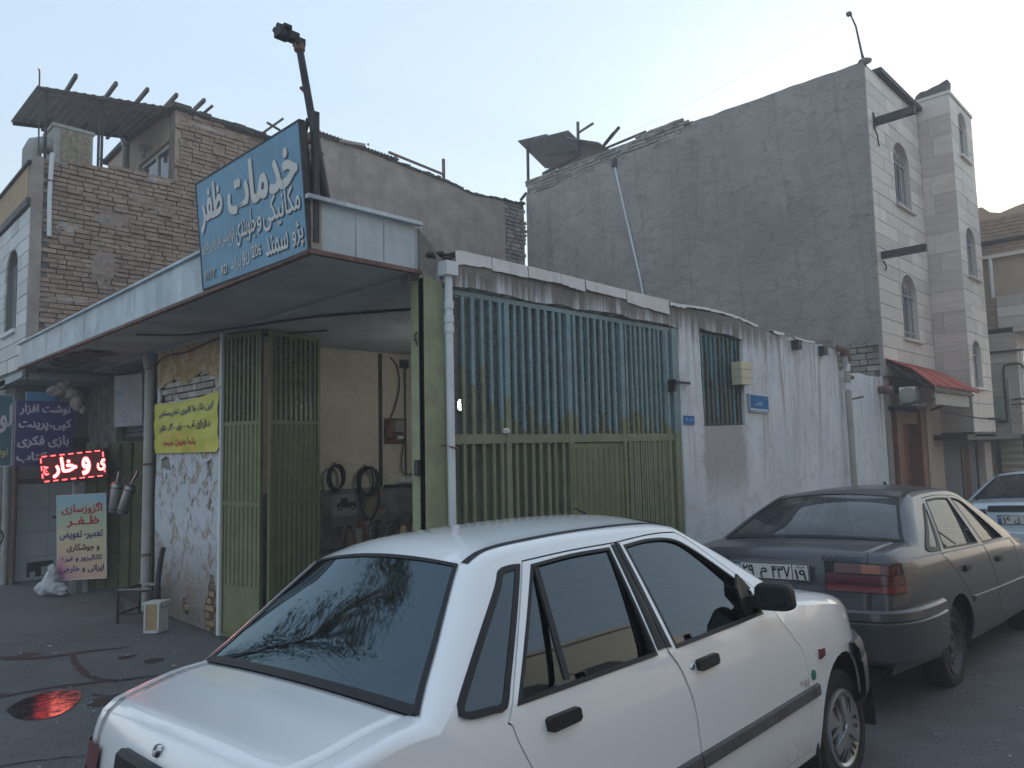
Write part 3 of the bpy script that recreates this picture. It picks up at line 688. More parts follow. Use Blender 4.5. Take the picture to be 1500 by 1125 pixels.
# ------------------------------------------------------------------ brick house on the left
bh = thing('brick_house', 'old brick house with rooftop room, standing behind the left end of the canopy', 'house', (3.6, 12.5, -.1))
def par(a): return pchip([(2.3, 5.9), (3.2, 6.06), (4.24, 6.09), (7, 6.1)], a)
wl = [(2.34, 2.9), (6.86, 2.9), (6.86, 7.5), (6.0, 7.2), (5.2, 7.18), (4.24, 7.25), (4.24, 6.05), (3.2, 6.03), (2.34, 5.88)]
bw = obj('brick_wall', panel(wl, [], .5, PY(YC+.045), (0, .25, 0)), M['mortar'], bh)
def regw(a, z):
    if a < 2.44 or a > 6.8 or z < 3.0: return False
    if a < 4.3: return z < par(a)-.02
    return z < pchip([(4.2, 7.25), (4.7, 7.24), (5.2, 7.19), (5.7, 7.14), (6.9, 7.3)], a)-.03
nb_ = bricks(bw, M['brick'], 1, YC, regw, (2.36, 6.8, 2.95, 7.35), bl=.195, bh=.058, jt=.013, cap=300, proud=.018)
# smeared plaster remains on the brick
br_sm = weather('brick_smear', (.29, .235, .20), .25, (.16, .13, .11), .5, 0, 4, .6)
def smear(c, r, mat=br_sm):
    return obj('plaster_patch', panel([(c[0]+r[0]*math.cos(a/34*6.283)*random.uniform(.65, 1.15), c[1]+r[1]*math.sin(a/34*6.283)*random.uniform(.55, 1.15)) for a in range(34)], [], .1, lambda a, b: (a, YC-.004+.01*math.sin(a*9)*math.sin(b*11), b), (0, .03, 0)), mat, bw, 40)
smear((3.35, 5.25), (.28, .16)); smear((3.25, 4.5), (.2, .3)); smear((3.9, 5.6), (.35, .12)); smear((2.9, 3.6), (.3, .1)); smear((3.4, 3.75), (.22, .09))
sm = weather('pale_mortar_smear', (.38, .34, .31), .2, (.2, .17, .14), .5, 0, 3, .5)
smear((2.75, 5.0), (.16, .08), sm); smear((4.9, 7.08), (.55, .035), sm); smear((2.8, 3.95), (.3, .03), sm); smear((4.0, 6.0), (.2, .05), sm)
# corner pilaster + stone front
obj('corner_pier', MB().box(2.30, 2.44, YC-.03, YC+.2, 2.9, 5.95), M['brown_plaster'], bh)
fw_ = arch(12.36, 13.2, 3.56, 4.45)
fb = obj('front_wall', panel(rect(11.79, 2.9, 22, 5.9), [fw_], 1.0, PX(2.315), (.25, 0, 0), grid=False), M['joint'], bh)
slabs(fb, M['stone_left'], 0, 2.29, 11.74, 16.0, 2.95, 5.22, .205, (.62, .5, .75, .44), [fw_], jt=.012)
for i in range(34): obj('parapet_slat', MB().box(2.285, 2.31, 11.9+i*.125, 12.015+i*.125, 5.34, 5.84), M['orange_board'], fb)
obj('parapet_cap', MB().box(2.25, 2.34, 11.76, 17, 5.84, 5.875).box(2.25, 2.33, 11.76, 17, 5.225, 5.335), M['dark_steel'], fb)
obj('shop_front', MB().box(2.30, 2.5, 12.98, 20, -.3, 2.88), M['grime'], bh)
for k in range(20): obj('shutter_slat', MB().box(2.275, 2.298, 13.1, 16.5, .0+k*.09, .08+k*.09), M['slat'], bh)
w_ = obj('arched_window', panel(arch(12.36, 13.2, 3.56, 4.45), [arch(12.42, 13.14, 3.62, 4.42)], .3, PX(2.42), (.03, 0, 0), grid=False), M['frame_white'], bh)
obj('pane', panel(arch(12.37, 13.19, 3.57, 4.45), [], .3, PX(2.46), (.01, 0, 0), grid=False), plain('blue_glass', (.10, .17, .22), .12, 0, .6), w_)
for y in (12.55, 12.7, 12.85, 13.0): obj('window_bar', MB().box(2.36, 2.38, y-.01, y+.01, 3.58, 4.6), M['iron'], w_)
obj('window_rail', MB().box(2.40, 2.43, 12.4, 13.16, 4.28, 4.34), M['frame_white'], w_)
obj('sill', MB().box(2.24, 2.42, 12.3, 13.24, 3.5, 3.555), M['stone_left'], w_)
obj('shop_ceiling', MB().box(2.3, 4.3, 11.905, 13.4, 2.80, 2.90).box(3.6, 12.2, 11.905, 13.4, -.2, 2.9), M['soffit'], bh)
obj('roof_deck', MB().box(2.34, 8.4, 11.85, 20, 5.78, 5.88), M['bitumen'], bh)
# rooftop room
pw = rect(12.02, 6.15, 13.5, 6.83)
pr = obj('rooftop_room', panel([(11.8, 5.85), (15.3, 5.85), (15.3, 7.42), (14, 7.45), (12.8, 7.36), (11.8, 7.28)], [pw], .4, PX(4.245), (.2, 0, 0)), M['tan_plaster'], bh)
wi = obj('window_frame', panel(pw, [rect(12.07, 6.2, 12.75, 6.78), rect(12.81, 6.2, 13.45, 6.78)], .3, PX(4.30), (.04, 0, 0), grid=False), M['frame_white'], pr)
obj('pane', MB().box(4.33, 4.34, 12.03, 13.49, 6.16, 6.82), M['glass_dark'], wi)
rows = [[(4.352+.015*math.sin(k*1.9), 12.04+.68*k/24, z) for z in (6.16, 6.82)] for k in range(25)]
obj('curtain', MB().grid(rows), M['curtain'], wi, 60)
obj('roof_edge', panel([(11.7, 7.26), (12.8, 7.34), (14, 7.43), (15.4, 7.40), (15.4, 7.46), (14, 7.51), (12.8, 7.42), (11.7, 7.34)], [], .5, PX(4.16), (.3, 0, 0), grid=False), M['bitumen'], pr)
tb = MB()
for i in range(14):
    x0 = 4.2+i*.19; tb.box(x0, x0+.2, 11.68+random.uniform(-.03, .03), 12.2, 7.24+.012*math.sin(i)-.012*i*.45+random.uniform(-.01, .01), 7.29-.012*i*.45+random.uniform(0, .03))
obj('roof_edge', tb, M['bitumen'], pr)
obj('vent_hood', MB().lathe([(.0, .0), (.07, .0), (.07, .1), (.02, .13)], (4.2, 13.05, 7.0), (-1, 0, -.3), 12).tube([(4.2, 13.0, 7.0), (4.14, 12.98, 6.92), (4.15, 12.97, 6.8)], .03, 8), M['tin'], pr, 50)
obj('vent_pipe', MB().tube([(4.2, 14.1, 6.0), (4.2, 14.1, 7.38)], .06, 10).tube([(4.2, 14.1, 7.36), (4.2, 14.1, 7.44)], .08, 10), M['grey_pipe'], pr, 50)
# rooftop shelter
sh = thing('rooftop_shelter', 'tilted sheet-metal lean-to shelter on poles over the left rooftop', 'shelter', (3.2, 12.9, 5.9))
rows = []
for k in range(31):
    t = k/30; rows.append([(2.36+t*1.80, 11.9-.05*t, 7.04+.25*t+.012*math.cos(k*math.pi)), (2.40+t*1.82, 13.9, 7.20+.27*t+.012*math.cos(k*math.pi))])
o_ = obj('roof_sheet', MB().grid(rows), M['sheet'], sh); mo = o_.modifiers.new('thickness', 'SOLIDIFY'); mo.thickness = .006; mo.offset = 1
for x in (2.85, 3.39, 3.84, 4.28, 4.72):
    t = (x-2.36)/1.8; obj('rafter', MB().beam((x-.05, 11.72, 7.215+.165*t*1.45), (x+.02, 14.0, 7.165+.27*t), .045, .06), M['dark_steel'], sh)
obj('edge_rail', MB().beam((2.36, 11.93, 7.02), (4.16, 11.9, 7.27), .04, .05).beam((2.42, 13.85, 7.16), (4.2, 13.85, 7.44), .04, .05), M['dark_steel'], sh)
for x, y, zt in ((3.19, 11.98, 7.16), (3.24, 12.0, 7.17), (2.5, 12.0, 7.05)): obj('pole', MB().tube([(x, y, 5.9), (x, y, zt)], .02, 8), M['dark_steel'], sh)
obj('pole', MB().tube([(2.4, 11.88, 5.9), (2.37, 11.86, 7.25), (2.355, 11.86, 7.28)], .011, 6), M['dark_steel'], sh)
obj('brace', MB().tube([(3.25, 12.0, 6.95), (3.62, 12.1, 6.55)], .013, 6).tube([(3.2, 12.0, 6.22), (3.3, 12.0, 6.22)], .012, 6), M['dark_steel'], sh)
# cooler on the roof
ac = thing('evaporative_cooler', 'tin rooftop evaporative cooler with straw pad and bent duct, under the shelter', 'cooler', (2.85, 12.3, 5.9))
obj('cabinet', MB().box(2.6, 3.12, 12.0, 12.55, 6.0, 6.56).box(2.58, 3.14, 11.98, 12.57, 6.55, 6.6), M['tin'], ac)
obj('pad', MB().box(2.70, 3.08, 11.985, 12.0, 6.05, 6.53), M['pad'], ac)
for i in range(6): obj('louvre', MB().box(2.70+.066*i, 2.715+.066*i, 11.975, 11.986, 6.05, 6.53), M['pad'], ac)
obj('duct', MB().tube([(2.62, 12.15, 6.28), (2.50, 12.15, 6.28), (2.41, 12.15, 6.24), (2.37, 12.15, 6.14), (2.365, 12.15, 5.85)], [.12, .12, .125, .12, .115], 14), M['tin'], ac, 50)
vp = thing('vent_pipe', 'short bent white plastic pipe on the corner of the brick house', 'pipe', (2.52, 11.7, 4.8))
obj('pipe', MB().tube([(2.53, 11.69, 6.02), (2.52, 11.69, 5.9), (2.51, 11.69, 5.4), (2.52, 11.69, 4.81)], .03, 10), M['white_pipe'], vp, 50)
obj('strap', MB().box(2.475, 2.57, 11.655, 11.73, 5.6, 5.62), M['rust'], vp)

# ------------------------------------------------------------------ plastered house behind the yard
ph = thing('plaster_house', 'brown plastered blank house wall behind the workshop, ending in a strip of bare brick', 'house', (9, 12, -.1))
tp = [(12.3, 7.53), (12.0, 7.44), (11.5, 7.42), (11, 7.38), (10.58, 7.34), (10, 7.42), (9.5, 7.47), (9, 7.49), (8.4, 7.52), (7.7, 7.56), (6.87, 7.56)]
t2 = []
for i in range(len(tp)-1):
    for k in range(3): p = Vector(tp[i]).lerp(Vector(tp[i+1]), k/3); t2.append((p.x, p.y+random.uniform(-.025, .015)))
cut_ = wob(rect(11.62, 5.0, 12.4, 7.6), .015, .1)
obj('wall', panel([(6.87, 2.9), (12.3, 2.9)]+t2+[tp[-1]], [cut_], .3, lambda a, b: (a, YC+.012*math.sin(a*2.2)*math.sin(b*1.9), b), (0, .2, 0)), M['brown_plaster'], ph, 40)
bs = obj('brick_strip', MB().box(11.55, 12.31, YC+.05, YC+.2, 4.9, 7.43), M['mortar'], ph)
bricks(bs, M['brick_grey'], 1, YC+.012, lambda a, z: 11.58 < a < 12.28 and z < 7.42, (11.6, 12.27, 4.95, 7.4), bl=.2, bh=.075, jt=.022, cap=140, proud=.01)
edge = MB()
for i in range(60): x = 6.9+i*.09; edge.box(x, x+.1, YC-.03+random.uniform(-.02, .02), YC+.25, pchip(tp[::-1], x)-.02, pchip(tp[::-1], x)+random.uniform(.01, .05))
obj('roof_edge', edge, M['bitumen'], ph)
rows = [[(6.7+k*.038, YC-.09, 7.60+.018*math.cos(k*math.pi)-.002*k*.5), (6.7+k*.038, YC+.7, 7.72+.018*math.cos(k*math.pi)-.002*k*.5)] for k in range(50)]
o_ = obj('corrugated_sheet', MB().grid(rows), M['sheet_dark'], ph); mo = o_.modifiers.new('thickness', 'SOLIDIFY'); mo.thickness = .012
obj('roof_plank', MB().beam((7.2, 11.7, 7.55), (7.75, 11.7, 7.62), .1, .05).beam((7.78, 11.6, 7.63), (7.95, 11.85, 7.74), .04, .03), M['brown_plaster'], ph)
rl = thing('roof_railing', 'thin rusty pipe railing on the roof edge of the plastered house', 'railing', (9.2, 11.8, 7.5))
obj('post', MB().box(9.81, 9.86, 11.78, 11.83, 7.40, 7.95), M['rust'], rl)
obj('post', MB().box(8.56, 8.60, 11.78, 11.83, 7.45, 7.70), M['rust'], rl)
obj('rail', MB().beam((8.4, 11.8, 7.70), (9.84, 11.8, 7.60), .035, .045), M['rust'], rl)
pk = thing('loose_roof_poles', 'loose dark poles sticking up from the brick roof behind the blue sign', 'poles', (5.9, 11.9, 7.2))
obj('pole', MB().beam((5.62, 11.75, 7.2), (6.08, 11.75, 7.66), .035, .04), M['dark_steel'], pk)
obj('pole', MB().beam((5.8, 11.8, 7.52), (6.05, 11.8, 7.45), .035, .03), M['dark_steel'], pk)
obj('pole', MB().beam((4.62, 11.8, 7.25), (4.76, 11.6, 7.42), .035, .03), M['dark_steel'], pk)

# ------------------------------------------------------------------ grey building
gb = thing('grey_building', 'three-storey building with blank grey cement side and pale stone street front', 'building', (14, 6, -.2))
tg = [(4.0, 7.90), (4.6, 7.92), (5.4, 7.95), (6.3, 7.97), (7.22, 7.98), (7.24, 7.86), (8.4, 7.80), (9.6, 7.76), (10.8, 7.74), (11.74, 7.70)]
og = [(11.74, 2.5), (5.25, 2.5), (5.2, 3.25), (4.8, 3.3), (4.4, 3.22), (4.0, 3.28)] + wob(tg, 0, .3)[:]
og = [(11.74, -.4), (4.0, -.4)]; og += [(4.0, 2.65)]+wob([(4.03, 2.66), (5.2, 2.62), (5.3, 3.0), (4.9, 3.24), (4.03, 3.28)], .012, .08)[:-1]
og = [p for p in og]; tgd = []
for i in range(len(tg)-1):
    for k in range(4): p = Vector(tg[i]).lerp(Vector(tg[i+1]), k/4); tgd.append((p.x, p.y+random.uniform(-.012, .012)))
og = og + tgd + [tg[-1]]
obj('side_wall', panel(og, [], .25, lambda a, b: (XG+.018*math.sin(a*1.3+b*.7)*math.sin(b*1.1)+.008*math.sin(a*6+b*3), a, b), (.2, 0, 0)), M['wallG'], gb, 50)
core2 = obj('brick_core', MB().box(XG+.05, XG+.2, 4.02, 11.74, 2.4, 7.7).box(XG+.05, XG+.2, 7.22, 11.74, 7.7, 8.02), M['mortar'], gb)
bricks(core2, M['brick_grey'], 0, XG+.0, lambda a, z: 4.1 < a < 5.32, (4.02, 5.3, 2.6, 3.32), bl=.23, bh=.085, jt=.016, cap=120, proud=.008)
bricks(core2, M['brick_grey'], 0, XG+.0, lambda a, z: 7.34 < a < 11.7 and z < pchip([(7.2, 8.13), (8.5, 8.1), (11.7, 8.03)], a), (7.3, 11.68, 7.70, 8.12), bl=.21, bh=.06, jt=.014, cap=150, proud=.012)
XR, YB = 15.1, 3.45
w1 = arch(13.50, 14.36, 5.78, 6.62); w2 = arch(13.44, 14.28, 3.42, 4.22)
fr = obj('front_wall', panel(rect(12.52, 2.5, XR+.1, 7.92), [w1, w2], 1, PY(YA+.025), (0, .25, 0), grid=False), M['joint'], gb)
slabs(fr, M['trav'], 1, YA, 12.36, XR-.0, 2.72, 7.90, .234, (.95, .8, 1.05, .6), [w1, w2], jt=.010)
obj('corner_trim', MB().box(XG-.012, 12.36, YA-.004, YA+.05, 2.7, 7.92), M['wallG'], gb)
obj('roof_cap', MB().box(12.9, XR, YA-.09, YA+.15, 7.92, 8.0), M['dark_steel'], gb)
obj('roof_slab', MB().box(12.5, 19, 4.3, 11.7, 7.5, 7.72), M['bitumen'], gb)
obj('back_wall', MB().box(18.7, 18.9, 4.35, 11.7, -.3, 7.6).box(12.5, 19, 11.5, 11.74, -.3, 7.6), M['wallG'], gb)
# stair bay
bw3 = [arch(15.6, 16.22, 7.06, 7.72), arch(15.52, 16.2, 4.72, 5.4), arch(15.36, 15.98, 2.62, 3.25)]
bs_ = obj('bay_wall', MB().box(XR+.025, XR+.2, YB+.03, YA+.05, 1.8, 8.15), M['joint'], gb)
slabs(bs_, M['trav_band'], 0, XR, YB+.0, YA-.0, 1.8, 7.95, .37, (.42, .8, .35), [], jt=.004)
bf_ = obj('bay_front', panel(rect(XR+.03, 1.8, 16.62, 8.1), bw3, 1, PY(YB+.025), (0, .2, 0), grid=False), M['joint'], gb)
slabs(bf_, M['trav'], 1, YB, XR+.0, 16.66, 1.8, 8.1, .262, (.55, .75, .45), bw3, jt=.01)
obj('bay_cap', MB().box(XR-.02, 16.7, YB-.02, YA+.4, 8.1, 8.16).box(XR+.0, XR+.1, YB-.0, YB+.55, 7.95, 8.1), M['trav'], gb)
obj('bay_underside', MB().box(XR, 16.66, YB, YA+.2, 1.72, 1.8), M['dark_steel'], gb)
obj('bay_side_far', MB().box(16.55, 16.65, YB+.03, YA+.3, 1.8, 8.1), M['trav'], gb)
obj('roof_drum', MB().lathe([(.32, 0), (.32, .2), (.28, .25), (0, .27)], (15.6, 4.4, 7.95), (0, 0, 1), 16).box(15.0, 15.2, 4.5, 4.7, 7.8, 8.4), M['tin'], gb, 40)
obj('tar_sheet', panel(wob([(3.55, 8.1), (4.15, 8.08), (4.05, 8.32), (3.75, 8.4), (3.5, 8.44)], .02, .1), [], .3, PX(XR+.15), (.25, 0, 0), grid=False), M['sheet_dark'], gb)
def archwin(parent, a0, a1, z0, zs, plane, nb=4, lit=0):
    w = obj('window', panel(arch(a0, a1, z0, zs), [arch(a0+.06, a1-.06, z0+.06, zs-.02)], .3, PY(plane+.14), (0, .04, 0), grid=False), M['frame_white'], parent)
    obj('pane', panel(arch(a0+.02, a1-.02, z0+.02, zs), [], .3, PY(plane+.17), (0, .01, 0), grid=False), M['glass_dark'], w)
    obj('reveal', panel(arch(a0-.0, a1+.0, z0, zs, 14), [arch(a0+.012, a1-.012, z0+.012, zs, 14)], .3, PY(plane-.004), (0, .22, 0), grid=False), M['trav'], w)
    for i in range(nb): x = a0+.1+(a1-a0-.2)*i/(nb-1); obj('window_bar', MB().box(x-.012, x+.012, plane+.06, plane+.08, z0+.03, zs+.12), M['iron'], w)
    obj('window_rail', MB().box(a0+.02, a1-.02, plane+.055, plane+.085, zs-.03, zs+.0).box(a0+.02, a1-.02, plane+.055, plane+.085, z0+.12, z0+.145), M['iron'], w)
    obj('sill', MB().box(a0-.06, a1+.06, plane-.06, plane+.16, z0-.045, z0-.004), M['trav'], w)
archwin(gb, 13.50, 14.36, 5.78, 6.62, YA); archwin(gb, 13.44, 14.28, 3.42, 4.22, YA)
archwin(gb, 15.6, 16.22, 7.06, 7.72, YB, 3); archwin(gb, 15.52, 16.2, 4.72, 5.4, YB, 3); archwin(gb, 15.36, 15.98, 2.62, 3.25, YB, 3)
obj('roof_beam', MB().box(12.62, 12.72, YA-.62, YA+.0, 6.92, 7.04).box(12.58, 12.66, YA-.02, YA+.0, 6.84, 7.12), M['dark_steel'], gb)
obj('roof_beam', MB().box(12.55, 12.64, YA-.66, YA+.0, 4.64, 4.75), M['dark_steel'], gb)
obj('cable_hook', MB().tube([(12.62, YA-.02, 6.82), (12.62, YA-.05, 6.72), (12.66, YA-.04, 6.62), (12.7, YA-.04, 6.56)], .012, 5).tube([(12.6, YA-.02, 4.6), (12.62, YA-.05, 4.5), (12.65, YA-.02, 4.45)], .012, 5), M['black'], gb)
# ground floor of the grey building : shop front
obj('shop_wall', MB().box(14.25, 15.15, YA-.02, YA+.2, -.4, 2.7).box(12.5, 14.25, YA+.25, YA+.4, -.4, 2.7), M['tan_plaster'], gb)
obj('shop_wall', MB().box(15.1, 19.0, YA+.25, YA+.4, -.4, 1.9), M['grime'], gb)
df = obj('door_frame', MB().box(12.62, 12.84, YA-.05, YA+.12, -.4, 2.2).box(13.72, 13.95, YA-.08, YA+.12, -.4, 2.2).box(12.84, 13.72, YA-.04, YA+.12, 1.95, 2.15), M['wood'], gb)
obj('door', MB().box(13.3, 13.72, YA+.1, YA+.15, -.3, 1.95), M['wood'], gb)
obj('door', MB().box(12.9, 13.28, YA+.14, YA+.18, .2, 1.7), M['cream'], gb)
obj('shop_counter', MB().box(12.85, 13.3, YA+.02, YA+.14, -.3, .75).blob((13.05, YA+.06, .82), (.16, .08, .2), 10, 6, .12), M['dark_steel'], gb)
gg = obj('entrance_gate', MB().box(15.15, 17.7, YA+.02, YA+.08, 1.55, 1.66).box(15.15, 15.25, YA+.02, YA+.08, -.4, 1.55).box(16.5, 16.6, YA+.02, YA+.08, -.4, 1.55).box(17.6, 17.7, YA+.02, YA+.08, -.4, 1.55), M['dark_steel'], gb)
for i in range(12): obj('gate_bar', MB().box(15.3+i*.1, 15.33+i*.1, YA+.03, YA+.06, -.3, 1.55), M['iron'], gg)
for i in range(10): obj('gate_bar', MB().box(16.65+i*.095, 16.69+i*.095, YA+.03, YA+.06, -.3, 1.55), M['wood' if i < 5 else 'iron'], gg)
obj('stone_pier', MB().box(17.75, 18.3, YA-.1, YA+.2, -.4, 1.6), M['trav_band'], gb)
obj('entrance_beam', MB().box(14.6, 19.9, YA-.55, YA+.2, 1.66, 1.76), M['dark_steel'], gb)
obj('number_card', MB().box(15.32, 15.6, YA-.03, YA-.02, 1.86, 2.05), M['frame_white'], gb)
# roof things of the grey building
sg = thing('broken_roof_shelter', 'collapsed grey sheet shelter on the roof corner of the grey building', 'shelter', (12.5, 10.8, 8.05))
def sheet(pts, mat, th=.02): 
    o = obj('sheet', MB().quad(*pts), mat, sg); mo = o.modifiers.new('thickness', 'SOLIDIFY'); mo.thickness = th; return o
sheet([(12.2, 11.85, 9.06), (12.3, 11.0, 8.98), (13.3, 10.9, 8.35), (13.0, 11.7, 8.55)], M['sheet'])
sheet([(12.2, 11.3, 8.93), (12.25, 10.3, 8.82), (13.1, 10.1, 8.28), (13.2, 11.2, 8.38)], M['sheet'])
sheet([(12.3, 10.4, 8.7), (12.3, 9.5, 8.3), (12.9, 9.4, 8.12), (12.9, 10.4, 8.2)], M['sheet'])
for a, b, w in (((12.35, 11.68, 8.0), (12.35, 11.67, 8.9), .05), ((12.35, 11.2, 8.08), (12.4, 10.1, 8.24), .06), ((12.4, 10.15, 8.2), (12.4, 10.14, 9.0), .05), ((12.4, 10.16, 8.74), (12.4, 9.7, 8.82), .04), ((12.4, 9.5, 8.18), (12.4, 9.0, 8.5), .05), ((12.4, 9.4, 8.25), (12.4, 9.15, 8.42), .05), ((12.35, 9.4, 8.12), (12.35, 8.3, 8.15), .04), ((12.35, 11.1, 8.5), (12.6, 10.3, 8.42), .04), ((12.3, 11.9, 7.62), (12.3, 11.7, 7.75), .05)):
    obj('pole', MB().beam(a, b, w, w), M['dark_steel'], sg)
an = thing('roof_antenna', 'thin leaning antenna rod on the street corner of the grey building roof', 'antenna', (12.4, 3.98, 7.9))
obj('rod', MB().tube([(12.38, 4.0, 7.85), (12.36, 4.03, 8.1), (12.33, 4.08, 8.55), (12.3, 4.15, 8.8)], [.03, .018, .015, .012], 6), M['dark_steel'], an)
obj('base', MB().blob((12.38, 4.0, 7.93), (.1, .12, .06), 8, 5, .2), M['wallG'], an, 40)
obj('tip', MB().box(12.26, 12.34, 4.13, 4.2, 8.77, 8.82), M['dark_steel'], an)
wr = thing('aerial_wire', 'faint wire running from the roof antenna down to the collapsed shelter', 'wire', (12.3, 8, 8.5))
obj('wire', MB().tube(crom([(12.3, 4.16, 8.78), (12.3, 6.0, 8.50), (12.35, 8.0, 8.30), (12.4, 9.9, 8.3)], .3), .0018, 4), M['iron'], wr)
rp = thing('hanging_conduit', 'thin pale conduit hanging slantwise down the blank grey wall', 'conduit', (12.25, 8.8, 4.8))
obj('conduit', MB().tube(crom([(12.28, 9.07, 7.62), (12.27, 8.98, 7.2), (12.27, 8.72, 6.0), (12.26, 8.5, 5.0), (12.25, 8.4, 4.3)], .3), .022, 6), M['white_pipe'], rp, 50)
obj('anchor', MB().box(12.24, 12.32, 9.03, 9.12, 7.6, 7.78), M['dark_steel'], rp)
# red canopy over the shop
rc = thing('red_canopy', 'red corrugated sheet canopy over the shop door of the grey building', 'canopy', (13.4, 3.7, 2.6))
for s in range(3):
    x0 = 12.40+.80*s; rows = []
    for k in range(23):
        x = x0+.81*k/22; c_ = .022*math.cos(k*math.pi*.55); t = (x-12.4)/2.4
        rows.append([(x+.02, YA-.0, 2.98+c_-.03*t), (x+.1*(1-t), YA-.35, 2.80+c_-.05*t+random.uniform(-.006, .006)), (x-.3*(1-t)*1.0+.12, YA-.72, 2.50+c_+random.uniform(-.012, .012))])
    o_ = obj('corrugated_sheet', MB().grid(rows), M['red_sheet'], rc, 60); mo = o_.modifiers.new('thickness', 'SOLIDIFY'); mo.thickness = .006
obj('fascia_board', MB().box(12.5, 14.4, YA-.66, YA-.64, 2.22, 2.47), M['tin'], rc)
obj('canopy_frame', MB().beam((12.45, YA-.0, 2.93), (12.36, YA-.68, 2.45), .04, .04).beam((12.36, YA-.68, 2.43), (14.6, YA-.68, 2.43), .04, .04).beam((12.4, YA, 2.2), (12.4, YA-.68, 2.3), .04, .04).beam((14.55, YA, 2.2), (14.55, YA-.65, 2.42), .04, .04), M['dark_steel'], rc)
ru = thing('ac_unit', 'round white air-conditioning unit hung under the red canopy', 'air conditioner', (12.65, 3.55, 2.25))
obj('casing', MB().box(12.5, 12.95, 3.62, 3.85, 2.22, 2.52), M['frame_white'], ru)
obj('fan_cover', MB().lathe([(0, .03), (.11, .028), (.13, .01), (.14, 0)], (12.5, 3.73, 2.37), (-1, 0, 0), 20).lathe([(0, .03), (.11, .028), (.13, .01), (.14, 0)], (12.72, 3.62, 2.37), (0, -1, 0), 20), M['tin'], ru, 40)
obj('bracket', MB().box(12.45, 13.0, 3.6, 4.0, 2.17, 2.21), M['dark_steel'], ru)
wr2 = thing('overhead_cable', 'black cable with knotted ties strung across the stone stair bay', 'cable', (15, 3.3, 2.2))
cb = MB().tube(crom([(12.9, 3.3, 2.10), (14, 3.3, 2.06), (15.4, 3.3, 2.03), (16.9, 3.3, 2.05), (19, 3.4, 2.2)], .3), .012, 5)
for x in (15.5, 15.7, 15.9, 16.1, 16.3): cb.blob((x, 3.3, 2.035), (.035, .03, .025), 6, 4, .3)
obj('cable', cb, M['black'], wr2)

# ------------------------------------------------------------------ far houses on the right
f1 = thing('stone_corner_house', 'two-storey stone-clad house beyond the stair bay with black gas pipes', 'house', (20, 4, -.3))
obj('side_wall', MB().box(19.05, 19.2, 3.46, 6.5, -.4, 4.0).box(19.03, 19.2, 3.40, 6.5, 4.08, 4.8), M['joint'], f1)
slabs(f1, M['trav_band'], 0, 19.02, 3.42, 4.6, -.3, 4.0, .33, (.55, .7), [], jt=.008)
slabs(f1, M['far_brick'], 0, 19.0, 3.74, 4.4, 4.10, 4.8, .1, (.4, .5), [], jt=.012, name='brick')
slabs(f1, M['trav'], 0, 19.0, 2.6, 3.735, 4.10, 4.82, .24, (.6, .5), [], jt=.01)
obj('floor_edge', MB().box(18.96, 24, 2.6, 3.46, 3.99, 4.09), M['trav'], f1)
obj('upper_wall', MB().box(19.04, 24, 2.62, 3.4, 4.09, 4.78), M['joint'], f1)
obj('front_wall', MB().box(19.06, 24, 3.43, 3.6, -.4, 3.98), M['trav'], f1)
wf = obj('window', MB().box(19.3, 20.4, 3.40, 3.425, 2.6, 3.6), M['frame_white'], f1); obj('pane', MB().box(19.38, 20.32, 3.39, 3.40, 2.68, 3.52), M['glass_dark'], wf)
for i in range(13): obj('shutter_slat', MB().prism([(18.95, 3.44, -.3+i*.15), (18.92, 3.44, -.24+i*.15), (18.95, 3.44, -.17+i*.15)], (0, .42, 0)), M['shutter'], f1)
obj('shutter_frame', MB().box(18.93, 19.02, 3.40, 3.44, -.4, 1.75).box(18.93, 19.02, 3.86, 3.92, -.4, 1.75), M['dark_steel'], f1)
gp = thing('gas_pipes', 'black gas pipes and grey meter cabinet on the stone corner house', 'pipes', (18.9, 3.6, 2.2))
obj('pipe', MB().tube(crom([(18.96, 3.87, 2.05), (18.94, 3.72, 2.04), (18.93, 3.69, 2.2), (18.93, 3.69, 3.15), (18.93, 3.62, 3.26), (18.95, 3.4, 3.28), (19.2, 3.36, 3.2)], .06), .022, 6).tube([(18.95, 3.66, 2.5), (18.95, 3.38, 2.52), (19.3, 3.36, 2.45)], .02, 6).tube([(18.95, 3.64, 2.4), (18.95, 3.36, 2.40)], .018, 6), M['black'], gp, 50)
obj('pipe', MB().tube([(18.94, 3.62, 1.75), (18.94, 3.62, 2.95)], .022, 6), M['grey_pipe'], gp, 50)
obj('meter_cabinet', MB().box(18.86, 18.98, 3.72, 3.95, 2.12, 2.62), M['tin'], gp)
obj('crossbar', MB().box(18.93, 18.97, 3.3, 3.95, 3.55, 3.6), M['dark_steel'], gp)
f2 = thing('beige_brick_house', 'tall beige brick house with tan band at the far right', 'house', (22, 4.5, -.3))
obj('side_wall', panel([(1.0, 4.5), (9, 4.5), (9, 7.1), (3.95, 7.02), (3.8, 6.86), (3.6, 6.8), (3.3, 6.88), (2.9, 6.95), (1.0, 6.9)], [], 1, PX(19.45), (4, 0, 0), grid=False), M['far_tan'], f2)
slabs(f2, M['far_brick'], 0, 19.42, 2.5, 4.2, 5.85, 6.72, .085, (.5, .45, .6), [], jt=.012, name='brick')
obj('cornice', MB().box(19.36, 19.46, 1.0, 5, 6.10, 6.17), M['dark_steel'], f2)
obj('cornice', MB().box(19.32, 19.46, 1.0, 5, 5.76, 5.84), M['trav'], f2)
obj('drain_pipe', MB().tube([(19.35, 3.86, 5.76), (19.35, 3.86, 4.8)], .045, 8), M['white_pipe'], f2, 50)
obj('back', MB().box(23.4, 23.5, 3.5, 9, -.3, 7), M['far_tan'], f2)

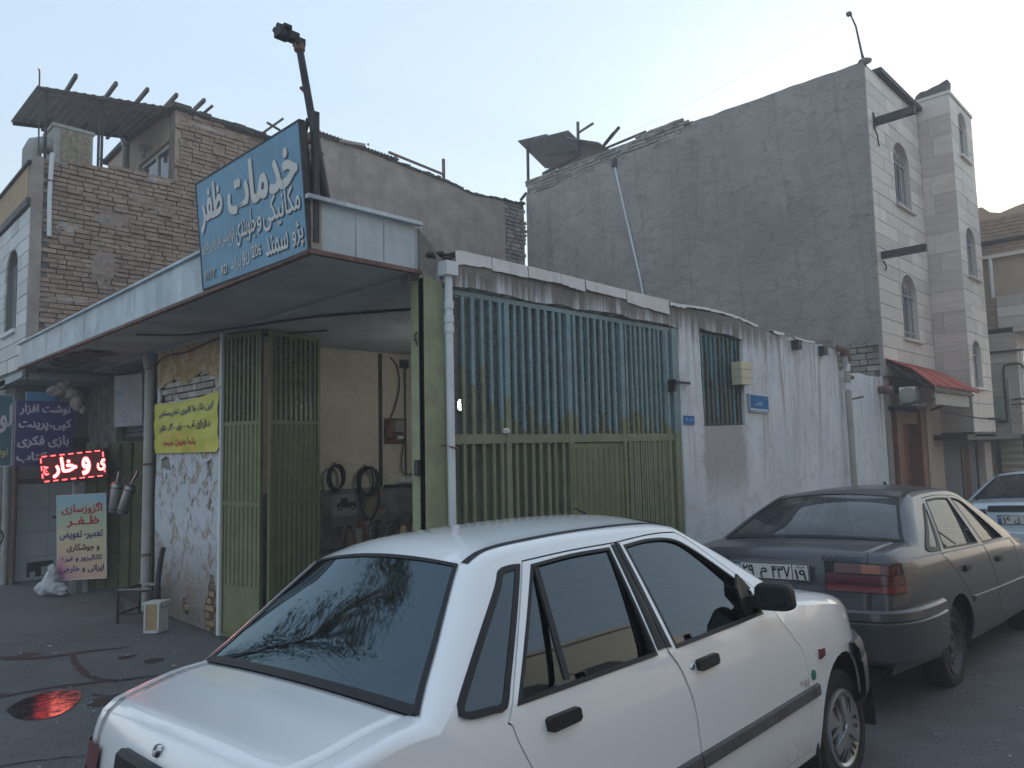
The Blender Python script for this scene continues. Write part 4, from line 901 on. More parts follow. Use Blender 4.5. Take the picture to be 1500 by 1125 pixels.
# ------------------------------------------------------------------ houses out of the frame (seen in reflections; the last two are added sun blockers)
def house(x0, x1, y0, y1, h, lab, mat, face):
    t = thing('street_house', lab, 'house', ((x0+x1)/2, (y0+y1)/2, 0)); obj('wall', MB().box(x0, x1, y0, y1, -.3, h), mat, t)
    obj('roof_edge', MB().box(x0-.05, x1+.05, y0-.05, y1+.05, h, h+.15), M['trav'], t)
    n = int((x1-x0)/2.2) if face else int((y1-y0)/2.2)
    for fl_ in range(int(h/3)):
        for i in range(n):
            if face: a = x0+1.1+i*2.2; w = obj('window', MB().box(a-.6, a+.6, y1, y1+.03, 1+fl_*3, 2.4+fl_*3), M['glass_dark'], t)
            else: a = y0+1.1+i*2.2; w = obj('window', MB().box(x0-.03, x0, a-.6, a+.6, 1+fl_*3, 2.4+fl_*3), M['glass_dark'], t)
    return t
house(-10, 1.2, -18, -8.0, 4.0, 'tan house across the street, behind the camera', M['wall_far'], True)
house(1.8, 7.5, -14, -5.2, 8.8, 'tall tan house across the street, behind the camera', M['far_tan'], True)
house(7.7, 15, -16, -5.4, 8.0, 'pale stone house across the street, right of the camera', M['trav'], True)
house(16.5, 28, -17, -8.8, 5.6, 'tan plastered house far along the other side of the street', M['far_tan'], True)
house(24, 34, 9.5, 22, 9.5, 'large unseen tan block added behind the grey building to block the sun', M['far_tan'], False)  # added occluder: keeps the low sun off the left roofs
house(25, 40, 3.4, 9.2, 7.5, 'tall unseen house added beyond the stone corner house to block the low sun', M['far_tan'], False)  # added occluder: keeps the low sun off the street and the cars
def tree(x, y, h, r, lab):
    t = thing('street_tree', lab, 'tree', (x, y, -.1)); bark = weather('bark', (.09, .07, .055), .3, (.05, .04, .03), .5, .3, 4, .6)
    tp_ = crom([(x, y, -.1), (x+.05, y, h*.25), (x-.05, y+.1, h*.5), (x, y, h*.8)], .3); m = MB().tube(tp_, [.17-.13*i/len(tp_) for i in range(len(tp_))], 8)
    cl = []
    for k in range(60):
        a = random.uniform(0, 6.283); z = h*random.uniform(.32, 1.0); rr = r*math.sin(math.pi*min(.97, (z/h-.22)/.8))**.7*random.uniform(.35, 1); c = Vector((x+rr*math.cos(a), y+rr*math.sin(a), z)); cl.append(c)
        m.tube([(x, y, z*.72), (x+rr*.5*math.cos(a), y+rr*.5*math.sin(a), z*.88), c], [.035, .022, .01], 5)
    obj('trunk', m, bark, t, 60); lf = MB()
    for c in cl:
        for q in range(90):
            p = c+Vector((random.gauss(0, .3), random.gauss(0, .3), random.gauss(0, .3))); s = random.uniform(.05, .09); d = Vector((random.uniform(-1, 1), random.uniform(-1, 1), random.uniform(-.6, .6))).normalized(); e = d.cross(Vector((random.uniform(-1, 1), random.uniform(-1, 1), random.uniform(-1, 1)))).normalized()
            lf.quad(p-d*s, p+e*s*.5, p+d*s, p-e*s*.5)
    obj('crown', lf, weather('leaf', (.055, .085, .03), .3, (.03, .05, .02), .4, 0, 3, 0, .6), t)
tree(-.4, 14.2, 11.2, 1.6, 'leafy street tree left of the photographed corner')

for zz, nm in ((6.6, 'upper'), (6.1, 'lower')):
    st_ = thing('street_cable', nm+' black street cable sagging between the tree and the far houses, out of the frame', 'cable', (-4, 9, zz))
    obj('cable', MB().tube(crom([(-9, 3.0, zz+.4), (-5.5, 7.5, zz-.2), (-3, 10.8, zz-.1), (.1, 15, zz+.5)], .4), .014, 5), M['black'], st_)
# ------------------------------------------------------------------ Persian lettering: joined letter forms set right to left
AF = {'ا': 'FE8D', 'ب': 'FE8F', 'ت': 'FE95', 'ث': 'FE99', 'ج': 'FE9D', 'ح': 'FEA1', 'خ': 'FEA5', 'د': 'FEA9', 'ذ': 'FEAB', 'ر': 'FEAD', 'ز': 'FEAF', 'س': 'FEB1', 'ش': 'FEB5', 'ص': 'FEB9', 'ض': 'FEBD', 'ط': 'FEC1', 'ظ': 'FEC5', 'ع': 'FEC9', 'غ': 'FECD', 'ف': 'FED1', 'ق': 'FED5', 'ک': 'FB8E', 'ل': 'FEDD', 'م': 'FEE1', 'ن': 'FEE5', 'ه': 'FEE9', 'و': 'FEED', 'ی': 'FBFC', 'پ': 'FB56', 'چ': 'FB7A', 'ژ': 'FB8A', 'گ': 'FB92', 'آ': 'FE81', 'ئ': 'FE89'}
NOJOIN = 'ادذرزژوآ'
def shape(s):
    out = []; i = 0; n = len(s)
    def letter(c): return c in AF or c == 'ـ'
    while i < n:
        c = s[i]
        if c in AF:
            pv = i > 0 and letter(s[i-1]) and s[i-1] not in NOJOIN
            if c == 'ل' and i+1 < n and s[i+1] == 'ا': out.append(chr(0xFEFC if pv else 0xFEFB)); i += 2; continue
            nx = i+1 < n and letter(s[i+1]) and c not in NOJOIN
            k = int(AF[c], 16); out.append(chr(k+(3 if pv and nx else 2 if nx else 1 if pv else 0)))
        else: out.append({'(': ')', ')': '('}.get(c, c))
        i += 1
    res = out[::-1]; j = 0                        # digits and Latin runs keep their own order
    while j < len(res):
        k = j
        while k < len(res) and (res[k] in '0123456789۰۱۲۳۴۵۶۷۸۹' or res[k].isascii() and res[k].isalpha()): k += 1
        if k > j+1: res[j:k] = res[j:k][::-1]
        j = max(k, j+1)
    return ''.join(res)
def text2d(s, weight=0.0, sx=1.0):
    """flat outline of s; a heavier weight is laid on as shifted strokes, each a hair above the last (local z)"""
    c = bpy.data.curves.new('lettering', 'FONT'); c.body = s if s.isascii() else shape(s); c.resolution_u = 3
    o = bpy.data.objects.new('lettering', c); COL.objects.link(o)
    dg = bpy.context.evaluated_depsgraph_get(); m0 = bpy.data.meshes.new_from_object(o.evaluated_get(dg)); bpy.data.objects.remove(o); bpy.data.curves.remove(c)
    if weight <= .004: return m0
    mb = MB(); vs = [v.co for v in m0.vertices]; fs = [tuple(p.vertices) for p in m0.polygons]
    for k in range(7):
        dx, dy = (0, 0) if k == 6 else (weight*math.cos(k*math.pi/3), weight*math.sin(k*math.pi/3)); mb.add([(v.x+dx, v.y+dy, k*.00012) for v in vs], fs)
    bpy.data.meshes.remove(m0); return mb.mesh('lettering')
def lettering(s, O, U, V, box, mat, parent, lift=.004, weight=.02, fmap=None, name='lettering', slant=0.0):
    """text s fitted to box = (u0, v0, u1, v1) of the sign face O + u U + v V (v runs down)"""
    me = text2d(s, weight); xs = [v.co.x for v in me.vertices]; ys = [v.co.y for v in me.vertices]
    x0, x1, y0, y1 = min(xs), max(xs), min(ys), max(ys); O = Vector(O); U = Vector(U); V = Vector(V); N = V.cross(U).normalized()
    if N.dot(CAMP-O) < 0: N = -N
    for v in me.vertices:
        a = (v.co.x-x0)/(x1-x0); b = (y1-v.co.y)/(y1-y0); u = box[0]+(box[2]-box[0])*a; w = box[1]+(box[3]-box[1])*b + slant*(a-.5)
        v.co = (Vector(fmap(u, w)) if fmap else O+U*u+V*w)+N*(lift+v.co.z)
    for p in me.polygons: pass
    me.name = name; return obj(name, me, mat, parent)
def board(name, label, cat, O, U, V, th, mat, rim=None, rimw=.015, group=None):
    O = Vector(O); U = Vector(U); V = Vector(V); N = V.cross(U).normalized()
    if N.dot(CAMP-O) < 0: N = -N
    c = O+U*.5+V
    t = thing(name, label, cat, tuple(c), group)
    m = MB().prism([O, O+U, O+U+V, O+V], -N*th); obj('panel', m, mat, t)
    if rim:
        u = U.normalized(); v = V.normalized(); f = MB(); e = .012
        for a, b, s in ((O, O+U, v), (O+V-v*rimw, O+U+V-v*rimw, v), (O, O+V, u), (O+U-u*rimw, O+U+V-u*rimw, u)): f.prism([a+N*e*.3, b+N*e*.3, b+s*rimw+N*e*.3, a+s*rimw+N*e*.3], -N*(th+e))
        obj('rim', f, rim, t)
    return t, O, U, V, N
L_white = plain('white_lettering', (.62, .60, .56), .6); L_shadow = plain('dark_blue_lettering', (.035, .06, .10), .6)
L_black = plain('black_lettering', (.02, .02, .025), .6); L_red = plain('red_lettering', (.42, .035, .05), .6); L_navy = plain('navy_lettering', (.03, .04, .16), .6); L_brown = plain('dark_brown_lettering', (.10, .02, .03), .6)

# big blue sign on the canopy
b_m = weather('sign_blue', (.11, .27, .40), .1, (.10, .20, .28), .3, .2, .8, .06, .45, spec=.45)
t, O, U, V, N = board('workshop_sign', 'large blue hand-lettered sign leaning over the canopy corner', 'sign', (2.172, 5.60, 3.79), (.004, -1.603, -.03), (.07, 0, -.83), .03, b_m, M['dark_steel'], .012)
for s, bx_, w in (('خدمات', (.335, .07, .965, .46), .035), ('ظفر', (.035, .07, .285, .49), .035), ('مکانیکی', (.655, .45, .965, .72), .012), ('و', (.60, .57, .64, .70), .012), ('جلوبندی', (.40, .47, .59, .74), .012), ('(انواع ماشین های ایرانی و خارجی)', (.03, .55, .385, .71), .016), ('پژو', (.885, .74, .97, .94), .012), ('سمند', (.66, .76, .85, .92), .012), ('206', (.535, .785, .62, .885), .012), ('ریو', (.445, .79, .51, .93), .008), ('پراید', (.325, .80, .425, .95), .008), ('RD', (.222, .845, .285, .925), .012), ('۷۷۲۰۴۰۲۲', (.035, .835, .16, .925), .012)):
    if w > .011 and w != .016: lettering(s, O, U, V, (bx_[0]+.007, bx_[1]+.012, bx_[2]+.007, bx_[3]+.012), L_shadow, t, .002, w)
    lettering(s, O, U, V, bx_, L_white, t, .004, w)
obj('sign_frame', MB().box(2.27, 2.31, 3.985, 4.02, 3.0, 3.84).box(2.25, 2.29, 4.2, 4.24, 2.96, 3.8).box(2.25, 2.29, 5.3, 5.34, 2.96, 3.7).beam((2.27, 4.0, 3.05), (2.7, 4.1, 3.28), .03, .03), M['dark_steel'], t)
sp = thing('sign_pole', 'tall dark leaning pole with a small cluster of floodlights, behind the blue sign', 'pole', (2.4, 4.06, 3.28))
pp = Vector((2.42, 4.08, 3.28)); tt = Vector((2.27, 4.17, 4.33))
obj('pole', MB().tube([pp, pp.lerp(tt, .5), tt], [.032, .027, .024], 10).tube([pp+Vector((-.05, .03, -.2)), pp.lerp(tt, .45)+Vector((-.045, .05, 0)), pp.lerp(tt, .55)+Vector((-.015, .02, 0))], .016, 8), M['dark_steel'], sp, 50)
obj('bracket', MB().beam(pp.lerp(tt, .1), pp.lerp(tt, .1)+Vector((-.1, .05, .0)), .02, .02).beam(pp.lerp(tt, .4), pp.lerp(tt, .4)+Vector((-.08, .06, 0)), .02, .02).tube([pp.lerp(tt, .7), pp.lerp(tt, .72)+Vector((-.03, .03, .03))], .012, 6), M['rust'], sp)
for dx, dy, dz, r_ in ((.0, .0, .03, .033), (-.03, .03, .07, .036), (-.075, .075, .10, .045), (-.06, .06, .13, .03)): obj('floodlight', MB().box(tt.x+dx-r_, tt.x+dx+r_*.8, tt.y+dy-r_, tt.y+dy+r_*.9, tt.z+dz-r_*.7, tt.z+dz+r_*.7).beam(tt+Vector((dx, dy, dz)), tt+Vector((dx-.04, dy+.05, dz+.03)), .03, .03), M['black'], sp)
obj('pole_clamp', MB().lathe([(.026, 0), (.036, .01), (.036, .05), (.026, .06)], tt-Vector((0, 0, .03)), (0, 0, 1), 10), M['rust'], sp)

# shop signs below the canopy
pu = weather('sign_indigo', (.055, .048, .16), .2, (.03, .05, .14), .5, .3, 1.5, .05, .4, spec=.5)
t, O, U, V, N = board('stationery_sign', 'dark indigo stationery sign with four lines of pale writing under the canopy', 'sign', (2.18, 11.56, 2.475), (.68, -.0, .0), (0, 0, -.87), .04, pu)
L_lil = plain('lilac_lettering', (.58, .50, .56), .6)
for s, bx_ in (('نوشت افزار', (.06, .05, .94, .22)), ('کپی،پرینت', (.05, .28, .97, .47)), ('بازی فکری', (.04, .54, .93, .73)), ('کتاب', (.03, .79, .55, .96))): lettering(s, O, U, V, bx_, L_lil, t, .004, .04)
for a, b, w in (((.36, .18), (.78, .62), .02), ((.42, .16), (.86, .55), .013)): 
    p0 = O+U*a[0]+V*a[1]+N*.002; p1 = O+U*b[0]+V*b[1]+N*.002; obj('painted_ray', MB().quad(p0, p1, p1+U*w*2.4, p0+U*w*.6), plain('violet_blue', (.06, .09, .30), .5), t)
te = weather('sign_teal', (.065, .145, .165), .15, (.04, .08, .10), .4, .2, 1.5, .05, .5)
t, O, U, V, N = board('supplies_sign', 'teal sign with white writing at the left edge, beside the indigo sign', 'sign', (1.2, 11.57, 2.55), (.955, 0, 0), (0, 0, -.95), .05, te, M['fascia'], .012)
lettering('لوازم', O, U, V, (.62, .14, .985, .60), L_lil, t, .004, .03); lettering('التحریر', O, U, V, (.02, .15, .55, .55), L_lil, t, .004, .03)
lettering('نوشت افزار', O, U, V, (.5, .72, .95, .88), plain('yellow_lettering', (.5, .45, .2), .6), t, .004, .02)
sb = thing('sign_backing', 'small blue and white boards behind the top of the indigo sign', 'board', (2.5, 11.65, 2.5))
obj('board', MB().box(2.3, 2.68, 11.60, 11.63, 2.45, 2.60), plain('mid_blue', (.08, .22, .38), .5), sb); obj('board', MB().box(2.685, 2.95, 11.60, 11.63, 2.42, 2.59), M['tin'], sb)
bn = thing('cloth_bundle', 'crumpled pale cloth bundle hung above the indigo sign', 'bundle', (2.72, 11.4, 2.4)); bb = MB()
for c, r_ in (((2.62, 11.42, 2.60), (.13, .1, .09)), ((2.78, 11.4, 2.58), (.12, .1, .10)), ((2.86, 11.36, 2.46), (.09, .08, .13)), ((2.93, 11.33, 2.35), (.05, .06, .06)), ((2.70, 11.4, 2.68), (.1, .08, .06))): bb.blob(c, r_, 28, 18, .26)
obj('cloth', bb, weather('pale_cloth', (.36, .31, .29), .35, (.14, .08, .07), .5, 0, 7, .6, .9), bn, 70)

# LED sign
led_b = plain('led_board', (.012, .008, .010), .4)
O = Vector((2.41, 11.38, 1.735)); U = Vector((.62, -.66, .075)); V = Vector((.045, -.005, -.375))
t, O, U, V, N = board('led_sign', 'black scrolling LED sign with glowing red Persian letters', 'sign', O, U, V, .06, led_b, M['black'], .012)
led = emit('led_red', (1.0, .05, .055), 5.0); led2 = emit('led_red_hot', (1.0, .22, .16), 9.0); ledd = emit('led_dim', (1.0, .03, .06), 2.2)
for s, bx_ in (('خار', (.20, .16, .56, .84)), ('و', (.64, .24, .76, .84)), ('ی', (.87, .36, .985, .74))):
    lettering(s, O, U, V, (bx_[0]-.012, bx_[1]-.02, bx_[2]+.012, bx_[3]+.02), led, t, .004, .05); lettering(s, O, U, V, bx_, led2, t, .007, .012)
lettering('ج', O, U, V, (.06, .40, .14, .72), led, t, .004, .03)
for k in range(7):
    for v in (.045, .925):
        a = .06+k*.132; obj('led_dash', MB().quad(O+U*a+V*v+N*.004, O+U*(a+.075)+V*v+N*.004, O+U*(a+.075)+V*(v+.03)+N*.004, O+U*a+V*(v+.03)+N*.004), led, t)
for k in range(3):
    for u in (.03, .958):
        b = .12+k*.27; obj('led_dash', MB().quad(O+U*u+V*b+N*.004, O+U*(u+.018)+V*b+N*.004, O+U*(u+.018)+V*(b+.16)+N*.004, O+U*u+V*(b+.16)+N*.004), led, t)
gl = MB()
for i in range(40):
    for j in range(16): 
        p = O+U*(.03+i*.0242)+V*(.06+j*.058)+N*.003; gl.quad(p, p+U*.006, p+U*.006+V*.014, p+V*.014)
obj('led_dots', gl, emit('led_faint', (1, .03, .05), .35), t, kind='stuff')
pn = thing('sign_post', 'square pale post holding the LED sign and the pastel exhaust sign', 'post', (2.86, 11.3, -.1))
obj('post', MB().box(2.80, 2.86, 11.20, 11.26, -.12, 1.75).box(2.94, 2.99, 11.16, 11.21, -.12, 1.2), M['grey_pipe'], pn)

# pastel exhaust-repair sign
def pastel():
    t = NT('pastel_print'); p = t.pos(); z = t.sep(p, 2); n = t.noise(1.6, 3, .5)
    zz = t.math('ADD', z, t.math('MULTIPLY', t.math('SUBTRACT', n, .5), .7))
    c = t.mix(t.ramp(zz, 1.2, .92), (.30, .46, .55), (.42, .50, .36)); c = t.mix(t.ramp(zz, .92, .62), c, (.62, .54, .33)); c = t.mix(t.ramp(zz, .6, .25), c, (.68, .46, .31))
    x = t.sep(p, 0); c = t.mix(t.math('MULTIPLY', t.ramp(zz, .38, .1), t.ramp(x, 2.95, 2.66)), c, (.55, .16, .38)); return t.fin(c, .5, 0, .4)
t, O, U, V, N = board('exhaust_repair_sign', 'tall pastel printed sign with red and dark writing on a post', 'sign', (2.60, 11.20, 1.20), (.47, -.45, .02), (.055, .075, -1.125), .02, pastel(), M['frame_white'], .008)
for s, bx_, m_ in (('اگزوزسازی', (.10, .10, .92, .235), L_red), ('ظـفـر', (.20, .25, .86, .385), L_red), ('تعمیر- تعویض', (.06, .425, .93, .53), L_navy), ('و جوشکاری', (.20, .575, .86, .675), L_brown), ('کاتالیزور و غیره', (.10, .71, .92, .79), L_navy), ('ایرانی و خارجی', (.06, .825, .95, .92), L_navy)): lettering(s, O, U, V, bx_, m_, t, .003, .03)

# yellow banner on the pillar
bt = thing('yellow_banner', 'wrinkled yellow for-sale banner tied to the peeling pillar', 'banner', (3.1, 8.2, 1.72))
def bmap(u, v):
    y = 9.09-1.78*u; sag = .10*math.sin(math.pi*u)**.8*(1-v)**3; z = 2.325-.02*math.cos(2*math.pi*u)*0-(.60)*v - .02*(1-u)*(1-v)+.02*u*(1-v)
    w = .020*math.sin(math.pi*u)*(.5+.5*math.sin(v*8.5-2.2*math.cos(math.pi*(u-.5))*1.6)) + .006*math.sin(u*31+v*5) + .006*math.sin(v*17+u*9)
    return (3.098-w-.035*math.sin(math.pi*u)*math.sin(math.pi*v), y, z-sag*.35)
yb = NT('yellow_banner_cloth'); nn_ = yb.noise(3, 4, .6); yb_m = yb.fin(yb.mix(nn_, (.55, .52, .06), (.66, .62, .13)), .45, 0, .4)
o_ = obj('cloth', MB().grid([[bmap(i/70, j/40) for j in range(41)] for i in range(71)]), yb_m, bt, 60)
fm = lambda u, v: Vector(bmap(u, v))+Vector((-.004, 0, 0))
Z0 = (Vector((3.09, 9.09, 2.3)), Vector((0, -1.78, 0)), Vector((0, 0, -.6)))
for s, bx_, m_ in (('این ملک با کاربری تجاری مسکونی', (.09, .14, .93, .30), L_navy), ('دارای آب - برق - گاز - تلفن', (.12, .43, .90, .60), L_navy), ('یکجا بفروش میرسد', (.18, .74, .72, .88), L_red)): lettering(s, *Z0, bx_, m_, bt, .003, .02, fm)
for y, z in ((9.1, 2.31), (7.3, 2.35), (9.1, 1.73), (7.32, 1.73)): obj('tie', MB().tube([(3.09, y, z), (3.12, y+(.05 if y > 8 else -.03), z+.05)], .004, 5), M['black'], bt)

# pale board on the slatted wall
t, O, U, V, N = board('notice_board', 'faded pale notice board hung on the dark slatted wall', 'board', (3.09, 10.60, 2.765), (.21, -.42, .015), (.03, .05, -.675), .015, weather('faded_board', (.36, .36, .38), .12, (.26, .27, .30), .4, .3, 2, .1), None)
for k in range(34):
    u, v = random.uniform(.06, .92), random.uniform(.62, .95); p = O+U*u+V*v+N*.002; obj('speck', MB().quad(p, p+U*random.uniform(.01, .05), p+U*.03+V*.02, p+V*random.uniform(.008, .02)), L_shadow, t)
lettering('سیم', O, U, V, (.05, .28, .34, .45), plain('faded_blue_lettering', (.12, .2, .30), .6), t, .003, .0)

# plates on the white wall
pb = weather('plate_blue', (.02, .15, .38), .1, (.02, .10, .25), .3, 0, 3, .05, .65, spec=.2); lw_ = plain('plate_white', (.55, .60, .63), .5)
t, O, U, V, N = board('street_name_plate', 'blue street name plate with white rim, right of the barred window', 'street sign', (7.77, YA-.025, 2.255), (.475, 0, -.012), (.01, 0, -.20), .012, pb, lw_, .009)
lettering('نقش', O, U, V, (.30, .34, .66, .66), lw_, t, .003, .01); lettering('خیابان', O, U, V, (.80, .12, .93, .24), lw_, t, .003, .0)
p = O+U*.04+V*.82+N*.002; obj('plate_line', MB().quad(p, p+U*.92, p+U*.92+V*.09, p+V*.09), lw_, t)
t, O, U, V, N = board('house_number_plate', 'small blue plate beside the gate, left of the barred window', 'plate', (6.40, YA-.022, 1.985), (.19, 0, -.004), (.0, 0, -.088), .01, pb)
lettering('پلاک ۴۳', O, U, V, (.15, .25, .85, .75), lw_, t, .002, .0)
mb_ = thing('meter_box', 'cream meter box fixed over the right side of the barred window', 'meter box', (7.6, 3.97, 2.34))
obj('casing', MB().box(7.48, 7.71, YA-.10, YA+.02, 2.345, 2.60), plain('cream_plastic', (.55, .51, .36), .5), mb_)
obj('cover_line', MB().box(7.475, 7.715, YA-.104, YA-.02, 2.515, 2.522).box(7.475, 7.715, YA-.104, YA-.02, 2.42, 2.427), M['tin'], mb_)
# downpipes on the white wall
dp2 = thing('downpipe', 'white plastic downpipe with square head at the corner of the barred gate', 'pipe', (3.36, 3.93, -.1))
obj('pipe', MB().tube([(3.318, 3.935, -.15), (3.312, 3.935, 1.5), (3.308, 3.935, 2.93)], .028, 14), M['white_pipe'], dp2, 50)
for z_ in (2.55, 2.62, 2.72): obj('coupling', MB().lathe([(.028, -.03), (.034, -.026), (.034, .026), (.028, .03)], (3.309, 3.935, z_), (0, 0, 1), 14), M['white_pipe'], dp2, 50)
obj('hopper', MB().box(3.255, 3.36, 3.885, 3.99, 2.93, 3.03), M['white_pipe'], dp2)
obj('wire_tie', MB().tube([(3.27, 3.91, 1.72), (3.35, 3.90, 1.70), (3.37, 3.94, 1.71), (3.25, 3.97, 1.73)], .006, 5).tube([(3.28, 3.90, .85), (3.35, 3.90, .9)], .006, 5), M['rust'], dp2)
dp3 = thing('downpipe', 'grey-topped downpipe near the end of the streaked white wall', 'pipe', (10.6, 3.93, -.2))
obj('pipe', MB().tube([(10.62, 3.92, -.2), (10.60, 3.92, 1.2), (10.58, 3.92, 2.6), (10.54, 3.94, 2.96)], .042, 12), M['grey_pipe'], dp3, 50)
for z_ in (2.45, 2.72): obj('coupling', MB().lathe([(.042, -.05), (.052, -.045), (.052, .045), (.042, .05)], (10.58, 3.925, z_), (0, 0, 1), 12), M['white_pipe'], dp3, 50)
obj('spout', MB().tube([(10.45, 4.0, 3.0), (10.50, 3.93, 2.98), (10.54, 3.93, 2.9)], .05, 10).box(10.62, 10.68, 3.9, 4.0, 2.85, 3.0).tube([(10.62, 3.95, 2.58), (10.85, 3.95, 2.60)], .03, 8), M['rust'], dp3, 50)
hk = thing('wall_hook', 'small iron hook on the low yard wall', 'hook', (10.85, 3.9, 2.3)); obj('hook', MB().beam((10.82, 4.02, 2.28), (10.98, 3.86, 2.32), .025, .025).box(10.80, 10.84, 3.98, 4.02, 2.22, 2.32), M['rust'], hk)
hk = thing('wall_spout', 'rusty spout stub at the top right end of the low yard wall', 'spout', (12.1, 3.9, 2.45)); obj('spout', MB().tube([(12.1, 4.05, 2.48), (12.1, 3.82, 2.46)], .06, 8), M['rust'], hk, 50)

# things in front of the recess and the pillar
def muffler(top, cb, ct, lab):
    t = thing('muffler', lab, 'muffler', tuple(cb), 'exhaust mufflers hung on the door'); cb = Vector(cb); ct = Vector(ct); d = (ct-cb).normalized()
    st = plain('muffler_steel', (.30, .31, .32), .32, .8, .5, .25, 9)
    obj('can', MB().lathe([(0, -.012), (.055, -.008), (.066, .01), (.068, .02), (.068, (ct-cb).length-.02), (.066, (ct-cb).length-.01), (.05, (ct-cb).length+.01), (.02, (ct-cb).length+.02)], cb, d, 18), st, t, 40)
    obj('pipe', MB().tube(crom([ct, ct+d*.07, Vector(top)-(Vector(top)-ct)*.35, top], .03), .018, 8), st, t, 50)
    for s in (.04, (ct-cb).length-.05): obj('strap', MB().lathe([(.069, -.006), (.072, -.006), (.072, .006), (.069, .006)], cb+d*s, d, 18), M['dark_steel'], t)
    return t
muffler((3.09, 10.30, 1.51), (3.06, 10.37, .99), (3.075, 10.32, 1.35), 'left dark muffler hung high on the olive door')
muffler((3.22, 10.0, 1.51), (3.10, 10.19, .98), (3.165, 10.08, 1.32), 'right shiny muffler with bent tailpipe hung on the olive door')
gb_ = thing('rubbish_bag', 'crumpled white plastic rubbish bag at the foot of the pastel sign', 'bag', (2.55, 11.2, -.1)); g_ = MB()
for c, r_ in (((2.56, 11.22, .06), (.11, .1, .15)), ((2.50, 11.26, .0), (.1, .09, .09)), ((2.62, 11.15, .0), (.1, .08, .1)), ((2.58, 11.2, .22), (.05, .05, .10)), ((2.68, 11.1, -.03), (.08, .06, .06))): g_.blob(c, r_, 30, 20, .30)
pbm = NT('thin_white_plastic'); pbm.bump(pbm.noise(14, 6, .75, None, 1.2), .9, .03); obj('plastic', g_, pbm.fin((.62, .63, .65), .4, 0, .5), gb_, 70)
bc = thing('metal_bench', 'low black metal stool frame without a seat board beside the white box', 'bench', (2.75, 8.65, -.1))
dsl = M['dark_steel']
def leg(x, y, h): return MB().beam((x, y, -.1), (x, y, h), .028, .028)
for x, y in ((2.645, 8.76), (2.90, 8.50), (2.95, 9.02), (3.05, 8.7)): obj('leg', leg(x, y, .24), dsl, bc)
obj('seat_rail', MB().beam((2.645, 8.76, .245), (2.90, 8.50, .245), .03, .03).beam((2.645, 8.76, .245), (2.95, 9.02, .245), .03, .03).beam((2.66, 8.75, -.0), (2.89, 8.51, -.0), .02, .02).beam((2.645, 8.76, .0), (2.95, 9.02, .0), .02, .02), dsl, bc)
obj('seat_bar', MB().beam((2.645, 8.76, .262), (2.90, 8.50, .262), .034, .008).beam((2.95, 9.02, .262), (3.05, 8.72, .262), .034, .02), M['tin'], bc)
br = thing('iron_bar', 'dark iron bar leaning against the peeling pillar behind the stool', 'bar', (2.93, 8.5, -.1))
obj('bar', MB().tube(crom([(2.93, 8.50, -.1), (2.95, 8.47, .3), (2.97, 8.43, .6), (2.985, 8.41, .70)], .06), .028, 8), M['dark_steel'], br, 50)
wbx = thing('wooden_box', 'small white wooden box with bare plywood front, standing by the pillar', 'box', (2.78, 7.98, -.1))
wht = weather('worn_white_paint', (.58, .57, .55), .06, (.35, .3, .25), .35, 0, 5, .1); ply = weather('bare_plywood', (.42, .29, .165), .12, (.3, .2, .11), .4, .2, 4, .15)
A_ = Vector((2.67, 8.03, -.09)); e1 = Vector((.115, -.10, 0)); e2 = Vector((.115, .07, 0)); Zb = Vector((0, 0, .285))
obj('side', MB().prism([A_+e1, A_+e1+e2, A_+e1+e2+Zb, A_+e1+Zb], Vector((-.005, .006, 0))).prism([A_, A_+e2, A_+e2+Zb, A_+Zb], Vector((.005, -.006, 0))).prism([A_+e2, A_+e1+e2, A_+e1+e2+Zb, A_+e2+Zb], Vector((-.008, -.006, 0))), wht, wbx)
obj('front', MB().prism([A_+e1*.1, A_+e1*.9, A_+e1*.9+Zb, A_+e1*.1+Zb], Vector((.01, .008, 0))), ply, wbx)
obj('frame', MB().prism([A_-e2*.03, A_+e1*.12-e2*.03, A_+e1*.12-e2*.03+Zb, A_-e2*.03+Zb], e2*.06).prism([A_+e1*.88-e2*.03, A_+e1-e2*.03, A_+e1-e2*.03+Zb, A_+e1*.88-e2*.03+Zb], e2*.06).prism([A_-e2*.03, A_+e1-e2*.03, A_+e1-e2*.03+Zb*.1, A_-e2*.03+Zb*.1], e2*.06), wht, wbx)
obj('lid', MB().prism([A_-e1*.08-e2*.08+Zb, A_+e1*1.08-e2*.08+Zb, A_+e1*1.08+e2*1.08+Zb, A_-e1*.08+e2*1.08+Zb], Vector((0, 0, .022))), wht, wbx)
for f_ in (.3, .7): 
    c = A_+e1+e2*f_+Zb*.86+Vector((.002, -.003, 0)); obj('hole', MB().lathe([(0, .001), (.012, .001)], c, (.45, -.65, 0), 10), L_black, wbx)

# white-tiled shop wall in the deep recess
tw_ = thing('tiled_shop_wall', 'white-tiled shop wall with roller shutter box in the deep recess at the left', 'wall', (2.8, 12.9, -.1))
tw0 = obj('wall', MB().box(2.42, 3.9, 12.93, 13.05, -.2, 2.9), M['joint'], tw_)
slabs(tw0, M['tile'], 1, 12.905, 2.45, 3.4, -.12, 1.33, .36, (.48, .48), [rect(2.64, -.06, 2.98, .16)], jt=.006, name='tile')
obj('vent_opening', MB().box(2.64, 2.98, 12.92, 12.94, -.06, .16), M['black'], tw_); obj('vent_piece', MB().box(2.83, 2.93, 12.90, 12.925, -.05, .08).box(2.68, 2.75, 12.9, 12.925, -.06, .02), M['tile'], tw_)
obj('dark_hole', MB().box(2.95, 3.15, 12.893, 12.9, .78, .82), M['black'], tw_)
for k in range(6): obj('shutter_slat', MB().box(2.44, 3.4, 12.86, 12.9, 1.40+k*.045, 1.44+k*.045), M['tin'], tw_)
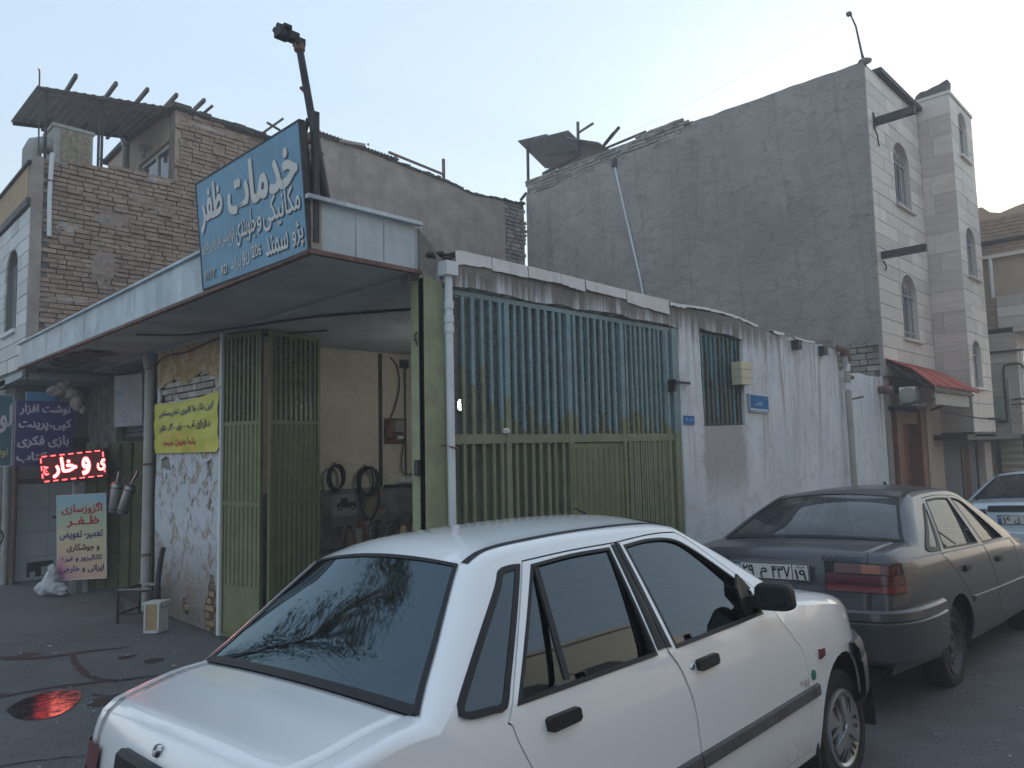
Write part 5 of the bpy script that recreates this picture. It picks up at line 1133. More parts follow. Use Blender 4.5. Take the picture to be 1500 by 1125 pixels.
obj('shutter_box', MB().box(2.42, 3.6, 12.8, 12.93, 1.67, 2.0), M['dark_steel'], tw_)
obj('side_wall', MB().box(3.4, 3.5, 11.5, 12.93, -.2, 2.9), M['grime'], tw_)
lp = thing('corner_pipes', 'pair of rusty pipes at the far left edge below the stone front', 'pipes', (2.34, 12.8, -.1))
obj('pipe', MB().tube([(2.34, 12.8, -.15), (2.34, 12.8, 1.0), (2.33, 12.8, 1.6)], .05, 10), M['grey_pipe'], lp, 50); obj('pipe', MB().tube([(2.42, 12.7, -.15), (2.42, 12.7, 1.65)], .035, 10), M['rust'], lp, 50)
obj('curl', MB().tube(crom([(2.25, 12.6, .0), (2.2, 12.6, .35), (2.28, 12.6, .6), (2.2, 12.6, .75)], .05), .012, 6), M['black'], lp)
oc_ = thing('overhang_wires', 'twisted dark wires strung under the stone front at the left edge', 'wires', (2.1, 11.7, 2.6))
obj('wire', MB().tube(crom([(1.6, 11.65, 2.50), (1.9, 11.68, 2.58), (2.12, 11.7, 2.66), (2.3, 11.7, 2.72), (2.32, 11.7, 2.90)], .05), .012, 5).tube(crom([(1.6, 11.66, 2.56), (1.9, 11.67, 2.55), (2.12, 11.7, 2.70), (2.33, 11.68, 2.85)], .05), .008, 5), M['black'], oc_)

# inside the workshop
def coil(c, r, rz, n, lab):
    t = thing('hose_coil', lab, 'hose', c, 'hose coils on the inner wall'); m = MB()
    for k in range(n):
        o = Vector(c)+Vector((random.uniform(-.02, .02), -.02-.012*k, random.uniform(-.015, .015))); q = r*random.uniform(.88, 1.06); m.tube([o+Vector((q*math.cos(a/28*6.283), 0, rz*random.uniform(.99, 1.01)*math.sin(a/28*6.283))) for a in range(28)], .011, 6, True)
    obj('hose', m, M['black'], t, 60); obj('hook', MB().tube([(c[0], c[1]+.03, c[2]+rz+.03), (c[0], c[1]-.07, c[2]+rz-.0)], .01, 5), M['rust'], t); return t
coil((4.55, 7.50, 1.40), .105, .14, 4, 'black hose coil on the inner wall, nearer the folding gate')
c2 = coil((4.97, 7.50, 1.34), .13, .16, 6, 'black hose coil with long hanging loop on the inner wall')
obj('loop', MB().tube(crom([(4.86, 7.46, 1.3), (4.86, 7.46, 1.1), (4.95, 7.46, .9), (5.02, 7.46, .88), (5.12, 7.46, 1.05), (5.12, 7.46, 1.25)], .05), .012, 6), M['black'], c2, 60)
def poster(O, U, V, mat, lab):
    t, O, U, V, N = board('poster', lab, 'poster', O, U, V, .004, mat); return t, O, U, V, N
t, O, U, V, N = poster((4.52, 7.524, 1.20), (.36, 0, -.0), (-.0, 0, -.25), plain('lilac_paper', (.30, .275, .31), .7, var=.2), 'poster of a dark vintage car on the grimy inner wall')
cp_ = [(.2, .45), (.3, .40), (.36, .18), (.55, .16), (.62, .38), (.82, .38), (.93, .5), (.95, .62), (.2, .62)]
obj('printed_car', MB().add([O+U*a+V*b+N*.001 for a, b in cp_], [tuple(range(len(cp_)))]), L_black, t)
for u in (.32, .78): obj('printed_wheel', MB().lathe([(0, .0016), (.032, .0016)], O+U*u+V*.62, N, 14), L_black, t); obj('printed_hub', MB().lathe([(0, .0022), (.016, .0022)], O+U*u+V*.62, N, 12), M['tin'], t)
poster((5.14, 7.522, 1.215), (.13, 0, 0), (0, 0, -.07), plain('faded_pink_paper', (.32, .19, .17), .8), 'small faded pink paper, upper of two on the inner wall')
poster((5.16, 7.522, .98), (.11, 0, 0), (0, 0, -.09), plain('faded_pink_paper', (.32, .19, .17), .8), 'small faded pink paper, lower of two on the inner wall')
poster((4.99, 7.523, 1.20), (.13, 0, 0), (0, 0, -.25), plain('faded_yellow_paper', (.28, .23, .12), .8), 'faded yellow paper behind the hanging hose loop')
ep = thing('electric_panel', 'wooden fuse board with meter on the cream inner wall', 'fuse board', (5.4, 7.5, 1.8))
obj('board', MB().box(5.28, 5.56, 7.535, 7.558, 1.78, 2.10), M['wood'], ep); obj('meter', MB().box(5.39, 5.52, 7.47, 7.535, 1.93, 2.07), M['tin'], ep); obj('fuse', MB().box(5.46, 5.54, 7.50, 7.535, 1.84, 1.88), M['frame_white'], ep)
obj('wire', MB().tube(crom([(5.36, 7.52, 2.86), (5.46, 7.52, 2.75), (5.49, 7.52, 2.5), (5.40, 7.52, 2.2), (5.27, 7.52, 1.95), (5.30, 7.52, 1.84), (5.42, 7.52, 1.86)], .05), .009, 5).tube([(5.58, 7.52, 2.8), (5.58, 7.52, 1.4)], .011, 5).tube(crom([(5.56, 7.51, 1.9), (5.5, 7.51, 1.5), (5.55, 7.5, 1.4), (5.7, 7.5, 1.4)], .05), .008, 5), M['black'], ep)
obj('junction_box', MB().box(5.52, 5.63, 7.50, 7.56, 2.74, 2.84), M['dark_steel'], ep)
cd = thing('conduit', 'dark vertical conduit on the cream inner wall', 'conduit', (5.24, 7.54, 1.2)); obj('conduit', MB().box(5.20, 5.24, 7.535, 7.56, 1.27, 2.9).tube([(5.24, 7.5, 1.27), (5.75, 7.5, 1.26)], .018, 6), M['dark_steel'], cd)
sk = thing('socket_strip', 'row of pale sockets on the inner wall by the corner post', 'sockets', (5.5, 7.5, 1.3)); obj('socket', MB().box(5.46, 5.56, 7.49, 7.53, 1.30, 1.36), M['frame_white'], sk); obj('socket', MB().box(5.58, 5.68, 7.49, 7.53, 1.30, 1.36), M['frame_white'], sk)
la = thing('work_lamp', 'glowing work lamp inside the workshop, seen through the gate bars', 'lamp', (5.0, 5.8, 2.1))
obj('bulb', MB().blob((5.02, 5.80, 2.16), (.035, .035, .06), 10, 8, .02), emit('lamp_glow', (1.0, 1.0, .95), 70), la, 60); obj('holder', MB().tube([(5.02, 5.8, 2.2), (5.02, 5.8, 2.92)], .012, 6), M['dark_steel'], la)
tr_ = thing('tool_board', 'row of dark tools and rags hung low on the grimy inner wall', 'tools', (5.4, 7.5, .8))
for q in range(9):
    x = 4.6+q*.125+random.uniform(-.03, .03); h = random.uniform(.12, .3); z = random.uniform(.82, .89)
    if q % 3 == 2: obj('rag', MB().grid([[(x+u*.05+random.uniform(-.012, .012), 7.49-.012*math.sin(u*4+v), z-v*.05) for u in range(4)] for v in range(6)]), random.choice((M['wood'], M['raw_brick'], M['pane'])), tr_, 60)
    else: obj('tool', MB().beam((x, 7.49, z), (x+random.uniform(-.03, .03), 7.49, z-h), random.uniform(.012, .03), .015).box(x-.03, x+.03, 7.475, 7.50, z-.03, z+.01), random.choice((M['dark_steel'], M['rust'], M['tin'])), tr_)
wk = thing('workbench', 'greasy steel workbench with cans against the inner wall of the workshop', 'workbench', (5.0, 7.2, -.08))
obj('top', MB().box(4.45, 5.9, 6.98, 7.46, .55, .60), M['dark_steel'], wk)
for x, y in ((4.48, 7.0), (5.87, 7.0), (4.48, 7.44), (5.87, 7.44)): obj('leg', MB().box(x-.025, x+.025, y-.025, y+.025, -.08, .55), M['dark_steel'], wk)
for q in range(8):
    x = 4.6+q*.16; r_ = random.uniform(.03, .06); obj('can', MB().lathe([(0, 0), (r_, 0), (r_, random.uniform(.1, .2)), (r_*.6, .21), (0, .21)], (x, random.uniform(7.1, 7.35), .60), (0, 0, 1), 14), random.choice((M['tin'], M['wood'], M['rust'], M['orange_board'], M['pane'])), wk, 40)
sl = thing('storage_shelf', 'dark shelf rack with parts inside the workshop behind the gate', 'shelf', (6.5, 7.2, -.08))
for z_ in (.4, 1.0, 1.6, 2.15): obj('shelf', MB().box(5.9, 8.6, 7.0, 7.5, z_, z_+.03), M['rust'], sl)
for x in (5.92, 7.2, 8.56): obj('upright', MB().box(x-.02, x+.02, 7.0, 7.04, -.08, 2.2), M['dark_steel'], sl)
for q in range(22): 
    z_ = random.choice((.43, 1.03, 1.63)); x = random.uniform(6.0, 8.4); w = random.uniform(.06, .16); obj('carton', MB().box(x-w, x+w, 7.05, 7.05+w*1.6, z_, z_+random.uniform(.1, .4)), random.choice((M['wood'], M['tin'], M['grime'], M['orange_board'], M['raw_brick'])), sl)
# ------------------------------------------------------------------ cars
def car_paint(name, col, dust, dcol, rough=.3, coat=1.0, metal=0.0):
    t = NT(name); p = t.objc(); nrm = t.sep(t.n('NewGeometry').outputs['Normal'], 2); n = t.noise(5, 6, .7, p); n2 = t.noise(45, 4, .7, p); z = t.sep(p, 2)
    d = t.math('MULTIPLY', t.ramp(n, .25, .8, .3, 1.0), t.math('ADD', t.ramp(nrm, .2, 1.0, .25, .7), t.ramp(z, .75, .25, 0, 1.6)))
    d = t.math('MINIMUM', t.math('MULTIPLY', d, t.math('MULTIPLY', t.math('ADD', .6, n2), dust)), .95)
    c = t.mix(d, col, dcol)
    return t.fin(c, t.math('ADD', rough, t.math('MULTIPLY', d, .45)), metal, .5, **{'Coat Weight': t.math('MULTIPLY', coat, t.math('SUBTRACT', 1.0, d)), 'Coat Roughness': .04})
def car_glass(name, tint, dust, ior=1.55, base=(.10, .115, .115), gcol=(1, 1, 1), grough=.012):
    t = NT(name); tr = t.n('BsdfTransparent'); tr.inputs[0].default_value = (*tint, 1); gl = t.n('BsdfGlossy'); gl.inputs['Roughness'].default_value = grough; gl.inputs['Color'].default_value = (*gcol, 1)
    df = t.n('BsdfDiffuse'); df.inputs[0].default_value = (*base, 1); n = t.noise(7, 6, .7, t.objc()); m0 = t.n('MixShader'); t.l(t.ramp(n, .3, .75, dust*.45, dust), m0.inputs[0]); t.l(tr.outputs[0], m0.inputs[1]); t.l(df.outputs[0], m0.inputs[2])
    fr = t.n('Fresnel'); fr.inputs[0].default_value = ior; m1 = t.n('MixShader'); t.l(t.math('MULTIPLY', fr.outputs[0], 1-dust*.6), m1.inputs[0]); t.l(m0.outputs[0], m1.inputs[1]); t.l(gl.outputs[0], m1.inputs[2]); t.l(m1.outputs[0], t.out.inputs[0])
    return t.m
M['trim'] = plain('black_trim', (.016, .017, .019), .5, 0, .25); M['tyre'] = weather('tyre', (.025, .025, .026), .2, (.09, .085, .08), .3, 0, 6, .1, .8, local=True)
M['hub'] = plain('hubcap_silver', (.42, .43, .44), .3, .7, .5, .06); M['rim_dark'] = weather('dirty_steel_rim', (.085, .085, .09), .3, (.14, .13, .12), .5, 0, 8, .1, .55, .4, local=True)
M['mirror'] = plain('mirror_glass', (.06, .065, .07), .03, .9, .5, .02); M['seat'] = plain('dark_seat', (.05, .052, .058), .9); M['chrome'] = plain('chrome', (.6, .6, .6), .12, 1.0)
M['lamp_red'] = plain('lamp_red', (.13, .008, .010), .12, 0, .6, .2); M['lamp_dark'] = plain('lamp_dark_red', (.075, .010, .014), .15, 0, .6, .3); M['lamp_amber'] = plain('lamp_amber', (.25, .06, .014), .15, 0, .6, .2)
M['bumper_grey'] = weather('grey_bumper_plastic', (.085, .085, .09), .2, (.16, .15, .14), .4, .2, 4, .1, .55, local=True); M['green_badge'] = plain('green_badge', (.02, .22, .15), .4)
def inset(poly, d):
    n = len(poly); ar = sum(poly[i][0]*poly[(i+1) % n][1]-poly[(i+1) % n][0]*poly[i][1] for i in range(n)); s = 1 if ar > 0 else -1; out = []
    for i in range(n):
        a, b, c = Vector(poly[i-1]), Vector(poly[i]), Vector(poly[(i+1) % n]); e1 = (b-a).normalized(); e2 = (c-b).normalized()
        n1 = Vector((-e1.y, e1.x))*s; n2 = Vector((-e2.y, e2.x))*s; m = n1+n2
        if m.length < 1e-6: m = n1
        m.normalize(); k = d/max(.45, m.dot(n1)); out.append(tuple(b+m*k))
    return out
def smooth_poly(pts, step=.03, corner=None):
    """closed outline; points marked with a third value 1 stay sharp"""
    out = []; n = len(pts); cur = []
    idx = [i for i in range(n) if len(pts[i]) > 2]
    if not idx:
        c = crom([Vector((*p[:2], 0)) for p in pts+[pts[0]]], step); return [(p.x, p.y) for p in c[:-1]]
    for k, i in enumerate(idx):
        j = idx[(k+1) % len(idx)]; seg = [pts[i]]; q = i
        while True:
            q = (q+1) % n; seg.append(pts[q])
            if q == j: break
        c = crom([Vector((p[0], p[1], 0)) for p in seg], step); out += [(p.x, p.y) for p in c[:-1]]
    return out
class Car:
    def __init__(s, name, label, loc, rot, cfg, group='cars parked along the workshop wall'):
        s.t = thing(name, label, 'car', (0, 0, 0), group); s.t.location = loc; s.t.rotation_euler = rot; s.c = cfg
        S = []; 
        for nm, pts, r, rl, cr in cfg['sil']:
            c = crom([Vector((p[0], p[1], 0)) for p in pts], .045)
            for i, p in enumerate(c):
                if S and i == 0: S[-1]['seg2'] = nm; continue
                S.append(dict(x=p.x, z=p.y, seg=nm, seg2=None, r=r, rl=rl, cr=cr))
            if len(S) and S[0]['seg2'] is None and S[0]['seg'] == nm: pass
        n = len(S)
        for i in range(n):
            a, b, c = S[max(i-1, 0)], S[i], S[min(i+1, n-1)]
            e1 = Vector((b['x']-a['x'], b['z']-a['z'])); e2 = Vector((c['x']-b['x'], c['z']-b['z']))
            e1 = e1.normalized() if e1.length > 1e-6 else e2.normalized(); e2 = e2.normalized() if e2.length > 1e-6 else e1
            n1 = Vector((-e1.y, e1.x)); n2 = Vector((-e2.y, e2.x)); m = (n1+n2).normalized(); b['n'] = m; b['k'] = 1/max(.6, m.dot(n1))
        # blend radii along the outline
        for key in ('r', 'rl', 'cr'):
            v = [q[key] for q in S]
            for _ in range(3): v = [v[0]]+[(v[i-1]+v[i]*2+v[i+1])/4 for i in range(1, n-1)]+[v[-1]]
            for q, w in zip(S, v): q[key] = w
        s.S = S
    def Y(s, x, z):
        c = s.c; zb = pchip(c['belt'], x); y = pchip(c['hw'], x)
        if z <= zb: return y - pchip(c['low'], z-zb)
        return y - pchip(c['low'], 0) - c['tum']*(z-zb) - c.get('tum2', .0)*(z-zb)**2
    def W(s, i, v, off=0.0):
        i0 = max(0, min(int(i), len(s.S)-2)); f = i-i0; o = []
        for q in (s.S[i0], s.S[i0+1]):
            C = Vector((q['x'], q['z'])); A = C-q['n']*q['r']*q['k']; yC = s.Y(*C); yB = max(.05, yC-q['rl'])
            if v <= 1: p = C+q['n']*(q['cr']*(1-v*v)+off); P = Vector((p.x, -yB*v, p.y))
            else:
                t = v-1; B = Vector((C.x, -yB, C.y)); Q = Vector((C.x, -yC, C.y)); AA = Vector((A.x, -s.Y(*A), A.y)); P = B*(1-t)**2+Q*2*t*(1-t)+AA*t*t
                if off: P += (Vector((q['n'].x, 0, q['n'].y))*(1-t)+Vector((0, -1, 0))*t)*off
            o.append(P)
        return o[0].lerp(o[1], f)
    def rng(s, seg): 
        ids = [i for i, q in enumerate(s.S) if q['seg'] == seg or q['seg2'] == seg]; return ids[0], ids[-1]
    def at(s, seg, z=None, x=None):
        a, b = s.rng(seg); best = None
        for k in range((b-a)*20+1):
            i = a+k/20; i0 = min(int(i), len(s.S)-2); f = i-i0; q, r = s.S[i0], s.S[i0+1]
            d = abs(q['z']+(r['z']-q['z'])*f-z) if z is not None else abs(q['x']+(r['x']-q['x'])*f-x)
            if best is None or d < best[0]: best = (d, i)
        return best[1]
    def strip(s, mb, i0, i1, vs, off=0.0, both=True, sub=1):
        n = max(1, int(round((i1-i0)*sub))); ii = [i0+(i1-i0)*k/n for k in range(n+1)]
        R_ = [[s.W(i, v, off) for v in vs] for i in ii]; mb.grid([r[::-1] for r in R_])
        if both and vs[0] != 0 or both: 
            L_ = [[Vector((p.x, -p.y, p.z)) for p in r] for r in R_]; mb.grid(L_)
        return mb
    def Sd(s, sg=-1, off=0.0): return lambda a, b: (a, sg*(s.Y(a, b)+off), b)
    def side(s, outer, holes, h, sg=-1, off=0.0, th=.014, mb=None, grid=True):
        return panel(outer, holes, h, s.Sd(sg, off), (0, -sg*th, 0) if th else None, mb, grid, flip=(sg > 0) ^ (not ccw(outer)) ^ True and False or (sg > 0))
def ccw(poly): return sum(poly[i][0]*poly[(i+1) % len(poly)][1]-poly[(i+1) % len(poly)][0]*poly[i][1] for i in range(len(poly))) > 0
def v_rng(a, b, n): return [a+(b-a)*k/n for k in range(n+1)]
def bumper_loft(path, prof):
    rows = []
    for i, p in enumerate(path):
        a = Vector(path[max(i-1, 0)]); b = Vector(path[min(i+1, len(path)-1)]); d = (b-a).normalized(); n = Vector((-d.y, d.x)); rows.append([(p[0]+n.x*o, p[1]+n.y*o, z) for o, z in prof])
    return rows
def wheel(car, x, y, r, kind, sg):
    w = .09; o = Vector((x, y*1.0, r)); ax = Vector((0, sg, 0)); rr = r*.66
    prof = [(rr*.98, -.17), (r*.9, -.172), (r*.985, -.155), (r, -.13), (r, -.035), (r*.985, -.012), (r*.92, .004), (r*.80, .006), (r*.70, -.002), (rr, -.012)]
    t = obj('wheel', MB().lathe(prof, o, ax, 40), M['tyre'], car.t, 30)
    tr = MB()
    for k in range(54):
        a = 2*math.pi*k/54
        for h0, h1 in ((-.125, -.09), (-.078, -.045)):
            c0, s0, c1, s1 = math.cos(a), math.sin(a), math.cos(a+.075), math.sin(a+.075); q = r+.0035
            tr.quad((o.x+c0*q, o.y+sg*h0, o.z+s0*q), (o.x+c1*q, o.y+sg*h0, o.z+s1*q), (o.x+c1*q, o.y+sg*h1, o.z+s1*q), (o.x+c0*q, o.y+sg*h1, o.z+s0*q))
    obj('tread', tr, M['tyre'], t)
    if kind == 'cover':
        rm = obj('rim', MB().lathe([(rr+.004, -.014), (rr, .004), (rr*.93, .006), (rr*.86, -.004), (rr*.5, .006), (.0, .012)], o, ax, 40), M['hub'], t, 35)
        def pt(rad, ang, h): return (o.x+math.cos(ang)*rad, o.y+sg*h, o.z+math.sin(ang)*rad)
        for k in range(3):
            a0 = math.pi/2+k*2*math.pi/3
            m = MB()
            for da in (-.62, -.34, .34, .62): m.prism([pt(rr*.50, a0+math.pi/3*0+da*1.5, .010), pt(rr*.84, a0+da-.07, .003), pt(rr*.84, a0+da+.07, .003)], (0, sg*.003, 0))
            obj('cover_slot', m, M['trim'], rm)
            m = MB().prism([pt(rr*.16, a0-.5, .013), pt(rr*.8, a0-.17, .005), pt(rr*.84, a0, .004), pt(rr*.8, a0+.17, .005), pt(rr*.16, a0+.5, .013)], (0, sg*.010, 0)); obj('cover_spoke', m, M['hub'], rm)
        obj('hub_badge', MB().lathe([(.03, .018), (.026, .024), (0, .026)], o, ax, 16), M['hub'], rm, 40)
    else:
        rm = obj('rim', MB().lathe([(rr+.004, -.014), (rr, .002), (rr*.95, .004), (rr*.88, -.03), (rr*.78, -.045), (rr*.55, -.02), (rr*.42, -.018), (rr*.36, -.035), (rr*.24, -.036), (rr*.22, -.012), (.0, -.008)], o, ax, 36), M['rim_dark'], t, 35)
        for k in range(10):
            a = k*math.pi/5; c = Vector((o.x+math.cos(a)*rr*.68, o.y-sg*.030, o.z+math.sin(a)*rr*.68)); obj('rim_hole', MB().lathe([(0, .004), (.014, .003), (.016, -.004)], c, ax, 10), M['black'], rm)
        for k in range(4):
            a = k*math.pi/2+.6; c = Vector((o.x+math.cos(a)*rr*.31, o.y-sg*.034, o.z+math.sin(a)*rr*.31)); obj('wheel_nut', MB().lathe([(.009, 0), (.009, .012), (0, .014)], c, ax, 6), M['rim_dark'], rm)
    return t
def make_car(name, label, loc, rot, cfg):
    c = Car(name, label, loc, rot, cfg); P = cfg['paint']; T = c.t; n = len(c.S)
    # --- outline of the flank, wheel arches cut out
    A = []
    for q in c.S: a = Vector((q['x'], q['z']))-q['n']*q['r']*q['k']; A.append((a.x, a.y))
    xr, xf, ra = cfg['xr'], cfg['xf'], cfg['arch']; zs = cfg['sill']; za = cfg['arch_z']
    def arc(xc, n_=18):
        a0 = math.asin((zs-za)/ra); return [(xc+ra*math.cos(a), za+ra*math.sin(a)) for a in v_rng(a0, math.pi-a0, n_)]
    bottom = [(A[-1][0], zs)] if A[-1][1] > zs+.01 else []
    bot = dens([(A[-1][0]-.01, zs), (xf+ra+.02, zs)], .05)[:2]
    poly = A + [(A[-1][0], zs)] + arc(xf) + dens([(xf-ra-.02, zs), (xr+ra+.02, zs)], .06)[:int(max(1, (xf-xr-2*ra)/.06))] + arc(xr) + [(A[0][0], zs)]
    # silhouette runs rear-bottom -> roof -> nose : poly is clockwise seen from -y, so flip for the right flank
    holes = [d[1] for d in cfg['doors']]
    for sg in (-1, 1):
        body = MB() if sg < 0 else body
        panel(poly, holes, .055, c.Sd(sg), (0, -sg*.012, 0), body, True, flip=sg > 0)
    segs = []
    for nm in [q[0] for q in cfg['sil']]:
        a, b = c.rng(nm); vr = cfg['vr'].get(nm, (0, 2)); vs = ([] if vr[0] >= 1 else v_rng(vr[0], 1, 8 if vr[0] < .5 else 2))[:-1]+v_rng(max(1, vr[0]), 2, 5); c.strip(body, a, b, vs)
    bo = obj('body', body, P, T, 38, merge=2)
    # dark inner shell so that the gaps are not see-through
    inn = MB()
    for sg in (-1, 1): panel(inset([p for p in poly], .02) if False else poly, [w for d in cfg['doors'] for w in d[2]]+cfg.get('qholes', []), .12, c.Sd(sg, -.062), None, inn, True, flip=sg > 0)
    obj('inner_shell', inn, M['trim'], T)
    # --- doors
    for nm, outl, wins, extra in cfg['doors']:
        for sg in (-1, 1):
            d = obj('door', panel(inset(outl, .005), wins, .05, c.Sd(sg), (0, -sg*.012, 0), None, True, flip=sg > 0), P, T, 38)
            for w in wins:
                zt_ = max(p[1] for p in w); zl_ = min(p[1] for p in w); fg_ = lambda a, b, sg=sg, zt_=zt_, zl_=zl_: (a, sg*(c.Y(a, b)-.008-.034*max(0, min(1, (zt_-b)/(zt_-zl_)))**1.3), b)
                obj('window', panel(inset(w, -.012), [], .06, fg_, None, None, True, flip=sg > 0), cfg['glass'], d, 60)
                obj('window_seal', panel(inset(w, -.004), [inset(w, .006)], .04, c.Sd(sg, .003), (0, -sg*.012, 0), None, False, flip=sg > 0), M['trim'], d, 40)
            for (x0, z0), (x1, z1) in extra.get('bars', []):
                obj('window_bar', panel([(x0-.012, z0), (x0+.012, z0), (x1+.012, z1), (x1-.012, z1)], [], .05, c.Sd(sg, .004), (0, -sg*.01, 0), None, False, flip=sg > 0), M['trim'], d)
            for hx, hz, hl in extra.get('handles', []):
                hr = [(hx, hz-.017), (hx+hl*.1, hz-.022), (hx+hl*.92, hz-.020), (hx+hl, hz-.012), (hx+hl, hz+.012), (hx+hl*.95, hz+.018), (hx+.01, hz+.018), (hx, hz+.012)]
                hh = obj('handle', panel(hr, [], .03, c.Sd(sg, .020), (0, -sg*.022, 0), None, False, flip=sg > 0), M['trim'], d, 50)
                obj('handle_recess', panel([(hx+.005, hz-.045), (hx+hl*.8, hz-.05), (hx+hl*.98, hz-.03), (hx+hl, hz+.0), (hx, hz+.0), (hx-.005, hz-.03)], [], .03, c.Sd(sg, .0015), None, None, False, flip=sg > 0), cfg.get('recess', P), hh)
                if extra.get('lock'): obj('lock', MB().lathe([(.0, .006), (.010, .006), (.013, 0)], (hx-.025, sg*(c.Y(hx-.025, hz)), hz), (0, sg, 0), 12), M['chrome'], d, 40)
            for poly2 in extra.get('trim', []): obj('pillar_trim', panel(poly2, [], .05, c.Sd(sg, .005), (0, -sg*.01, 0), None, True, flip=sg > 0), M['trim'], d, 40)
    for q in cfg.get('quarter', []):
        for sg in (-1, 1):
            qt = obj('quarter_trim', panel(q[0], [q[1]], .05, c.Sd(sg, .008), (0, -sg*.016, 0), None, True, flip=sg > 0), M['trim'], T, 40)
            obj('quarter_window', panel(inset(q[1], -.004), [], .06, c.Sd(sg, .003), None, None, True, flip=sg > 0), cfg['glass'], qt, 60)
    for z0, z1, xa, xb, mt, o_, nm in cfg.get('mould', []):
        for sg in (-1, 1):
            zz = lambda x: z0+(z1-z0)*(x-xa)/(xb-xa); hh = o_[1]; xs = v_rng(xa, xb, 24); rows = [[(x, sg*(c.Y(x, zz(x)+dz)+k), zz(x)+dz) for dz, k in ((-hh, 0), (-hh*.8, o_[0]), (hh*.8, o_[0]), (hh, 0))] for x in xs]
            gaps = cfg.get('mould_gaps', []); cur = []
            for x, r_ in zip(xs, rows):
                cur.append(r_)
                if any(abs(x-g) < (xb-xa)/48 for g in gaps) or x == xs[-1]:
                    if len(cur) > 1:
                        sh_ = 0.004; cur2 = [[(p[0]+(sh_ if k == 0 else -sh_ if k == len(cur)-1 else 0), p[1], p[2]) for p in rr_] for k, rr_ in enumerate(cur)]
                        m_ = MB().grid(cur2); m_.f += [(0, 1, 2, 3), (len(m_.v)-4, len(m_.v)-3, len(m_.v)-2, len(m_.v)-1)]; obj(nm, m_, mt, T, 40)
                    cur = [r_]
    # --- lids and screens
    for nm, part in (('deck', 'boot_lid'), ('hood', 'bonnet')):
        a, b = c.rng(nm)
        if nm == 'deck': a = c.rng('rear')[0]+cfg.get('lid_from', 4); b -= .25
        else: a += .3; b -= 1
        m = MB(); c.strip(m, a, b, v_rng(0, cfg['vr']['deck' if nm == 'deck' else 'hood'][0]-.007, 12), .0, sub=2)
        lid = obj(part, m, P, T, 45, merge=2); mo = lid.modifiers.new('thickness', 'SOLIDIFY'); mo.thickness = .012; mo.offset = -1
        if nm == 'deck': c.lid = lid
    m = MB(); a, b = c.rng('deck'); c.strip(m, c.rng('rear')[0]+1, b, v_rng(0, 1, 6), -.03); a, b = c.rng('hood'); c.strip(m, a, b, v_rng(0, 1, 6), -.03); obj('lid_gutter', m, M['trim'], T, 60)
    for nm, part in (('glass', 'rear_window'), ('screen', 'windscreen')):
        a, b = c.rng(nm); m = MB(); c.strip(m, a+.2, b-.2, v_rng(0, .965, 14), .001, sub=2); gl = obj(part, m, cfg['glass_r'] if nm == 'glass' else cfg['glass'], T, 60, merge=2)
        m = MB(); lo_, hi_ = (a, b) if nm == 'glass' else (b, a); c.strip(m, a, b, v_rng(.955, .995, 2), .005); c.strip(m, min(lo_-.2*(1 if nm=='glass' else -1), lo_+.6*(1 if nm=='glass' else -1)), max(lo_-.2*(1 if nm=='glass' else -1), lo_+.6*(1 if nm=='glass' else -1)), v_rng(0, .96, 10), .005, sub=3); c.strip(m, min(hi_, hi_-.3*(1 if nm=='glass' else -1)), max(hi_, hi_-.3*(1 if nm=='glass' else -1)), v_rng(0, .96, 10), .005, sub=3); obj('screen_seal', m, M['trim'], gl, 40, merge=2)
    a, b = c.rng('roof'); m = MB(); lo, hi = cfg.get('drip', (.985, 1.12)); c.strip(m, a+.3, b-.3, v_rng(lo, hi, 2), .004); obj('roof_moulding', m, M['trim'], T, 40)
    # --- wheels, liners, floor, seats
    for x, kd in ((xr, cfg['wheel']), (xf, cfg['wheel'])):
        for sg in (-1, 1):
            yw = sg*cfg['track']; wheel(c, x, yw, cfg['tyre'], kd, sg)
            rows = [[(x+(ra+.012)*math.cos(a), sg*(cfg['track']+.0-k), za+(ra+.012)*math.sin(a)) for k in (-.02, .3)] for a in v_rng(-.25, math.pi+.25, 20)]
            obj('arch_liner', MB().grid(rows).add([rows[i][1] for i in range(21)], [tuple(range(21))]), M['black'], T)
    xa_, xb_ = c.S[0]['x'], c.S[-1]['x']
    obj('underbody', MB().box(xr+ra+.05, xf-ra-.05, -.66, .66, zs-.03, zs+.05).box(xa_+.12, xr-ra-.03, -.6, .6, zs+.0, zs+.12).box(xf+ra+.03, xb_-.1, -.58, .58, zs, zs+.12).box(xa_+.15, xb_-.12, -.42, .42, zs, zs+.1), M['black'], T)
    bx_ = cfg['cab']; zb = pchip(cfg['belt'], (bx_[0]+bx_[1])/2)
    obj('cabin_floor', MB().box(bx_[0]-.35, bx_[1]+.35, -.58, .58, zs+.06, zs+.10).box(bx_[1]+.2, bx_[1]+.55, -.62, .62, zs+.1, zb-.05).box(bx_[0]-.5, bx_[0]-.22, -.6, .6, zb-.10, zb-.04), M['seat'], T)
    for x, y, w in ((bx_[0]-.05, 0, 1.16), (bx_[0]+.85, .34, .46), (bx_[0]+.85, -.34, .46)):
        st = obj('seat', MB().beam((x+.1, y, zs+.2), (x+.5, y, zs+.24), w, .16).beam((x+.08, y, zs+.2), (x-.14, y, zb+.03), w, .13, (1, 0, 0)), M['seat'], T)
        for hy in ((-.3, .3) if w > 1 else (0,)): obj('headrest', MB().blob((x-.16, y+hy, zb+.13), (.045, .13, .085), 12, 8, .0), M['seat'], st, 60)
    obj('steering_wheel', MB().tube([(bx_[1]+.12+.07*math.sin(a), .34+.18*math.cos(a), zb+.0+.17*math.sin(a)) for a in v_rng(0, 6.283, 24)[:-1]], .014, 6, True), M['trim'], T, 60)
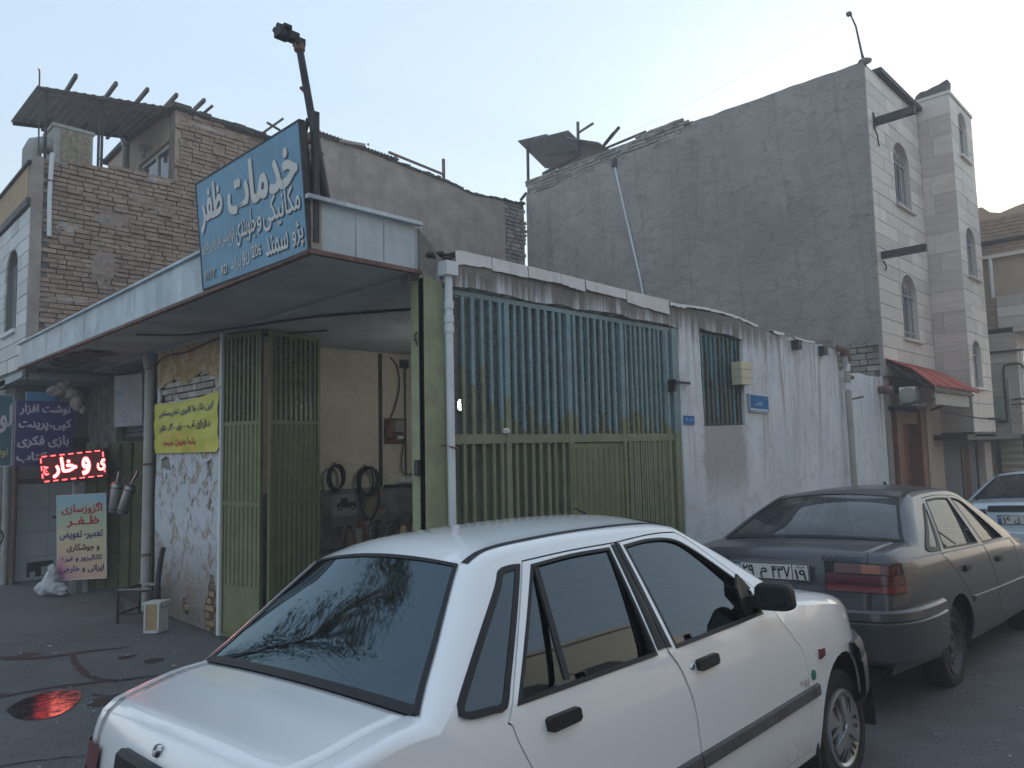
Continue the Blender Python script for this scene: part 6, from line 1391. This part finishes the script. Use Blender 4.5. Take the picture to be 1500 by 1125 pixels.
    # --- mirrors
    for sg in cfg.get('mirror_sides', (-1, 1)):
        mx, mz = cfg['mirror']; yy = c.Y(mx, mz); rows = []; sp_ = lambda v, k: math.copysign(abs(v)**k, v)
        for q in range(17):
            t = math.pi*q/16-math.pi/2; rows.append([(mx-.02+(.055 if math.cos(a) > 0 else .035)*sp_(math.cos(t), .45)*sp_(math.cos(a), .6), sg*(yy+.125+.082*sp_(math.cos(t), .45)*sp_(math.sin(a), .45)*(1-.12*math.sin(t))), mz+.015+.058*sp_(math.sin(t), .5)) for a in v_rng(0, 2*math.pi, 32)])
        mi = obj('mirror', MB().grid(rows), cfg['mirror_mat'], T, 70, merge=2)
        obj('mirror_arm', MB().beam((mx+.03, sg*(yy-.03), mz-.02), (mx, sg*(yy+.10), mz-.01), .06, .05).prism([(mx-.06, sg*(yy+.002), mz-.06), (mx+.14, sg*(yy-.01), mz-.05), (mx+.0, sg*(yy-.055), mz+.10), (mx-.06, sg*(yy-.03), mz+.05)], (0, sg*.012, 0)), M['trim'], mi)
        obj('mirror_glass', MB().box(mx-.0575, mx-.0545, min(sg*(yy+.06), sg*(yy+.19)), max(sg*(yy+.06), sg*(yy+.19)), mz-.025, mz+.055), M['mirror'], mi)
    return c
def lamp_wrap(c, z0, z1, v0, v1, xs, mat, nm, sides=(-1,), off=.006, parent=None):
    """lens that follows the tail: from v0 to v1 over the rear face and, when xs is given, on round the corner along the flank"""
    for sg in sides:
        rows = []
        for z in v_rng(z0, z1, 5):
            i = c.at('rear', z=z); e = off; r_ = [c.W(i, v, e) for v in v_rng(v0, v1, 12)]
            if xs is not None:
                xa = r_[-1].x
                for x in v_rng(xa, xs, 6)[1:]: r_.append(Vector((x, -(c.Y(x, z)+e), z)))
            rows.append([Vector((p.x, p.y*(1 if sg < 0 else -1), p.z)) for p in r_])
        obj(nm, MB().grid(rows if sg < 0 else [r[::-1] for r in rows]), mat, parent or c.t, 50)
def plate(c, x, z, tilt, y0, w, texts):
    h = w*.215; O = Vector((x, y0, z)); U = Vector((0, -w, 0)); V = Vector((-math.sin(tilt)*h*-1, 0, -h*math.cos(tilt))); N = V.cross(U).normalized()
    if N.x > 0: N = -N
    pm = plain('number_plate', (.60, .59, .56), .45); pl_ = obj('number_plate', MB().prism([O, O+U, O+U+V, O+V], -N*.006), pm, c.t)
    def q(u0, v0, u1, v1, m, l, nm): obj(nm, MB().quad(O+U*u0+V*v0+N*l, O+U*u1+V*v0+N*l, O+U*u1+V*v1+N*l, O+U*u0+V*v1+N*l), m, pl_)
    for k in (0, .94): q(0, k, 1, k+.06, M['trim'], .0015, 'plate_border')
    for k in (0, .988, .78): q(k, 0, k+.012, 1, M['trim'], .0015, 'plate_border')
    q(.012, .06, .085, .94, pb, .002, 'plate_band'); q(.02, .12, .078, .2, plain('flag_green', (.02, .25, .08), .5), .003, 'plate_flag'); q(.02, .2, .078, .28, M['frame_white'], .003, 'plate_flag'); q(.02, .28, .078, .36, plain('flag_red', (.45, .03, .04), .5), .003, 'plate_flag')
    for s, bx_ in texts:
        me = text2d(s, .02); xs = [v.co.x for v in me.vertices]; ys = [v.co.y for v in me.vertices]
        for v in me.vertices: v.co = O+U*(bx_[0]+(bx_[2]-bx_[0])*(v.co.x-min(xs))/(max(xs)-min(xs)))+V*(bx_[1]+(bx_[3]-bx_[1])*(max(ys)-v.co.y)/(max(ys)-min(ys)))+N*(.0025+v.co.z)
        obj('lettering', me, L_black, pl_)
    for u in (.14, .86): obj('plate_screw', MB().lathe([(.006, 0), (.005, .003), (0, .004)], O+U*u+V*.5*0+V*.08+N*.002, N, 8), M['chrome'], pl_)
def car_text(c, s, O, U, V, mat, parent, wgt=.01):
    me = text2d(s, wgt); xs = [v.co.x for v in me.vertices]; ys = [v.co.y for v in me.vertices]; O = Vector(O); U = Vector(U); V = Vector(V)
    for v in me.vertices: v.co = O+U*((v.co.x-min(xs))/(max(xs)-min(xs)))+V*((max(ys)-v.co.y)/(max(ys)-min(ys)))
    obj('badge', me, mat, parent)

# ---- white saloon
wg = car_glass('tinted_car_glass', (.05, .06, .065), .01, 1.85, (.1, .11, .12), (.80, .92, 1.0)); wg_r = car_glass('tinted_rear_glass', (.05, .06, .065), .02, 2.0, (.10, .13, .15), (.62, .82, .95), .035)
white = car_paint('white_car_paint', (.80, .81, .81), .085, (.46, .44, .40), .22)
fdoor = smooth_poly([(-1.352, .305, 1), (-1.352, .55), (-1.357, .72), (-1.40, .855), (-1.452, .93, 1), (-1.372, 1.307, 1), (-1.15, 1.314), (-.98, 1.309), (-.90, 1.288), (-.75, 1.15), (-.60, 1.0), (-.585, .904), (-.50, .80), (-.435, .72), (-.42, .58), (-.434, .45), (-.44, .305, 1)])
rdoor = smooth_poly([(-1.352, .305, 1), (-1.97, .305, 1), (-1.985, .42), (-2.04, .535), (-2.13, .66), (-2.205, .79), (-2.243, .89), (-2.228, .945), (-1.905, 1.300, 1), (-1.65, 1.307), (-1.372, 1.307, 1), (-1.452, .93, 1), (-1.40, .855), (-1.357, .72), (-1.352, .55)])
fwin = smooth_poly([(-1.398, .935, 1), (-1.328, 1.288, 1), (-1.15, 1.294), (-.995, 1.279), (-.90, 1.232), (-.75, 1.10), (-.675, 1.02, 1), (-.70, .935, 1)])
rwin = smooth_poly([(-2.205, .940, 1), (-1.872, 1.280, 1), (-1.65, 1.290), (-1.428, 1.289, 1), (-1.522, .936, 1)])
qo = smooth_poly([(-1.925, 1.292), (-1.97, 1.294), (-2.03, 1.284), (-2.08, 1.24), (-2.25, 1.11), (-2.405, .985), (-2.415, .960), (-2.38, .945), (-2.30, .940), (-2.255, .942), (-2.18, 1.02), (-2.0, 1.21)], .02)
qi = inset(qo, .017)
cfgW = dict(
    sil=[('rear', [(-2.925, .40), (-2.935, .55), (-2.928, .72), (-2.905, .825), (-2.875, .888), (-2.83, .914)], .032, .045, .030),
         ('deck', [(-2.83, .914), (-2.73, .934), (-2.62, .958), (-2.50, .968)], .028, .036, .010),
         ('glass', [(-2.50, .968), (-2.37, 1.085), (-2.25, 1.20), (-2.13, 1.312)], .05, .06, .035),
         ('roof', [(-2.13, 1.312), (-2.06, 1.338), (-1.95, 1.354), (-1.6, 1.365), (-1.25, 1.362), (-1.02, 1.350), (-.90, 1.328)], .028, .045, .052),
         ('screen', [(-.90, 1.328), (-.62, 1.14), (-.38, .962)], .028, .05, .05),
         ('hood', [(-.38, .962), (-.05, .925), (.22, .872), (.36, .82), (.45, .755)], .055, .075, .03),
         ('nose', [(.45, .755), (.50, .68), (.52, .58), (.52, .40)], .05, .09, .05)],
    hw=[(-2.95, .635), (-2.90, .705), (-2.80, .748), (-2.65, .768), (-2.4, .785), (-2.0, .793), (-1.2, .795), (-.4, .79), (0, .775), (.22, .742), (.38, .69), (.48, .62), (.55, .54)],
    belt=[(-3.0, .885), (-2.6, .945), (-2.2, .94), (-1.4, .932), (-.6, .905), (.2, .85), (.6, .74)],
    low=[(-.75, .07), (-.62, .03), (-.5, .006), (-.36, .0), (-.2, .004), (-.08, .016), (0, .028)], tum=.64, tum2=.12,
    xr=-2.345, xf=0.0, arch=.345, arch_z=.285, sill=.27, tyre=.272, track=.735, wheel='cover', cab=(-2.05, -.95),
    paint=white, glass=wg, glass_r=wg_r, mirror=(-.72, 1.0), mirror_mat=M['trim'], vr=dict(deck=(.93, 2), glass=(.975, 2), screen=(.975, 2), hood=(.86, 2), rear=(.93, 2)), lid_from=5,
    doors=[('front', fdoor, [fwin], dict(handles=[(-1.305, .853, .14)], lock=1, trim=[[(-1.452, .945), (-1.425, .94), (-1.352, 1.30), (-1.372, 1.306)]])),
           ('rear', rdoor, [rwin], dict(handles=[(-2.115, .862, .14)], bars=[((-1.985, .955), (-1.858, 1.272))], trim=[[(-1.505, .945), (-1.458, .945), (-1.378, 1.300), (-1.405, 1.300)]]))],
    quarter=[(qo, qi)], mould=[(.535, .545, -1.98, -.345, M['bumper_grey'], (.016, .027), 'side_moulding')], mould_gaps=[-1.352, -.44], drip=(1.0, 1.3))
cw = make_car('white_car', 'white saloon car with dark tinted windows in the foreground', (3.722, 2.208, -.023), (R(-4.5), 0, 0), cfgW)
fb_path = [(.15, -.775), (.26, -.75), (.36, -.71), (.46, -.645), (.53, -.55), (.57, -.35), (.585, 0)]; fb_path = [(p.x, p.y) for p in crom([Vector((*p, 0)) for p in fb_path], .05)]; fb_path += [(p[0], -p[1]) for p in fb_path[-2::-1]]
def bump(c, path, prof, mat): return obj('bumper', MB().grid(bumper_loft(path, prof)), mat, c.t, 40)
bump(cw, fb_path, [(.03, .645), (-.005, .65), (-.025, .62), (-.03, .58), (-.026, .565), (-.034, .555), (-.034, .48), (-.028, .40), (-.01, .36), (.03, .35)], M['bumper_grey'])
rb_path = [(-2.68, -.79), (-2.80, -.765), (-2.91, -.69), (-2.965, -.58), (-2.995, -.3), (-3.0, 0)]; rb_path = [(p.x, p.y) for p in crom([Vector((*p, 0)) for p in rb_path], .05)]; rb_path += [(p[0], -p[1]) for p in rb_path[-2::-1]]
bump(cw, rb_path[::-1], [(.03, .60), (-.02, .60), (-.03, .55), (-.03, .42), (0, .36)], M['bumper_grey'])
lamp_wrap(cw, .60, .80, .76, 2.0, -2.76, M['lamp_red'], 'tail_light', (-1, 1), .012)
lamp_wrap(cw, .70, .72, .76, 2.0, -2.76, M['chrome'], 'tail_light_strip', (-1, 1), .015)
ig = cw.at('rear', z=.80); kb = MB(); rows = []
for dz, of in ((-.045, .0), (-.04, .028), (.03, .034), (.042, .022), (.045, .0)):
    i = cw.at('rear', z=.795+dz); rows.append([cw.W(i, abs(v), of)*1 if v > 0 else Vector((lambda p: (p.x, -p.y, p.z))(cw.W(i, abs(v), of))) for v in v_rng(-.36, .36, 12)])
kb.grid(rows); n_r = len(rows[0]); kb.f += [tuple(k*n_r for k in range(5))[::-1], tuple(k*n_r+n_r-1 for k in range(5))]; obj('boot_garnish', kb, M['trim'], cw.t, 35)
kp = cw.W(cw.at('rear', z=.865), 0, .004); obj('boot_lock', MB().lathe([(.0, .002), (.009, .004), (.011, .010), (.016, .010), (.019, .0)], kp, (-.9, 0, .35), 16), M['chrome'], cw.t, 40)
def fpt(x, z, o=.002): return (x, -(cw.Y(x, z)+o), z)
obj('side_repeater', panel([(-.29, .662), (-.23, .668), (-.225, .70), (-.275, .703)], [], .03, cw.Sd(-1, .012), (0, .014, 0), None, False), M['lamp_red'], cw.t)
obj('green_sticker', MB().lathe([(0, .003), (.021, .002), (.022, 0)], fpt(-.375, .612), (0, -1, 0), 20), M['green_badge'], cw.t); obj('sticker_ring', MB().lathe([(.018, .0035), (.0205, .0035)], fpt(-.375, .612), (0, -1, 0), 20), L_black, cw.t)
car_text(cw, 'پرايد'.replace('ي', 'ی')+' +', fpt(-.52, .625, .004), (.085, 0, 0), (0, 0, -.05), L_black, cw.t, .0)
obj('mud_flap', MB().box(-.385, -.365, -.77, -.60, .06, .36), M['black'], cw.t)
obj('front_lamp', MB().grid([[(.45, -.60, .60), (.50, -.54, .60), (.53, -.40, .60)], [(.42, -.60, .70), (.47, -.54, .70), (.50, -.40, .70)]]), M['chrome'], cw.t)
aer = obj('roof_aerial', MB().beam((-.98, -.05, 1.40), (-1.03, -.03, 1.43), .014, .008), M['trim'], cw.t)

# ---- dusty dark saloon
dg = car_glass('dusty_car_glass', (.55, .58, .58), .45, 1.5, (.17, .18, .175)); dg_r = car_glass('dusty_rear_glass', (.55, .58, .60), .30, 1.62, (.17, .19, .20))
dark = car_paint('dusty_charcoal_paint', (.024, .027, .034), .30, (.12, .125, .132), .36, .6)
fdoor = smooth_poly([(1.06, .30, 1), (1.05, .50), (.98, .72), (.86, .915, 1), (1.04, 1.308, 1), (1.22, 1.30), (1.36, 1.262), (1.55, 1.10), (1.76, .93), (1.86, .86), (1.90, .70), (1.93, .50), (1.94, .30, 1)])
rdoor = smooth_poly([(1.06, .30, 1), (.42, .30, 1), (.37, .42), (.26, .62), (.02, .80), (-.12, .90), (-.16, .955), (.345, 1.302, 1), (.7, 1.316), (1.04, 1.308, 1), (.86, .915, 1), (.98, .72), (1.05, .50)])
fwin = smooth_poly([(.93, .932, 1), (1.085, 1.284, 1), (1.22, 1.272), (1.34, 1.232), (1.52, 1.07), (1.66, .925, 1)])
rwin = smooth_poly([(-.065, .958, 1), (.395, 1.284, 1), (.7, 1.292), (.99, 1.286, 1), (.80, .938, 1)])
qo = smooth_poly([(.285, 1.265), (.22, 1.245), (-.05, 1.13), (-.36, 1.005), (-.40, .975), (-.36, .958), (-.2, .955), (-.135, .965), (.1, 1.12)], .02)
qi = smooth_poly([(.22, 1.225), (.16, 1.205), (-.06, 1.10), (-.30, .998), (-.27, .985), (-.17, .985), (.02, 1.10)], .02)
cfgD = dict(
    sil=[('rear', [(-1.065, .42), (-1.08, .58), (-1.068, .74), (-1.05, .87), (-1.03, .95), (-.985, .992)], .03, .04, .035),
         ('deck', [(-.985, .992), (-.85, 1.008), (-.7, 1.02), (-.52, 1.03)], .03, .04, .014),
         ('glass', [(-.52, 1.03), (-.32, 1.135), (-.12, 1.235), (.07, 1.315)], .045, .06, .035),
         ('roof', [(.07, 1.315), (.15, 1.336), (.3, 1.352), (.75, 1.368), (1.1, 1.362), (1.3, 1.345), (1.42, 1.322)], .028, .05, .045),
         ('screen', [(1.42, 1.322), (1.78, 1.12), (2.12, .93)], .028, .05, .05),
         ('hood', [(2.12, .93), (2.5, .88), (2.85, .81), (3.1, .74), (3.22, .66)], .055, .075, .03),
         ('nose', [(3.22, .66), (3.27, .58), (3.28, .40)], .05, .09, .06)],
    hw=[(-1.1, .69), (-1.03, .735), (-.9, .775), (-.6, .80), (0, .815), (1.0, .825), (2.0, .815), (2.6, .78), (2.95, .72), (3.2, .62), (3.3, .56)],
    belt=[(-1.0, .955), (-.4, .955), (.5, .935), (1.7, .90), (2.4, .84), (3.2, .68)],
    low=[(-.75, .075), (-.6, .03), (-.46, .004), (-.3, .0), (-.12, .010), (-.03, .020), (0, .040)], tum=.62, tum2=.10,
    xr=0.0, xf=2.52, arch=.345, arch_z=.30, sill=.28, tyre=.287, track=.745, wheel='steel', cab=(.25, 1.45),
    mirror_sides=(1,), paint=dark, glass=dg, glass_r=dg_r, mirror=(1.60, .98), mirror_mat=M['trim'], vr=dict(deck=(.91, 2), glass=(.975, 2), screen=(.975, 2), hood=(.86, 2), rear=(.91, 2)), lid_from=5,
    doors=[('front', fdoor, [fwin], dict(handles=[(1.12, .79, .13)])), ('rear', rdoor, [rwin], dict(handles=[(.20, .80, .13)], bars=[((.26, .962), (.09, 1.07))]))],
    quarter=[(qo, qi)], mould=[(.575, .545, .33, 2.1, dark, (.014, .02), 'side_moulding'), (.948, .905, -.85, 1.9, M['iron'], (.004, .004), 'waist_highlight')], mould_gaps=[1.05, 1.94], drip=(1.0, 1.3))  # thin pale strip paints the highlight along the belt crease
cdw = make_car('dark_saloon', 'dusty charcoal saloon car parked ahead of the white car', (5.85, 2.29, -.07), (R(-3.0), R(2.0), 0), cfgD)
rb = [(-.36, -.815), (-.6, -.82), (-.85, -.80), (-1.02, -.745), (-1.11, -.64), (-1.15, -.4), (-1.165, 0)]; rb = [(p.x, p.y) for p in crom([Vector((*p, 0)) for p in rb], .05)]; rb += [(p[0], -p[1]) for p in rb[-2::-1]]
bump(cdw, rb[::-1], [(.05, .655), (.0, .66), (-.018, .645), (-.022, .60), (-.012, .59), (-.022, .58), (-.020, .44), (-.004, .36), (.05, .33)][::1], dark)
fbp = [(2.9, -.78), (3.1, -.73), (3.25, -.62), (3.33, -.4), (3.36, 0)]; fbp = [(p.x, p.y) for p in crom([Vector((*p, 0)) for p in fbp], .05)]; fbp += [(p[0], -p[1]) for p in fbp[-2::-1]]
bump(cdw, fbp, [(.03, .60), (-.02, .60), (-.03, .55), (-.03, .42), (0, .33)], dark)
for z0, z1, v0, xs, mt in ((.870, .925, .60, -.95, M['lamp_dark']), (.808, .863, .52, -.93, M['lamp_dark']), (.760, .801, .52, -.92, M['lamp_red'])): lamp_wrap(cdw, z0, z1, v0, 2.0, xs, mt, 'tail_light', (-1, 1), .0075)
lamp_wrap(cdw, .872, .923, .84, 1.0, None, M['lamp_amber'], 'indicator', (-1, 1), .009); lamp_wrap(cdw, .80, .935, 1.55, 2.0, -.93, plain('lamp_orange_brown', (.16, .04, .015), .15, 0, .6), 'side_marker', (-1, 1), .0135) if False else None
lamp_wrap(cdw, .752, .933, .505, 2.0, -.915, M['trim'], 'lamp_housing', (-1, 1), .0045)
plate(cdw, -1.135, .925, .05, .26, .52, [('۲۹', (.11, .16, .27, .88)), ('م', (.35, .30, .45, .92)), ('۴۳۷', (.51, .16, .76, .88)), ('۱۹', (.815, .34, .965, .92)), ('ایران', (.83, .10, .95, .27))])
car_text(cdw, 'DAEWOO', (-1.068, -.33, .974), (.0, -.25, 0), (-.012, 0, -.026), M['black'], cdw.lid, .01)
car_text(cdw, 'RACER', (-1.068, .60, .974), (.0, -.2, 0), (-.012, 0, -.026), M['black'], cdw.lid, .01)
obj('aerial_base', MB().beam((1.25, 0, 1.40), (1.2, 0, 1.43), .02, .01), M['trim'], cdw.t)

# ---- pale blue saloon further on
blue = car_paint('silver_blue_paint', (.50, .60, .65), .12, (.35, .35, .34), .3, 1.0, .2)
import copy
cfgB = dict(cfgD); cfgB.update(paint=blue, glass=wg, glass_r=car_glass('blue_car_rear_glass', (.30, .34, .36), .2, 1.6, (.15, .17, .18)), mirror_mat=M['trim'])
cb_ = make_car('pale_blue_saloon', 'silver-blue saloon car at the right edge, ahead of the dark saloon', (12.0, 2.02, -.15), (R(-2.0), R(1.0), 0), cfgB)
bump(cb_, rb[::-1], [(.05, .655), (.0, .66), (-.018, .645), (-.022, .60), (-.012, .59), (-.022, .58), (-.020, .44), (-.004, .36), (.05, .33)], blue)
lamp_wrap(cb_, .76, .92, .58, 2.0, -.90, M['lamp_dark'], 'tail_light', (-1, 1), .012)
gr = MB(); rows = []
for z in v_rng(.89, .955, 4):
    i = cb_.at('rear', z=z); rows.append([Vector((p.x, p.y if v > 0 else -p.y, p.z)) for v in v_rng(-.56, .56, 10) for p in [cb_.W(i, abs(v), .012)]])
obj('rear_garnish', gr.grid(rows), M['trim'], cb_.t, 50)
plate(cb_, -1.135, .86, .05, .26, .52, [('۱۶', (.11, .16, .27, .88)), ('ی', (.33, .28, .47, .92)), ('۷۲', (.53, .16, .70, .88))])
bump(cb_, fbp, [(.03, .60), (-.02, .60), (-.03, .55), (-.03, .42), (0, .33)], blue)
# ------------------------------------------------------------------ evening haze over the street
hz = bpy.data.materials.new('haze_air'); hz.use_nodes = True; hn = hz.node_tree; hn.nodes.remove(hn.nodes['Principled BSDF'])
pv = hn.nodes.new('ShaderNodeVolumePrincipled'); pv.inputs['Color'].default_value = (.97, .985, 1.0, 1); pv.inputs['Density'].default_value = .007; pv.inputs['Anisotropy'].default_value = .3
hn.links.new(pv.outputs[0], hn.nodes['Material Output'].inputs['Volume'])
obj('haze', MB().box(-80, 80, -80, 80, -1.6, 10.6), hz, kind='stuff')
